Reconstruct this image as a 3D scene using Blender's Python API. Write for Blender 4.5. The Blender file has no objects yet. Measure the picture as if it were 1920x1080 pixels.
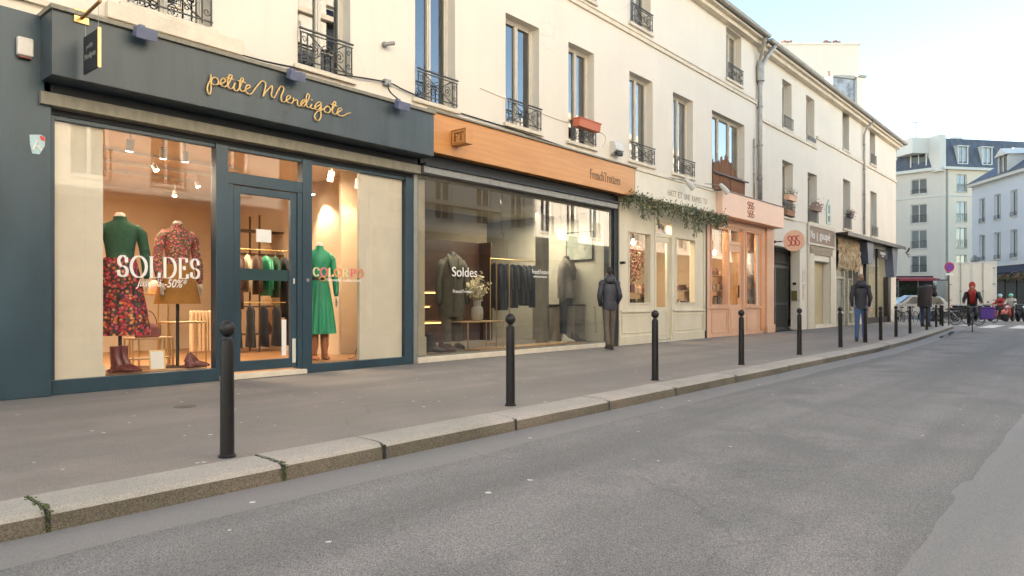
import bpy, bmesh, math, random
from mathutils import Vector, Matrix
R = math.radians
rnd = random.Random(7)
SC = bpy.context.scene
COL = SC.collection

# ------------------------------------------------------------------ camera, sky, sun, exposure
CAM_D, CAM_H, FPX, YAW, HORY = 9.1, 1.05, 1316.0, R(40.5), 567.0
cd = bpy.data.cameras.new("camera")
cam = bpy.data.objects.new("camera", cd); COL.objects.link(cam)
cam.location = (0, -CAM_D, CAM_H)
cam.rotation_euler = (R(90), 0, YAW - R(90))
cd.sensor_width = 36.0
cd.lens = 36.0 * FPX / 1920.0
cd.shift_y = (HORY - 540.0) / 1920.0
cd.clip_start = 0.05; cd.clip_end = 2000
SC.camera = cam

SUN_AZ = Vector((-0.6, 0.8)).normalized()     # horizontal direction towards the sun
SUN_EL = R(17)
w = bpy.data.worlds.new("World"); SC.world = w; w.use_nodes = True
nt = w.node_tree
sky = nt.nodes.new("ShaderNodeTexSky"); sky.sky_type = 'NISHITA'; sky.sun_disc = False
sky.sun_elevation = SUN_EL
sky.sun_rotation = math.atan2(SUN_AZ.x, SUN_AZ.y)
sky.air_density = 1.0; sky.dust_density = 0.35; sky.ozone_density = 1.0
wb = nt.nodes.new("ShaderNodeMix"); wb.data_type = 'RGBA'; wb.blend_type = 'MULTIPLY'; wb.inputs[0].default_value = 1.0
wb.inputs[7].default_value = (1.0, 0.965, 0.915, 1)      # camera white balance for open shade
nt.links.new(sky.outputs[0], wb.inputs[6]); nt.links.new(wb.outputs[2], nt.nodes["Background"].inputs[0])
nt.nodes["Background"].inputs[1].default_value = 0.10
sd = bpy.data.lights.new("sun", 'SUN'); sd.energy = 5.0; sd.angle = R(0.5); sd.color = (1.0, 0.90, 0.76)
sun = bpy.data.objects.new("sun", sd); COL.objects.link(sun)
sdir = Vector((SUN_AZ.x*math.cos(SUN_EL), SUN_AZ.y*math.cos(SUN_EL), math.sin(SUN_EL)))
sun.rotation_euler = sdir.to_track_quat('Z', 'Y').to_euler()
sun.location = (0, 0, 40)
SC.view_settings.view_transform = 'Standard'
SC.view_settings.look = 'None'
SC.view_settings.gamma = 1.0
SC.view_settings.exposure = 2.58
SC.render.engine = 'CYCLES'
SC.cycles.max_bounces = 8
SC.cycles.diffuse_bounces = 4
SC.cycles.glossy_bounces = 4
SC.cycles.transparent_max_bounces = 12
SC.cycles.sample_clamp_indirect = 6
SC.cycles.use_denoising = True
SC.cycles.caustics_reflective = False
SC.cycles.caustics_refractive = False

# ------------------------------------------------------------------ measuring the photograph
FW = (math.cos(YAW), math.sin(YAW)); RT = (math.sin(YAW), -math.cos(YAW))
def at(px, py, y=0.0):
    """point of the plane Y=y seen at a pixel of the 1920x1080 photograph"""
    l = (px-960)/FPX
    d = (y+CAM_D)/(FW[1]+l*RT[1])
    return Vector((d*(FW[0]+l*RT[0]), y, CAM_H+(HORY-py)/FPX*d))
def deep(px, d, z=0.0):
    """point at depth d along the view, at a pixel column"""
    l = (px-960)/FPX
    return Vector((d*(FW[0]+l*RT[0]), d*(FW[1]+l*RT[1])-CAM_D, z))

# ------------------------------------------------------------------ materials
MATS = {}
def mat(name, col, rough=0.6, var=0.0, vscale=3.0, bump=0.0, bscale=40.0, metal=0.0, spec=0.5, emit=None, estr=1.0, stretch=None, coat=0.0, col2=None):
    if name in MATS: return MATS[name]
    m = bpy.data.materials.new(name); m.use_nodes = True
    N = m.node_tree.nodes; L = m.node_tree.links
    b = N["Principled BSDF"]
    b.inputs["Roughness"].default_value = rough
    b.inputs["Metallic"].default_value = metal
    b.inputs["Specular IOR Level"].default_value = spec
    b.inputs["Coat Weight"].default_value = coat
    c = (*col, 1)
    b.inputs["Base Color"].default_value = c
    tc = N.new("ShaderNodeTexCoord")
    mp = N.new("ShaderNodeMapping"); L.new(tc.outputs["Object"], mp.inputs[0])
    if stretch: mp.inputs["Scale"].default_value = stretch
    if var > 0:
        nz = N.new("ShaderNodeTexNoise"); nz.inputs["Scale"].default_value = vscale; nz.inputs["Detail"].default_value = 6
        nz.inputs["Roughness"].default_value = 0.65
        L.new(mp.outputs[0], nz.inputs["Vector"])
        rp = N.new("ShaderNodeValToRGB")
        rp.color_ramp.elements[0].position = 0.3; rp.color_ramp.elements[1].position = 0.72
        lo = col2 if col2 else tuple(max(0, x*(1-var)) for x in col)
        hi = tuple(min(1, x*(1+var*0.6)) for x in col)
        rp.color_ramp.elements[0].color = (*lo, 1); rp.color_ramp.elements[1].color = (*hi, 1)
        L.new(nz.outputs["Fac"], rp.inputs[0]); L.new(rp.outputs[0], b.inputs["Base Color"])
        rr = N.new("ShaderNodeMapRange"); rr.inputs[3].default_value = max(0.02, rough-0.08); rr.inputs[4].default_value = min(1, rough+0.1)
        L.new(nz.outputs["Fac"], rr.inputs[0]); L.new(rr.outputs[0], b.inputs["Roughness"])
    if bump > 0:
        n2 = N.new("ShaderNodeTexNoise"); n2.inputs["Scale"].default_value = bscale; n2.inputs["Detail"].default_value = 4
        L.new(tc.outputs["Object"], n2.inputs["Vector"])
        bp = N.new("ShaderNodeBump"); bp.inputs["Strength"].default_value = bump; bp.inputs["Distance"].default_value = 0.02
        L.new(n2.outputs["Fac"], bp.inputs["Height"]); L.new(bp.outputs[0], b.inputs["Normal"])
    if emit:
        b.inputs["Emission Color"].default_value = (*emit, 1); b.inputs["Emission Strength"].default_value = estr
    MATS[name] = m
    return m

def mixc(N, L, a, b, fac, mode='MIX'):
    n = N.new("ShaderNodeMix"); n.data_type = 'RGBA'; n.blend_type = mode
    for i, v in ((0, fac), (6, a), (7, b)):
        if hasattr(v, "links"): L.new(v, n.inputs[i])
        elif i == 0: n.inputs[0].default_value = v
        else: n.inputs[i].default_value = (*v, 1)
    return n.outputs[2]
def noise(N, L, vec, scale, detail=5, rough=0.6):
    n = N.new("ShaderNodeTexNoise"); n.inputs["Scale"].default_value = scale; n.inputs["Detail"].default_value = detail
    n.inputs["Roughness"].default_value = rough
    L.new(vec, n.inputs["Vector"]); return n.outputs["Fac"]
def ramp(N, L, v, p0, p1, c0=(0,0,0), c1=(1,1,1)):
    r = N.new("ShaderNodeValToRGB"); r.color_ramp.elements[0].position = p0; r.color_ramp.elements[1].position = p1
    r.color_ramp.elements[0].color = (*c0, 1); r.color_ramp.elements[1].color = (*c1, 1)
    L.new(v, r.inputs[0]); return r.outputs[0]
def mapped(N, L, scale=(1,1,1)):
    tc = N.new("ShaderNodeTexCoord"); mp = N.new("ShaderNodeMapping"); mp.inputs["Scale"].default_value = scale
    L.new(tc.outputs["Object"], mp.inputs[0]); return mp.outputs[0]

def asphalt(name, base, speck, dots=0.5, fine=220, grain=0.9, patch=0.25, rough=0.85, tint=(1.03,0.985,1.0)):
    m = bpy.data.materials.new(name); m.use_nodes = True; MATS[name] = m
    N = m.node_tree.nodes; L = m.node_tree.links; b = N["Principled BSDF"]
    v = mapped(N, L)
    big = ramp(N, L, noise(N, L, v, 0.45, 4), 0.35, 0.68)
    c0 = tuple(x*(1-patch) for x in base)
    c = mixc(N, L, c0, base, big)
    c = mixc(N, L, c, tuple(base[i]*tint[i] for i in range(3)), ramp(N, L, noise(N, L, v, 1.3, 3), 0.45, 0.6))
    # polished lanes, stains and a few cracks
    lane = ramp(N, L, noise(N, L, mapped(N, L, (0.05, 1.1, 1)), 1.0, 3), 0.42, 0.62)
    c = mixc(N, L, c, tuple(x*(1-patch*0.9) for x in base), lane)
    st = N.new("ShaderNodeMath"); st.operation = 'MULTIPLY'; L.new(ramp(N, L, noise(N, L, v, 2.6, 6, 0.75), 0.60, 0.75), st.inputs[0]); st.inputs[1].default_value = min(0.6, patch*2.2)
    c = mixc(N, L, c, tuple(x*0.55 for x in base), st.outputs[0])
    wp = N.new("ShaderNodeMix"); wp.data_type = 'VECTOR'; wp.inputs[0].default_value = 0.35
    nn = N.new("ShaderNodeTexNoise"); nn.inputs["Scale"].default_value = 2.0; nn.inputs["Detail"].default_value = 5; L.new(v, nn.inputs["Vector"]); L.new(v, wp.inputs[4]); L.new(nn.outputs["Color"], wp.inputs[5])
    cr = N.new("ShaderNodeTexVoronoi"); cr.feature = 'DISTANCE_TO_EDGE'; cr.inputs["Scale"].default_value = 0.55; L.new(wp.outputs[1], cr.inputs["Vector"])
    ck = ramp(N, L, cr.outputs["Distance"], 0.0, 0.005, (1,1,1), (0,0,0)); msk = ramp(N, L, noise(N, L, v, 0.35, 2), 0.5, 0.56)
    mm = N.new("ShaderNodeMath"); mm.operation = 'MULTIPLY'; L.new(ck, mm.inputs[0]); L.new(msk, mm.inputs[1]); m5 = N.new("ShaderNodeMath"); m5.operation = 'MULTIPLY'; L.new(mm.outputs[0], m5.inputs[0]); m5.inputs[1].default_value = 0.32
    c = mixc(N, L, c, tuple(x*0.35 for x in base), m5.outputs[0])
    # aggregate grains
    vo = N.new("ShaderNodeTexVoronoi"); vo.inputs["Scale"].default_value = fine; L.new(v, vo.inputs["Vector"])
    sx = N.new("ShaderNodeSeparateColor"); L.new(vo.outputs["Color"], sx.inputs[0])
    g = ramp(N, L, sx.outputs[0], 0.05, 0.95, tuple([1-grain*0.75]*3), tuple([1+grain*0.75]*3))
    mx = N.new("ShaderNodeMix"); mx.data_type = 'RGBA'; mx.blend_type = 'MULTIPLY'; mx.inputs[0].default_value = 1; mx.clamp_result = False
    L.new(c, mx.inputs[6]); L.new(g, mx.inputs[7]); c = mx.outputs[2]
    # trodden gum and pale spots
    if dots > 0:
        sc = mapped(N, L, (1, 1, 0.01))
        v2 = N.new("ShaderNodeTexVoronoi"); v2.inputs["Scale"].default_value = 5.5; L.new(sc, v2.inputs["Vector"])
        s2 = N.new("ShaderNodeSeparateColor"); L.new(v2.outputs["Color"], s2.inputs[0])
        rad = N.new("ShaderNodeMapRange"); rad.inputs[1].default_value = 1-dots*0.5; rad.inputs[2].default_value = 1.0
        rad.inputs[3].default_value = 0.0; rad.inputs[4].default_value = 0.12; rad.inputs[3].default_value = 0.05 if dots else 0
        L.new(s2.outputs[1], rad.inputs[0])
        lt = N.new("ShaderNodeMath"); lt.operation = 'LESS_THAN'; L.new(v2.outputs["Distance"], lt.inputs[0]); L.new(rad.outputs[0], lt.inputs[1])
        ml = N.new("ShaderNodeMath"); ml.operation = 'MULTIPLY'; gt = N.new("ShaderNodeMath"); gt.operation = 'GREATER_THAN'; L.new(s2.outputs[1], gt.inputs[0]); gt.inputs[1].default_value = 1-dots*0.5
        m3 = N.new("ShaderNodeMath"); m3.operation = 'MULTIPLY'; L.new(lt.outputs[0], m3.inputs[0]); L.new(gt.outputs[0], m3.inputs[1])
        L.new(m3.outputs[0], ml.inputs[0]); ml.inputs[1].default_value = 0.85
        c = mixc(N, L, c, speck, ml.outputs[0])
    L.new(c, b.inputs["Base Color"]); b.inputs["Roughness"].default_value = rough
    bp = N.new("ShaderNodeBump"); bp.inputs["Strength"].default_value = 0.5*grain; bp.inputs["Distance"].default_value = 0.006
    L.new(vo.outputs["Distance"], bp.inputs["Height"]); L.new(bp.outputs[0], b.inputs["Normal"])
    return m

def plaster(name, base, streak=0.10, dirt=(0.32,0.28,0.22), dirt_amt=0.35):
    m = bpy.data.materials.new(name); m.use_nodes = True; MATS[name] = m
    N = m.node_tree.nodes; L = m.node_tree.links; b = N["Principled BSDF"]
    v = mapped(N, L)
    c = mixc(N, L, tuple(x*(1-streak*1.2) for x in base), base, ramp(N, L, noise(N, L, v, 0.5, 5), 0.3, 0.7))
    vs = mapped(N, L, (2.2, 2.2, 0.12))
    c = mixc(N, L, c, tuple(x*(1-streak) for x in base), ramp(N, L, noise(N, L, vs, 1.6, 5), 0.5, 0.75))
    v4 = mapped(N, L, (7, 7, 0.22))
    c = mixc(N, L, c, tuple(x*(1-streak*2.2)*k for x, k in zip(base, (1, .97, .93))), ramp(N, L, noise(N, L, v4, 1.1, 6, 0.7), 0.60, 0.80))
    # hairline cracks and patched areas
    wp = N.new("ShaderNodeMix"); wp.data_type = 'VECTOR'; wp.inputs[0].default_value = 0.25
    nn = N.new("ShaderNodeTexNoise"); nn.inputs["Scale"].default_value = 1.4; L.new(v, nn.inputs["Vector"]); L.new(v, wp.inputs[4]); L.new(nn.outputs["Color"], wp.inputs[5])
    cr = N.new("ShaderNodeTexVoronoi"); cr.feature = 'DISTANCE_TO_EDGE'; cr.inputs["Scale"].default_value = 0.9; L.new(wp.outputs[1], cr.inputs["Vector"])
    ck = ramp(N, L, cr.outputs["Distance"], 0.0, 0.006, (1,1,1), (0,0,0)); msk = ramp(N, L, noise(N, L, v, 0.8, 2), 0.52, 0.6)
    mm = N.new("ShaderNodeMath"); mm.operation = 'MULTIPLY'; L.new(ck, mm.inputs[0]); L.new(msk, mm.inputs[1]); m5 = N.new("ShaderNodeMath"); m5.operation = 'MULTIPLY'; L.new(mm.outputs[0], m5.inputs[0]); m5.inputs[1].default_value = 0.22
    c = mixc(N, L, c, (0.30,0.26,0.21), m5.outputs[0])
    fine = ramp(N, L, noise(N, L, v, 9, 6, 0.8), 0.62, 0.78)
    ml = N.new("ShaderNodeMath"); ml.operation = 'MULTIPLY'; L.new(fine, ml.inputs[0]); ml.inputs[1].default_value = dirt_amt
    c = mixc(N, L, c, dirt, ml.outputs[0])
    L.new(c, b.inputs["Base Color"]); b.inputs["Roughness"].default_value = 0.9
    bp = N.new("ShaderNodeBump"); bp.inputs["Strength"].default_value = 0.25; bp.inputs["Distance"].default_value = 0.01
    L.new(noise(N, L, v, 60, 5, 0.7), bp.inputs["Height"]); L.new(bp.outputs[0], b.inputs["Normal"])
    return m

def glassmat(name, boost=1.6, tint=(1,1,1), base=0.0):
    m = bpy.data.materials.new(name); m.use_nodes = True; MATS[name] = m
    N = m.node_tree.nodes; L = m.node_tree.links
    N.remove(N["Principled BSDF"]); out = N["Material Output"]
    t = N.new("ShaderNodeBsdfTransparent"); t.inputs[0].default_value = (*tint, 1)
    g = N.new("ShaderNodeBsdfGlossy"); g.inputs["Roughness"].default_value = 0.0
    f = N.new("ShaderNodeFresnel"); f.inputs[0].default_value = 1.5
    ma = N.new("ShaderNodeMath"); ma.operation = 'MULTIPLY_ADD'; ma.use_clamp = True
    ma.inputs[1].default_value = boost; ma.inputs[2].default_value = base
    L.new(f.outputs[0], ma.inputs[0])
    ge = N.new("ShaderNodeNewGeometry"); iv = N.new("ShaderNodeMath"); iv.operation = 'SUBTRACT'; iv.inputs[0].default_value = 1.0; L.new(ge.outputs["Backfacing"], iv.inputs[1])
    mb_ = N.new("ShaderNodeMath"); mb_.operation = 'MULTIPLY'; L.new(ma.outputs[0], mb_.inputs[0]); L.new(iv.outputs[0], mb_.inputs[1]); ma = mb_
    x = N.new("ShaderNodeMixShader"); L.new(ma.outputs[0], x.inputs[0]); L.new(t.outputs[0], x.inputs[1]); L.new(g.outputs[0], x.inputs[2])
    L.new(x.outputs[0], out.inputs[0])
    return m

def floral(name, cols, scale=22, ground=(0.03,0.02,0.025)):
    m = bpy.data.materials.new(name); m.use_nodes = True; MATS[name] = m
    N = m.node_tree.nodes; L = m.node_tree.links; b = N["Principled BSDF"]
    v = mapped(N, L)
    vo = N.new("ShaderNodeTexVoronoi"); vo.inputs["Scale"].default_value = scale; L.new(v, vo.inputs["Vector"])
    s = N.new("ShaderNodeSeparateColor"); L.new(vo.outputs["Color"], s.inputs[0])
    r = N.new("ShaderNodeValToRGB"); r.color_ramp.interpolation = 'CONSTANT'
    e = r.color_ramp.elements
    while len(e) < len(cols): e.new(0.5)
    for i, cc in enumerate(cols):
        e[i].position = i/len(cols); e[i].color = (*cc, 1)
    L.new(s.outputs[0], r.inputs[0])
    petal = ramp(N, L, vo.outputs["Distance"], 0.42, 0.62)
    c = mixc(N, L, r.outputs[0], ground, petal)
    L.new(c, b.inputs["Base Color"]); b.inputs["Roughness"].default_value = 0.75
    return m

M = dict(
 wall=plaster("cream_plaster", (0.76,0.70,0.605), 0.075, dirt_amt=0.25),
 wall2=plaster("cream_plaster_far", (0.75,0.69,0.59), 0.08, dirt_amt=0.28),
 stone=mat("cream_stone", (0.70,0.62,0.50), 0.85, 0.15, 4, 0.3, 50),
 navy=mat("navy_paint", (0.030,0.060,0.082), 0.30, 0.30, 1.5, 0.12, 90, stretch=(1,1,0.35)),
 fascia=mat("navy_fascia_paint", (0.052,0.072,0.084), 0.38, 0.28, 1.2, 0.10, 60, stretch=(3,1,0.3)),
 navyd=mat("navy_dark", (0.012,0.016,0.02), 0.6),
 beam=mat("grey_green_beam", (0.22,0.205,0.16), 0.6, 0.25, 4, 0.1, 40, stretch=(3,1,1)),
 panel=mat("cream_panel", (0.62,0.56,0.44), 0.7, 0.08, 3, 0.05, 30),
 white=mat("white_paint", (0.72,0.70,0.64), 0.45, 0.06, 5),
 whiteb=mat("white_window_paint", (0.62,0.58,0.50), 0.5, 0.1, 6),
 gold=mat("gold_rope", (0.75,0.50,0.20), 0.35, 0.2, 60, 0.4, 160, metal=0.55),
 goldm=mat("brass", (0.70,0.48,0.20), 0.3, 0.1, 20, metal=0.9),
 ply=None,
 iron=mat("wrought_iron", (0.065,0.064,0.062), 0.55, 0.4, 12, 0.2, 80),
 bollard=mat("bollard_paint", (0.011,0.0095,0.010), 0.42, 0.5, 7, 0.15, 70, stretch=(1,1,0.4), spec=0.35),
 zinc=mat("zinc", (0.36,0.35,0.32), 0.5, 0.3, 6, 0.1, 30, metal=0.3),
 roof=mat("slate_roof", (0.16,0.155,0.15), 0.7, 0.3, 6),
 slate=mat("blue_slate", (0.105,0.115,0.14), 0.6, 0.45, 1.2, 0.2, 20, stretch=(2,2,0.4)),
 terracotta=mat("terracotta", (0.36,0.19,0.12), 0.8, 0.2, 10),
 orange=mat("orange_planter_plastic", (0.52,0.14,0.07), 0.5, 0.1, 10),
 creamp=mat("cream_wood_paint", (0.70,0.63,0.48), 0.55, 0.10, 2.5, 0.08, 25, stretch=(1,1,0.4)),
 creampd=mat("cream_wood_fascia", (0.77,0.71,0.58), 0.6, 0.10, 1.2, 0.05, 25),
 pink=mat("salmon_paint", (0.74,0.44,0.28), 0.55, 0.10, 2.5, 0.06, 25, stretch=(1,1,0.4)),
 pinkd=mat("dark_pink_letters", (0.38,0.15,0.10), 0.6),
 black=mat("matt_black", (0.014,0.014,0.015), 0.6, 0.3, 20),
 blackm=mat("black_metal", (0.03,0.025,0.022), 0.4, metal=0.3),
 grey=mat("grey_metal", (0.28,0.28,0.27), 0.5, 0.15, 10, metal=0.4),
 plasticw=mat("white_plastic", (0.62,0.60,0.55), 0.4, 0.1, 10),
 room1=mat("warm_shop_wall", (0.60,0.47,0.33), 0.85, 0.08, 1.5),
 room1c=mat("warm_shop_ceiling", (0.62,0.50,0.38), 0.85, 0.05, 1.5),
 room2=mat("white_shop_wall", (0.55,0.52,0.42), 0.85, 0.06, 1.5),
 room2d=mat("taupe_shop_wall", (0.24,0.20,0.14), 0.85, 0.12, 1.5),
 wood=mat("oak_floor", (0.30,0.15,0.06), 0.45, 0.3, 3, 0.1, 30, stretch=(1,8,1)),
 woodl=mat("pale_oak", (0.55,0.36,0.18), 0.5, 0.25, 6, 0.1, 30, stretch=(8,1,1)),
 woodd=mat("dark_walnut", (0.07,0.035,0.02), 0.4, 0.4, 6, stretch=(1,6,1)),
 greyfl=mat("grey_shop_floor", (0.22,0.20,0.17), 0.6, 0.2, 3),
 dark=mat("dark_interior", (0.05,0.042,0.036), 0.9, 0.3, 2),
 curtain=mat("net_curtain", (0.62,0.58,0.52), 0.9, 0.12, 7, stretch=(6,1,0.3)),
 curtaing=mat("grey_curtain", (0.26,0.25,0.23), 0.9, 0.25, 7, stretch=(6,1,0.3)),
 skin=mat("skin", (0.50,0.28,0.19), 0.5, 0.08, 20),
 hairb=mat("brown_hair", (0.16,0.09,0.05), 0.7, 0.3, 60, 0.5, 150),
 haird=mat("dark_hair", (0.03,0.022,0.018), 0.7, 0.3, 60, 0.5, 150),
 hairg=mat("sandy_hair", (0.26,0.17,0.10), 0.7, 0.3, 60, 0.5, 150),
 puffer=mat("grey_blue_puffer", (0.034,0.036,0.050), 0.5, 0.3, 18, 0.4, 50),
 navyj=mat("dark_navy_jacket", (0.028,0.027,0.036), 0.7, 0.3, 18, 0.3, 50),
 browncoat=mat("dark_brown_coat", (0.035,0.024,0.022), 0.7, 0.3, 18, 0.3, 50),
 jeans=mat("blue_jeans", (0.075,0.14,0.28), 0.8, 0.35, 14, 0.3, 80),
 jeansd=mat("dark_blue_jeans", (0.035,0.055,0.11), 0.8, 0.35, 14, 0.3, 80),
 trous=mat("grey_brown_trousers", (0.13,0.105,0.08), 0.8, 0.25, 14, 0.3, 80),
 shoe=mat("dark_shoe", (0.03,0.025,0.022), 0.5, 0.2, 30),
 redhood=mat("red_hood_fabric", (0.42,0.035,0.025), 0.7, 0.2, 20),
 purple=mat("purple_bag_fabric", (0.12,0.045,0.28), 0.6, 0.15, 10),
 rubber=mat("rubber", (0.02,0.02,0.02), 0.8),
 mannskin=mat("pale_mannequin", (0.70,0.60,0.48), 0.5),
 greenknit=mat("dark_green_knit", (0.035,0.10,0.055), 0.85, 0.25, 30, 0.3, 100),
 jade=mat("jade_green_silk", (0.02,0.30,0.15), 0.45, 0.25, 5, stretch=(4,4,0.5)),
 camel=mat("camel_suede", (0.40,0.17,0.025), 0.75, 0.25, 8),
 tanboot=mat("tan_suede_boot", (0.33,0.12,0.04), 0.7, 0.2, 12),
 oxblood=mat("oxblood_leather", (0.15,0.03,0.025), 0.35, 0.2, 12),
 rosebag=mat("rose_leather", (0.24,0.085,0.085), 0.5, 0.2, 12),
 creambag=mat("cream_leather", (0.70,0.52,0.33), 0.5, 0.1, 12),
 creamknit=mat("cream_knit", (0.62,0.50,0.34), 0.9, 0.15, 20, 0.3, 100),
 rust=mat("rust_orange_leather", (0.55,0.15,0.03), 0.5, 0.2, 12),
 brownfab=mat("brown_fabric", (0.09,0.045,0.03), 0.85, 0.3, 12),
 greyfab=mat("charcoal_fabric", (0.035,0.036,0.04), 0.85, 0.3, 12),
 coatg=mat("grey_green_wool_coat", (0.105,0.10,0.075), 0.9, 0.35, 16, 0.3, 80),
 coatb=mat("light_taupe_wool", (0.20,0.18,0.15), 0.9, 0.3, 16),
 navyfab=mat("navy_cloth", (0.016,0.020,0.030), 0.85, 0.3, 12),
 ceramic=mat("stone_ceramic", (0.45,0.43,0.38), 0.7, 0.15, 12, 0.1, 60),
 blossom=mat("dried_cream_blossom", (0.72,0.66,0.46), 0.9, 0.2, 30),
 leafd=mat("dark_garland_leaf", (0.055,0.075,0.032), 0.6, 0.5, 8),
 leafm=mat("olive_garland_leaf", (0.17,0.18,0.085), 0.6, 0.4, 8),
 leafl=mat("silvery_leaf", (0.32,0.33,0.22), 0.6, 0.3, 8),
 pinkfl=mat("pink_petals", (0.55,0.06,0.16), 0.6, 0.2, 20),
 reed=mat("brown_reed", (0.24,0.12,0.07), 0.85, 0.4, 5, 0.3, 40, stretch=(18,1,0.2)),
 brownsign=mat("brown_painted_sign", (0.30,0.22,0.17), 0.8, 0.2, 5),
 brownsign2=mat("taupe_painted_sign", (0.34,0.27,0.19), 0.8, 0.3, 9),
 cobble=None,
 gatem=mat("dark_green_gate", (0.055,0.06,0.055), 0.5, 0.2, 6),
 gateg=mat("grey_green_frosted_glass", (0.14,0.15,0.13), 0.35, 0.2, 4),
 brassd=mat("old_brass_box", (0.22,0.18,0.06), 0.45, 0.2, 12, metal=0.5),
 bluep=plaster("pale_blue_plaster", (0.69,0.69,0.70), 0.06, dirt_amt=0.05),
 farcream=plaster("far_cream_render", (0.85,0.72,0.55), 0.05, dirt_amt=0.05),
 fargrey=plaster("far_shade_grey_render", (0.74,0.65,0.53), 0.05, dirt_amt=0.05),  # shaded tone of the corner block's cream, reused on the hoarding
 farwhite=plaster("far_white_render", (0.76,0.71,0.62), 0.04, dirt_amt=0.05),
 navyawn=mat("navy_awning_cloth", (0.02,0.022,0.045), 0.8, 0.3, 8),
 redawn=mat("red_awning_cloth", (0.40,0.06,0.06), 0.8, 0.2, 6),
 truckw=mat("lorry_white_panel", (0.74,0.68,0.56), 0.5, 0.06, 2),
 carw=mat("silver_white_car_paint", (0.40,0.39,0.36), 0.25, 0.05, 3, coat=0.6),
 carglass=mat("dark_car_glass", (0.03,0.035,0.04), 0.08),
 redsc=mat("red_pink_scooter_paint", (0.62,0.13,0.11), 0.3, 0.1, 6, coat=0.5),
 darksc=mat("dark_motorbike_paint", (0.03,0.03,0.035), 0.3, 0.2, 6, coat=0.4),
 teal=mat("teal_helmet_shell", (0.15,0.50,0.42), 0.3),
 signred=mat("sign_red", (0.55,0.03,0.08), 0.45),
 signblue=mat("sign_violet_blue", (0.16,0.04,0.30), 0.45),
 paintw=mat("road_white_paint", (0.62,0.60,0.56), 0.7, 0.2, 9, 0.2, 60),
 lampon=mat("lamp_lens_on", (0.9,0.8,0.6), 0.4, emit=(1.0,0.82,0.55), estr=9.0),
 warmled=mat("warm_shelf_light", (0.9,0.5,0.2), 0.4, emit=(1.0,0.50,0.14), estr=1.6),
 vinyl=mat("white_vinyl_lettering", (0.80,0.78,0.74), 0.6),
 vinylpk=mat("pink_vinyl_lettering", (0.70,0.15,0.22), 0.6),
 vinylor=mat("orange_vinyl_lettering", (0.75,0.28,0.12), 0.6),
 vinylye=mat("cream_vinyl_lettering", (0.75,0.66,0.38), 0.6),
 paper=mat("white_paper", (0.75,0.73,0.68), 0.7),
 stickerc=mat("pale_cyan_sticker", (0.42,0.58,0.60), 0.6, 0.2, 60),
 stickerr=mat("red_sticker_ink", (0.55,0.05,0.05), 0.6),
 moss=mat("green_moss", (0.085,0.105,0.035), 0.95, 0.4, 30, 0.6, 90),
 iron2=mat("cast_iron_cover", (0.16,0.13,0.10), 0.7, 0.3, 30, 0.4, 60),
 water=mat("gutter_water", (0.16,0.19,0.22), 0.04, spec=0.9),
 flor1=floral("red_floral_print", [(0.55,0.03,0.04),(0.42,0.02,0.05),(0.60,0.15,0.04),(0.55,0.08,0.14),(0.10,0.09,0.05),(0.65,0.30,0.12)], 26, (0.05,0.03,0.03)),
 flor2=floral("coral_floral_print", [(0.65,0.08,0.06),(0.60,0.16,0.14),(0.70,0.32,0.12),(0.5,0.03,0.06),(0.25,0.16,0.10),(0.72,0.20,0.22)], 40, (0.10,0.08,0.05)),
 jumble=floral("warm_goods_colours", [(0.5,0.2,0.1),(0.6,0.45,0.3),(0.3,0.1,0.05),(0.65,0.5,0.35),(0.45,0.3,0.2)], 12, (0.2,0.1,0.05)),
)
# plywood
def plywood():
    m = bpy.data.materials.new("plywood"); m.use_nodes = True
    N = m.node_tree.nodes; L = m.node_tree.links; b = N["Principled BSDF"]
    v = mapped(N, L, (0.5, 1, 2.2))
    n = noise(N, L, v, 1.5, 3, 0.5)
    wv = N.new("ShaderNodeTexWave"); wv.inputs["Scale"].default_value = 1.3; wv.inputs["Distortion"].default_value = 9; wv.inputs["Detail"].default_value = 4
    wv.bands_direction = 'Z'; L.new(v, wv.inputs["Vector"])
    c = mixc(N, L, (0.56,0.26,0.085), (0.60,0.285,0.095), wv.outputs["Fac"])
    c = mixc(N, L, c, (0.52,0.23,0.07), ramp(N, L, n, 0.5, 0.72))
    L.new(c, b.inputs["Base Color"]); b.inputs["Roughness"].default_value = 0.45
    return m
M['ply'] = plywood()
def oldstone():
    m = bpy.data.materials.new("broken_old_masonry"); m.use_nodes = True
    N = m.node_tree.nodes; L = m.node_tree.links; b = N["Principled BSDF"]
    v = mapped(N, L)
    vo = N.new("ShaderNodeTexVoronoi"); vo.inputs["Scale"].default_value = 5; L.new(v, vo.inputs["Vector"])
    c = mixc(N, L, (0.22,0.13,0.06), (0.56,0.47,0.32), ramp(N, L, noise(N, L, v, 4, 6, 0.8), 0.4, 0.62))
    c = mixc(N, L, c, (0.10,0.07,0.04), ramp(N, L, noise(N, L, v, 2, 5), 0.55, 0.7))
    L.new(c, b.inputs["Base Color"]); b.inputs["Roughness"].default_value = 0.95
    bp = N.new("ShaderNodeBump"); bp.inputs["Strength"].default_value = 1; bp.inputs["Distance"].default_value = 0.05
    L.new(vo.outputs["Distance"], bp.inputs["Height"]); L.new(bp.outputs[0], b.inputs["Normal"])
    return m
M['cobble'] = oldstone()
M['asphalt'] = asphalt("coarse_asphalt", (0.203,0.198,0.188), (0.62,0.60,0.55), dots=0.34, fine=230, grain=0.68, patch=0.30)
M['smooth'] = asphalt("smooth_asphalt", (0.205,0.198,0.188), (0.62,0.60,0.56), dots=0.4, fine=300, grain=0.25, patch=0.12, rough=0.7)
M['patch'] = asphalt('pale_resurfacing', (0.235,0.228,0.216), (0.62,0.60,0.56), dots=0.4, fine=280, grain=0.34, patch=0.25, rough=0.75)
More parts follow.
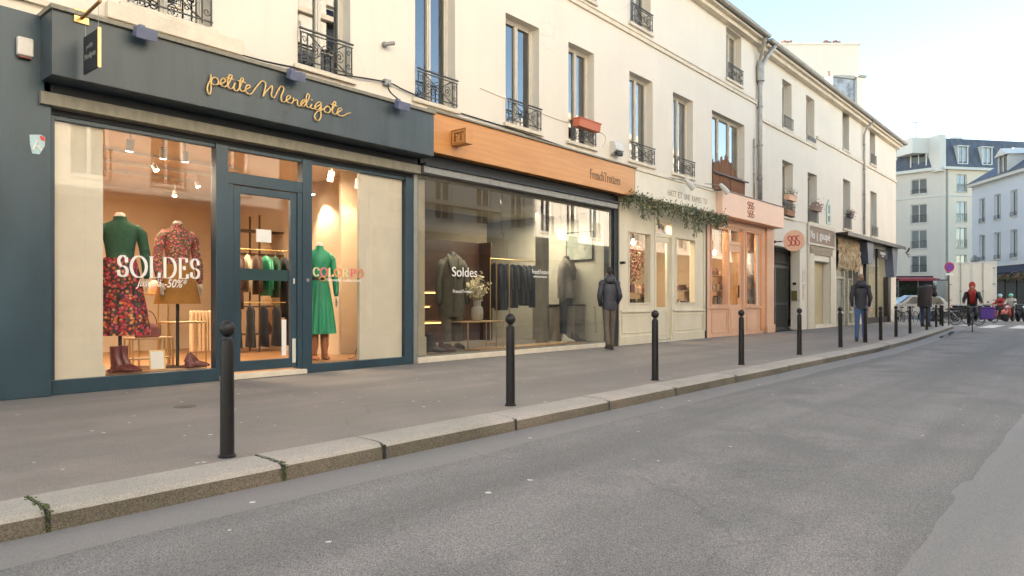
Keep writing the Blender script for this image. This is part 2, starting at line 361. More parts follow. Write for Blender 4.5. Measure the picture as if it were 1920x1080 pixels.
M['pave'] = asphalt("pavement_asphalt", (0.235,0.212,0.186), (0.58,0.54,0.48), dots=1.1, fine=260, grain=0.32, patch=0.22, rough=0.75, tint=(1.04,0.98,1.0))
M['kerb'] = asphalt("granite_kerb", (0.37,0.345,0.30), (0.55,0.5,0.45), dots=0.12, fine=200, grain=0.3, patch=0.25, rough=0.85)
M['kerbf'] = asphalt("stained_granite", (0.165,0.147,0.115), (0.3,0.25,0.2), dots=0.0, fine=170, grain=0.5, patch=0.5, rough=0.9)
M['glass'] = glassmat("shop_glass", 1.35)
M['glass2'] = glassmat("dark_shop_glass", 2.5, (0.86,0.86,0.84), 0.02)
M['mirror'] = glassmat('sunlit_opposite_glass', 2.0, (0.75,0.77,0.78), 0.12)
M['wglass'] = glassmat("window_glass", 2.4, (0.75,0.77,0.78), 0.10)

# ------------------------------------------------------------------ mesh helpers
class MB:
    def __init__(s): s.v = []; s.f = []
    def add(s, vs, fs):
        o = len(s.v); s.v += [tuple(v) for v in vs]; s.f += [tuple(i+o for i in f) for f in fs]; return s
    def box(s, x0, x1, y0, y1, z0, z1):
        if x0 > x1: x0, x1 = x1, x0
        if y0 > y1: y0, y1 = y1, y0
        if z0 > z1: z0, z1 = z1, z0
        return s.add([(x0,y0,z0),(x1,y0,z0),(x1,y1,z0),(x0,y1,z0),(x0,y0,z1),(x1,y0,z1),(x1,y1,z1),(x0,y1,z1)],
              [(0,3,2,1),(4,5,6,7),(0,1,5,4),(1,2,6,5),(2,3,7,6),(3,0,4,7)])
    def quad(s, a, b, c, d): return s.add([a,b,c,d], [(0,1,2,3)])
    def prism(s, pts, axis, a0, a1):
        """extrude a 2D outline (counter-clockwise) along an axis"""
        def mk(p, a):
            return {'x': (a, p[0], p[1]), 'y': (p[0], a, p[1]), 'z': (p[0], p[1], a)}[axis]
        n = len(pts)
        vs = [mk(p, a0) for p in pts] + [mk(p, a1) for p in pts]
        fs = [tuple(range(n))[::-1], tuple(range(n, 2*n))] + [(i, (i+1) % n, (i+1) % n + n, i+n) for i in range(n)]
        return s.add(vs, fs)
    def loft(s, rings, seg=12, side=Vector((1,0,0)), caps=True, closed=False):
        """rings: (pos, rx, ry[, ripple amount, ripple count]); x-radius along `side`"""
        P = [Vector(r[0]) for r in rings]; n = len(P); vs = []
        for i, r in enumerate(rings):
            a = P[(i-1) % n] if (i > 0 or closed) else P[i]
            b = P[(i+1) % n] if (i < n-1 or closed) else P[i]
            t = (b-a)
            t = t.normalized() if t.length > 1e-9 else Vector((0,0,1))
            sd_ = side - t*side.dot(t)
            if sd_.length < 0.05:
                q = Vector((0,1,0)); sd_ = q - t*q.dot(t)
            sd_.normalize(); up = t.cross(sd_)
            rx, ry = r[1], r[2]
            ra, rc = (r[3], r[4]) if len(r) > 3 else (0, 0)
            for k in range(seg):
                an = 2*math.pi*k/seg
                m_ = 1 + ra*math.sin(an*rc)
                vs.append(P[i] + sd_*(rx*m_*math.cos(an)) + up*(ry*m_*math.sin(an)))
        fs = []
        m = n if closed else n-1
        for i in range(m):
            j = (i+1) % n
            for k in range(seg):
                k2 = (k+1) % seg
                fs.append((i*seg+k, i*seg+k2, j*seg+k2, j*seg+k))
        if caps and not closed:
            fs.append(tuple(range(seg))[::-1]); fs.append(tuple((n-1)*seg+k for k in range(seg)))
        return s.add(vs, fs)
    def tube(s, pts, r, seg=8, closed=False):
        return s.loft([(p, r, r) for p in pts], seg, closed=closed)
    def cyl(s, a, b, r, seg=14, r2=None):
        return s.loft([(a, r, r), (b, r2 if r2 is not None else r, r2 if r2 is not None else r)], seg)
    def ball(s, c, rx, ry=None, rz=None, seg=12, n=8):
        ry = rx if ry is None else ry; rz = rx if rz is None else rz
        c = Vector(c); R_ = []
        for i in range(n+1):
            a = -math.pi/2 + math.pi*i/n
            R_.append((c+Vector((0,0,rz*math.sin(a))), max(1e-4, rx*math.cos(a)), max(1e-4, ry*math.cos(a))))
        return s.loft(R_, seg)
    def lathe(s, prof, c=(0,0,0), seg=20):
        c = Vector(c)
        return s.loft([(c+Vector((0,0,z)), max(r,1e-4), max(r,1e-4)) for r, z in prof], seg)
    def build(s, name, m, parent=None, smooth=False, loc=None, rotz=0.0, bevel=0.0, auto=None, subd=0):
        me = bpy.data.meshes.new(name); me.from_pydata([tuple(v) for v in s.v], [], s.f); me.update()
        me.materials.append(m)
        if smooth:
            me.polygons.foreach_set("use_smooth", [True]*len(me.polygons))
            if auto: me.set_sharp_from_angle(angle=R(auto))
        o = bpy.data.objects.new(name, me); COL.objects.link(o)
        if parent: o.parent = parent
        if loc is not None: o.location = loc
        if rotz: o.rotation_euler = (0,0,rotz)
        if bevel > 0:
            b = o.modifiers.new("bevel", 'BEVEL'); b.width = bevel; b.segments = 2; b.limit_method = 'ANGLE'; b.angle_limit = R(40)
        if subd:
            b = o.modifiers.new("subdivision", 'SUBSURF'); b.levels = subd; b.render_levels = subd
        return o
def tag(o, label=None, cat=None, group=None, kind=None):
    if label: o["label"] = label
    if cat: o["category"] = cat
    if group: o["group"] = group
    if kind: o["kind"] = kind
    return o
def thing(name, label, cat, loc=(0,0,0), rotz=0.0, group=None):
    o = bpy.data.objects.new(name, None); COL.objects.link(o); o.location = loc; o.rotation_euler = (0,0,rotz)
    o.empty_display_size = 0.2
    return tag(o, label, cat, group)
def struct(name, mb, m, **k): return tag(mb.build(name, m, **k), kind="structure")
def children(o): return [c for c in bpy.data.objects if c.parent == o]
def copy_tree(o, loc=None, rotz=None, label=None):
    kids = {}
    for c in bpy.data.objects:
        if c.parent: kids.setdefault(c.parent, []).append(c)
    def rec(a, par):
        c = a.copy(); COL.objects.link(c)
        if par: c.parent = par
        for k in kids.get(a, []): rec(k, c)
        return c
    c = rec(o, None)
    if loc is not None: c.location = loc
    if rotz is not None: c.rotation_euler[2] = rotz
    if label: c["label"] = label
    return c
def text(s, name, m, parent, x0, x1, z0, z1, y, extrude=0.004, shear=0.0, rotz=0.0, loc=None):
    """lettering fitted to a rectangle of the plane Y=y, facing -Y"""
    cu = bpy.data.curves.new("t", 'FONT'); cu.body = s; cu.extrude = 0; cu.shear = shear
    to = bpy.data.objects.new("t", cu); COL.objects.link(to)
    dg = bpy.context.evaluated_depsgraph_get(); dg.update()
    me = bpy.data.meshes.new_from_object(to.evaluated_get(dg))
    bpy.data.objects.remove(to)
    xs = [v.co.x for v in me.vertices]; ys = [v.co.y for v in me.vertices]
    ax, bx, ay, by = min(xs), max(xs), min(ys), max(ys)
    for v in me.vertices:
        u = x0 + (v.co.x-ax)/(bx-ax)*(x1-x0); q = z0 + (v.co.y-ay)/(by-ay)*(z1-z0)
        v.co = (u, y, q)
    me.update(); me.materials.append(m); me.name = name
    o = bpy.data.objects.new(name, me); COL.objects.link(o)
    if parent: o.parent = parent
    md = o.modifiers.new("solid", 'SOLIDIFY'); md.thickness = extrude; md.offset = 0
    if rotz: o.rotation_euler = (0,0,rotz)
    if loc is not None: o.location = loc
    return o
def nib(mb, strokes, x0, z0, h, w, y, nx=0.085, nz=0.022, th=0.004):
    """broad pen lettering: strokes in a unit box become slabs; thick verticals, thin horizontals"""
    for st in strokes:
        pts = [(x0+p[0]*w, z0+p[1]*h) for p in st]
        for a, b in zip(pts[:-1], pts[1:]):
            if abs(a[0]-b[0]) < 1e-6 and abs(a[1]-b[1]) < 1e-6: continue
            dx, dz = b[0]-a[0], b[1]-a[1]; ln = math.hypot(dx, dz)
            nxx, nzz = -dz/ln, dx/ln
            hw = 0.5*h*(abs(nxx)*nx + abs(nzz)*nz)
            q = [(a[0]+nxx*hw, a[1]+nzz*hw), (a[0]-nxx*hw, a[1]-nzz*hw), (b[0]-nxx*hw, b[1]-nzz*hw), (b[0]+nxx*hw, b[1]+nzz*hw)]
            mb.add([(u, y-th*0.5, v) for u, v in q] + [(u, y+th*0.5, v) for u, v in q],
                   [(0,1,2,3), (7,6,5,4), (0,4,5,1), (1,5,6,2), (2,6,7,3), (3,7,4,0)])
def arc(cx, cz, rx, rz, a0, a1, n=14):
    return [(cx+rx*math.cos(R(a0+(a1-a0)*i/n)), cz+rz*math.sin(R(a0+(a1-a0)*i/n))) for i in range(n+1)]
GL = {
 'S': ([arc(.5,.74,.36,.25,50,270,12)[:-1]+arc(.5,.26,.38,.24,90,-140,12), [(.79,.93),(.83,.68)], [(.13,.32),(.17,.06)]], 0.62),
 'O': ([arc(.5,.5,.44,.5,0,360,28)], 0.95),
 'L': ([[(.22,0),(.22,1)], [(.05,0),(.85,0)], [(.05,1),(.42,1)], [(.85,0),(.9,.25)]], 0.68),
 'D': ([[(.2,0),(.2,1)], [(.03,1),(.45,1)], [(.03,0),(.45,0)], arc(.45,.5,.47,.5,90,-90,16)], 0.85),
 'E': ([[(.22,0),(.22,1)], [(.05,0),(.85,0)], [(.05,1),(.8,1)], [(.22,.52),(.6,.52)], [(.6,.62),(.6,.42)], [(.85,0),(.9,.22)], [(.8,1),(.82,.8)]], 0.66),
 'F': ([[(.22,0),(.22,1)], [(.05,1),(.8,1)], [(.22,.52),(.6,.52)], [(.8,1),(.82,.78)], [(.05,0),(.42,0)]], 0.66),
 'T': ([[(.5,0),(.5,1)], [(.05,1),(.95,1)], [(.05,1),(.05,.78)], [(.95,1),(.95,.78)], [(.3,0),(.7,0)]], 0.8),
 'C': ([arc(.52,.5,.44,.5,40,320,20), [(.86,.95),(.86,.68)]], 0.8),
 'R': ([[(.2,0),(.2,1)], [(.03,1),(.5,1)], [(.03,0),(.4,0)], arc(.48,.76,.34,.24,90,-90,12), [(.48,.52),(.2,.52)], [(.45,.52),(.92,0)]], 0.8),
 'P': ([[(.2,0),(.2,1)], [(.03,1),(.5,1)], [(.03,0),(.4,0)], arc(.48,.73,.38,.27,90,-90,12), [(.48,.46),(.2,.46)]], 0.72),
}
def letters(word, name, m, parent, x0, x1, z0, z1, y, nx=0.15, nz=0.04, mats=None):
    tot = sum(GL[c][1] if c != ' ' else 0.4 for c in word) + 0.08*(len(word)-1)
    u = (x1-x0)/tot; x = x0; mb = MB(); out = []
    for i, c in enumerate(word):
        if c == ' ': x += 0.48*u; continue
        st, wd = GL[c]
        nib(mb, st, x, z0, z1-z0, wd*u, y+0.0006*i, nx, nz)
        x += (wd+0.08)*u
        if mats:
            out.append(mb.build(name, mats[i % len(mats)], parent)); mb = MB()
    if not mats: out.append(mb.build(name, m, parent))
    return out
def words(s, name, m, parent, x0, x1, z0, z1, y, **k):
    tot = len(s); x = 0
    for w_ in s.split(' '):
        text(w_, name, m, parent, x0+(x1-x0)*x/tot, x0+(x1-x0)*(x+len(w_))/tot, z0, z1, y, **k); x += len(w_)+1
def smooth_path(pts, k=5):
    P = [Vector(p) for p in pts]; out = []
    for i in range(len(P)-1):
        a = P[max(i-1,0)]; b = P[i]; c = P[i+1]; d = P[min(i+2, len(P)-1)]
        for j in range(k):
            t = j/k
            out.append(0.5*((2*b)+(c-a)*t+(2*a-5*b+4*c-d)*t*t+(3*b-a-3*c+d)*t*t*t))
    out.append(P[-1]); return out
# ================================================================== THE GROUND
KOUT = [(-14,-5.0),(0,-5.0),(18,-4.92),(24,-4.66),(30,-4.22),(36.8,-3.72),(41,-3.0),(44,-1.6),(46,0.8),(47,4.5),(47.3,14)]
def along(poly, off=0.0):
    """offset a polyline to its left by off"""
    out = []
    for i, p in enumerate(poly):
        a = Vector(poly[max(i-1,0)]); b = Vector(poly[min(i+1, len(poly)-1)])
        t = (b-a).normalized(); n = Vector((-t.y, t.x))
        out.append(Vector(p) + n*off)
    return out
def resample(poly, step):
    P = [Vector(p) for p in poly]; out = [P[0]]
    for a, b in zip(P[:-1], P[1:]):
        n = max(1, int((b-a).length/step))
        for i in range(1, n+1): out.append(a+(b-a)*i/n)
    return out
m_ = MB(); m_.quad((-400,-400,-.12),(600,-400,-.12),(600,400,-.12),(-400,400,-.12))
struct("road", m_, M['asphalt'])
# smooth channel beside the kerb and the resurfaced strip on the other side, edges a little ragged
dense = resample(KOUT[:8], 0.5)
def jag(i, a): return a*(math.sin(i*1.7)+0.6*math.sin(i*4.1+1)+0.4*math.sin(i*9.3))
m_ = MB(); inn = along(dense, 0.0); outr = along(dense, -0.42)
vs = []
for i in range(len(dense)):
    o = outr[i] + Vector((0, jag(i*0.5, 0.02)))
    vs += [(inn[i].x, inn[i].y, -.117), (o.x, o.y, -.1192)]
m_.add(vs, [(2*i, 2*i+1, 2*i+3, 2*i+2) for i in range(len(dense)-1)])
struct("gutter_strip", m_, M['smooth'])
m_ = MB(); vs = []; n = 160
for i in range(n+1):
    x = 1.0 + i*0.15
    y = -8.40 + jag(i*0.35, 0.007) + (0.05 if 26 < i < 30 else 0)
    vs += [(x, y, -.1185), (x, -11.4, -.117)]
m_.add(vs, [(2*i+1, 2*i+3, 2*i+2, 2*i) for i in range(n)])
struct("resurfaced_strip", m_, M['patch'])
# far kerb and pavement (behind the camera)
m_ = MB(); m_.box(-14, 60, -15.2, -12.0, -.13, 0.0); struct("far_pavement", m_, M['pave'])
m_ = MB(); m_.box(-14, 60, -12.0, -11.7, -.13, 0.0); struct("far_kerb", m_, M['kerb'])
# pavement under the facades, one slab following the kerb
kin = along(KOUT, 0.36)
ring = [(p.x, p.y) for p in kin] + [(-14, 14)]
m_ = MB(); nn = len(ring)
m_.add([(x, y, 0) for x, y in ring] + [(x, y, -.12) for x, y in ring], [tuple(range(nn))] + [(i, i+nn, (i+1) % nn+nn, (i+1) % nn) for i in range(nn)])
struct("pavement", m_, M['pave'])
# kerb stones, one after the other, with open joints
kp = resample(KOUT, 0.25); lens = [0]
for a, b in zip(kp[:-1], kp[1:]): lens.append(lens[-1]+(b-a).length)
def kpt(s):
    for i in range(len(lens)-1):
        if lens[i+1] >= s:
            t = (s-lens[i])/(lens[i+1]-lens[i]); p = kp[i]+(kp[i+1]-kp[i])*t; d = (kp[i+1]-kp[i]).normalized(); return p, d
    return kp[-1], (kp[-1]-kp[-2]).normalized()
joints = [0, 2.1, 4.2, 6.0, 8.3, 10.6, 13.0, 15.2-.02, 16.52, 17.36, 18.88, 20.45, 22.0, 23.9, 26.1, 28.0, 29.9, 31.6, 33.8]
while joints[-1] < lens[-1]-2: joints.append(joints[-1]+rnd.uniform(1.6, 2.4))
top = MB(); face = MB(); gap = MB()
prof = [(0.0,-.13),(0.012,-.03),(0.05,-.004),(0.16,0.004),(0.355,0.004),(0.36,-.13)]
for j, (a, b) in enumerate(zip(joints[:-1], joints[1:])):
    n = max(2, int((b-a)/0.3)); vs = []; np_ = len(prof)
    lift = rnd.uniform(-.003, .004); push = rnd.uniform(-.008, .008)
    inlet = 27.9 < a < 33
    for i in range(n+1):
        s = a+0.011+(b-a-0.022)*i/n; p, d = kpt(s); nrm = Vector((-d.y, d.x))
        for u, z in prof:
            q = p + nrm*(u+(push if u < .3 else 0)+ (rnd.uniform(-.004,.004) if 0 < u < .1 else 0))
            vs.append((q.x, q.y, z + (lift if z > -.1 else 0)))
    fs_t = []; fs_f = []
    for i in range(n):
        for k in range(np_-1):
            f = (i*np_+k, (i+1)*np_+k, (i+1)*np_+k+1, i*np_+k+1)
            (fs_f if k == 0 else fs_t).append(f)
    ends = [tuple(range(np_)), tuple(n*np_+k for k in range(np_))[::-1]]
    top.add(vs, fs_t+ends); face.add(vs, fs_f)
ktop = struct("kerb", top, M['kerb'])
for s in joints[1:-1]:
    p, d = kpt(s); nrm = Vector((-d.y, d.x)); q = [p+d*e_+nrm*u for e_, u in ((-.011,-.002),(.011,-.002),(.011,.358),(-.011,.358))]
    gap.add([(v_.x, v_.y, -.012) for v_ in q]+[(v_.x, v_.y, -.118) for v_ in q], [(0,1,2,3),(0,4,5,1)])
gap.build('joint', M['navyd'], ktop)
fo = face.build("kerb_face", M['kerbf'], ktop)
# drain opening in the kerb further along
p0, d0 = kpt(14+18.3); g = MB()
nrm = Vector((-d0.y, d0.x)); sh = []
for i in range(13):
    a = math.pi*i/12; q = p0 - nrm*0.014 + d0*(0.55*math.cos(a)); sh.append((q.x, q.y, -.112+.075*math.sin(a)))
g.add(sh, [tuple(range(13))]); g.build("drain_opening", M['navyd'], ktop)
# moss growing in two joints
for s in (15.18, 16.52):
    p, d = kpt(s); nrm = Vector((-d.y, d.x)); mo = MB()
    for i in range(80):
        t = rnd.random(); q = p + d*rnd.gauss(0, .012)
        if t < .6: c = q + nrm*(rnd.random()**1.5*.36); z = .006
        else: c = q - nrm*.006; z = -.12+rnd.random()*.12
        mo.ball((c.x, c.y, z-.003), rnd.uniform(.004,.009), None, rnd.uniform(.002,.006), 5, 3)
    tag(mo.build("joint_moss", M['moss']), "green moss growing in the kerb joint "+("nearest the camera at the far left" if s < 16 else "in front of the nearest bollard"), "moss", kind="stuff")
# puddle in the gutter, zebra crossing, covers
pts = [(26.5,-4.75),(28,-4.72),(29.6,-4.6),(31,-4.45),(33,-4.2),(32.6,-4.1),(31,-4.27),(29.5,-4.4),(28,-4.5),(27,-4.6)]
m_ = MB(); m_.add([(x, y-.12, -.111) for x, y in pts], [tuple(range(len(pts)))]); struct("puddle", m_, M['water'])
for i, y in enumerate((-3.55, -4.7, -5.85, -7.0, -8.15)):
    m_ = MB(); m_.box(38.6 if i else 41.5, 43.4, y-.30, y+.30, -.118, -.112); tag(struct("crossing_stripe", m_, M['paintw']), group="zebra crossing stripes")
p = at(347, 745, -1.35); 
m_ = MB(); m_.lathe([(0.001,.0),(0.105,.0),(0.105,.006),(0.001,.006)], (*[q for q in deep(347, 7.06)[:2]], 0), 24)
m_.lathe([(0.001,.006),(0.05,.006),(0.05,.008),(0.001,.008)], (*[q for q in deep(347, 7.06)[:2]], 0), 24)
tag(m_.build("valve_cover", M['iron2']), "small round iron cover in the pavement before the floral skirt window", "cover")

# ================================================================== FACADES
def wall_holes(mb, x0, x1, z0, z1, depth, holes, y=0.0):
    xs = sorted({x0, x1} | {h[0] for h in holes} | {h[1] for h in holes}); zs = sorted({z0, z1} | {h[2] for h in holes} | {h[3] for h in holes})
    xs = [x for x in xs if x0 <= x <= x1]; zs = [z for z in zs if z0 <= z <= z1]
    for a, b in zip(xs[:-1], xs[1:]):
        for c, d in zip(zs[:-1], zs[1:]):
            mx, mz = (a+b)/2, (c+d)/2
            if any(h[0] < mx < h[1] and h[2] < mz < h[3] for h in holes): continue
            mb.quad((a,y,c),(b,y,c),(b,y,d),(a,y,d))
            mb.quad((b,y+depth,c),(a,y+depth,c),(a,y+depth,d),(b,y+depth,d))
    for h in holes:
        a, b, c, d = h[:4]; e = y+depth
        mb.quad((a,y,c),(a,y,d),(a,e,d),(a,e,c)); mb.quad((b,y,c),(b,e,c),(b,e,d),(b,y,d))
        mb.quad((a,y,d),(b,y,d),(b,e,d),(a,e,d)); mb.quad((a,y,c),(a,e,c),(b,e,c),(b,y,c))
def railing_mb(x0, x1, z0, h, y=-0.06, fancy=True):
    mb = MB(); r = .009
    mb.box(x0-.03, x1+.03, y-.022, y+.012, z0+h-.022, z0+h); mb.box(x0-.02, x1+.02, y-.012, y+.008, z0+h-.07, z0+h-.055)
    mb.box(x0-.02, x1+.02, y-.012, y+.008, z0+.04, z0+.055)
    zt, zb = z0+h-.06, z0+.05; W = x1-x0
    for x in (x0, x1, x0+.12*W, x1-.12*W): mb.box(x-r, x+r, y-.008, y+.006, z0, zt)
    def scroll(cx, cz, rad, turn, d):
        return [(cx+d*rad*(1-t/18*.8)*math.cos(R(turn*t/18)), y-.001, cz+rad*(1-t/18*.8)*math.sin(R(turn*t/18))) for t in range(19)]
    cx = (x0+x1)/2; cz = (zt+zb)/2; ih = (zt-zb)/2
    if fancy:
        mb.tube([(x0+.12*W, y, zt), (x1-.12*W, y, zb)], .008, 5); mb.tube([(x0+.12*W, y+.004, zb), (x1-.12*W, y+.004, zt)], .008, 5)
        mb.tube([(cx+.11*math.cos(a*.5236), y, cz+.11*math.sin(a*.5236)) for a in range(12)], .008, 5, closed=True)
        for q in range(4): mb.tube([(cx+.055*math.cos(a*.785+q), y+.003*q, cz+.055*math.sin(a*.785+q)) for a in range(5)], .008, 4)
        for sx in (-1, 1):
            for sz in (-1, 1):
                mb.tube(scroll(cx+sx*.24*W, cz+sz*ih*.1, .075, 500*sz, sx), .007, 4)
                mb.tube(scroll(x0+.06*W if sx < 0 else x1-.06*W, cz+sz*ih*.48, .055*min(1, W), 420*sz, sx), .007, 4)
                mb.tube([(cx+sx*.11, y, cz+sz*.02), (cx+sx*.2*W, y, cz+sz*ih*.55), (cx+sx*.33*W, y, cz+sz*ih*.95)], .006, 4)
    else:
        n = max(3, int(W/.11))
        for i in range(1, n): x = x0+W*i/n; mb.box(x-.006, x+.006, y-.006, y+.004, zb, zt)
    return mb
PANE = ['wglass']
def window(par, x0, x1, z0, z1, y=.19, mull=1, rail=0.0, curtain=None, sill=True, frame='whiteb', fancy=True, label=None, half=1.0, sillw=.08, ope=False):
    f = MB(); t = .055; d0, d1 = y, y+.06
    f.box(x0, x0+t, d0, d1, z0, z1); f.box(x1-t, x1, d0, d1, z0, z1); f.box(x0+t, x1-t, d0, d1, z1-t, z1); f.box(x0+t, x1-t, d0, d1, z0, z0+t)
    for i in range(1, mull+1):
        x = x0+(x1-x0)*i/(mull+1); f.box(x-.045, x+.045, d0-.012, d1-.002, z0+t, z1-t)
        f.box(x-.012, x+.012, d0-.026, d0-.012, z0+t, z1-t)
    for i in range(mull+1):
        a = x0+t+(x1-x0-2*t)*i/(mull+1)+.0; b = x0+t+(x1-x0-2*t)*(i+1)/(mull+1)
        f.box(a, a+.03, d0+.012, d1-.005, z0+t, z1-t); f.box(b-.03, b, d0+.012, d1-.005, z0+t, z1-t)
        f.box(a+.03, b-.03, d0+.012, d1-.005, z0+t, z0+t+.05); f.box(a+.03, b-.03, d0+.012, d1-.005, z1-t-.03, z1-t)
    fo = f.build("window", M[frame], par)
    if label: fo["label"] = label
    p = MB(); p.box(x0+t, x1-t, d0+.030, d0+.036, z0+t, z1-t); p.build("pane", M[PANE[0]], fo)
    if curtain:
        c = MB(); k = 28; a, b = x0+t, x1-t; zt = z1-t; zb = z0+t+(z1-z0)*(1-half)
        vs = []
        for i in range(k+1):
            x = a+(b-a)*i/k; yy = d1+.06+.018*math.sin(i*2.1)
            vs += [(x, yy, zb), (x, yy, zt)]
        c.add(vs, [(2*i, 2*i+2, 2*i+3, 2*i+1) for i in range(k)])
        c.build("curtain", M[curtain], fo, smooth=True)
    if sill:
        s = MB(); s.box(x0-sillw, x1+sillw, -.07, -.002, z0-.075, z0-.005); s.box(x0+.002, x1-.002, -.002, y+.01, z0-.02, z0-.002); s.build("sill", M['stone'], fo, bevel=.008)
    if rail: railing_mb(x0+.02, x1-.02, z0+.02, rail, fancy=fancy).build("railing", M['iron'], fo)
    return fo

# ---- the nearer cream apartment building
A = thing("apartment_building", "cream plastered apartment building with wrought iron window guards above the four coloured shops", "building")
wins = [(3.43,4.49,4.68,6.95,1,.55,None),(5.80,6.74,4.55,6.85,1,.52,None),(8.09,9.06,4.56,6.80,1,.50,None),(10.46,11.53,4.60,6.78,1,.46,None),
        (12.57,13.58,4.62,6.80,1,.42,'curtaing'),(15.14,16.31,4.60,6.80,1,.42,'curtain'),(17.42,18.62,4.60,6.80,1,.42,'curtain'),(19.88,22.33,4.36,6.82,2,0,'curtaing')]
ups = [(2.3,3.3,8.05,9.6,1,.45,None),(5.8,6.7,8.02,9.6,1,.45,None),(8.1,9.0,8.02,9.6,1,.45,None),(10.46,11.5,8.0,9.6,1,.45,None),(12.57,13.58,7.98,9.6,1,.42,'curtaing'),(15.17,16.2,8.02,9.6,1,.45,'curtain'),(20.9,22.07,8.03,9.62,1,.45,'curtain')]
wm = MB(); wall_holes(wm, -4, 23.33, 3.5, 9.95, .25, [w_[:4] for w_ in wins+ups]+[(19.88,22.33,4.2,4.36)])
wm.box(-4, 2.1, 0, .25, 0, 3.5); 
wm.build("wall", M['wall'], A)
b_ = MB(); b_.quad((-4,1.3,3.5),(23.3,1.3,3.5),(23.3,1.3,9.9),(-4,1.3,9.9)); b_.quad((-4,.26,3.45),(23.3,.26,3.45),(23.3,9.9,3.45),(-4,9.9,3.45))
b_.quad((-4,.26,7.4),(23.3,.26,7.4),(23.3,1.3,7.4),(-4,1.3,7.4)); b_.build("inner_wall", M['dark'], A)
b_ = MB(); b_.box(-4, 23.33, 9.9, 10.1, -.1, 9.9); b_.box(-4.1,-4, 0, 10.1, -.1, 9.9); b_.build("rear_wall", M['wall'], A)
cm = MB(); cm.box(-4, 23.3, -.05, -.002, 7.70, 7.84); cm.box(-4, 23.3, -.075, -.05, 7.80, 7.84); cm.box(-4, 23.33, -.06, -.002, 4.36, 4.42)
cm.build("string_course", M['stone'], A)
cm = MB(); cm.box(-4, 23.4, -.20, -.002, 9.66, 9.78); cm.box(-4, 23.4, -.34, -.002, 9.78, 9.86); cm.build("eaves_moulding", M['stone'], A)
def gutter(par, x0, x1, z, y=-.43):
    g = MB(); k = 9; pr = [(y-.0+.085*math.cos(math.pi+math.pi*i/(k-1)), z+.085*math.sin(math.pi+math.pi*i/(k-1))) for i in range(k)] + [(y+.075, z), (y-.075, z)]
    g.prism(pr, 'x', x0, x1)
    g.tube([(x0, y-.085, z), (x1, y-.085, z)], .012, 6); return g.build("gutter", M['zinc'], par)
gutter(A, -4, 23.35, 9.93)
def gable_roof(par, x0, x1, ze, zr, yr, yb, yf=-.36, m='roof'):
    r_ = MB(); pts = [(yf, ze), (yr, zr), (yb, ze), (yb, ze-.1), (yf, ze-.1)]
    r_.prism(pts, 'x', x0, x1); return r_.build("roof", M[m], par)
ra = gable_roof(A, -4.1, 23.4, 9.93, 11.6, 4.5, 10.2)
def chimney(par, x, y, z, w_, d, h, pots=3, m='wall2'):
    c = MB(); c.box(x-w_/2, x+w_/2, y-d/2, y+d/2, z, z+h); c.box(x-w_/2-.05, x+w_/2+.05, y-d/2-.05, y+d/2+.05, z+h, z+h+.09)
    co = c.build("chimney", M[m], par)
    for i in range(pots):
        xx = x-w_/2+w_*(i+.5)/pots; p = MB(); p.lathe([(.10,0),(.085,.28),(.10,.29),(.10,.33),(.001,.33)], (xx, y, z+h+.09), 12); p.build("chimney_pot", M['terracotta'], co, smooth=True, auto=40)
    return co
chimney(A, 21.5, 1.0, 10.2, .5, .5, .55, 0)
chimney(A, 19.4, 1.3, 10.4, .35, .35, .5, 1, 'roof')
for i, w_ in enumerate(wins):
    lb = None
    if w_[6] is None and i in (2,3): lb = "tall window reflecting blue sky behind its iron guard"
    fo = window(A, w_[0], w_[1], w_[2], w_[3], mull=w_[4], rail=w_[5], curtain=w_[6], label=lb)
    if i == 0:
        s = MB(); s.box(3.2, 4.9, -.10, -.002, 4.42, 4.62); s.build("sill", M['stone'], fo, bevel=.01)
    if i == 7:
        rr = MB(); rnd2 = random.Random(4)
        for k in range(66):
            x = 19.92+k*.036; h = .62+.45*math.exp(-((k-24)/16.0)**2)*(.75+.3*rnd2.random())+.12*rnd2.random()
            if k > 46: h *= .8
            rr.cyl((x, -.045+.03*rnd2.random(), 4.30), (x+.03*(rnd2.random()-.5), -.03+.02*rnd2.random(), 4.30+h+.15), .019, 5)
        rr.build("reed_screen", M['reed'], fo)
        r2 = MB(); r2.box(19.85, 22.4, -.12, -.08, 4.93, 4.97); r2.box(19.85,22.4,-.11,-.085,4.42,4.44); r2.build("rail", M['iron'], fo)
for i, w_ in enumerate(ups): window(A, w_[0], w_[1], w_[2], w_[3], mull=w_[4], rail=w_[5], curtain=w_[6])

# ---- the further cream building
B = thing("apartment_building", "further cream building with flowers on its window sills", "building")
w1 = [(25.8,26.92,4.19,6.25,1,.5,'curtain'),(28.6,29.75,4.22,6.20,1,.5,'curtain'),(33.4,34.55,4.35,6.58,1,.5,'curtaing'),(38.05,39.3,4.35,6.6,1,.5,'curtaing')]
w2 = [(25.8,26.78,7.42,9.2,1,.42,'curtain'),(28.42,29.42,7.42,9.2,1,.15,'curtaing'),(33.3,34.35,7.9,9.72,0,0,'curtaing'),(37.95,39.0,7.95,9.68,1,.45,'curtain')]
gfh = [(24.79,27.69,0,3.08),(29.25,31.4,0,2.74),(32.35,42.2,0,3.85)]
wm = MB(); wall_holes(wm, 23.33, 43.5, 0, 9.9, .35, [w_[:4] for w_ in w1+w2]+gfh, y=.003)
wm.quad((43.5,.0,0),(43.5,11,0),(43.5,11,9.9),(43.5,.0,9.9)); wm.build("wall", M['wall2'], B)
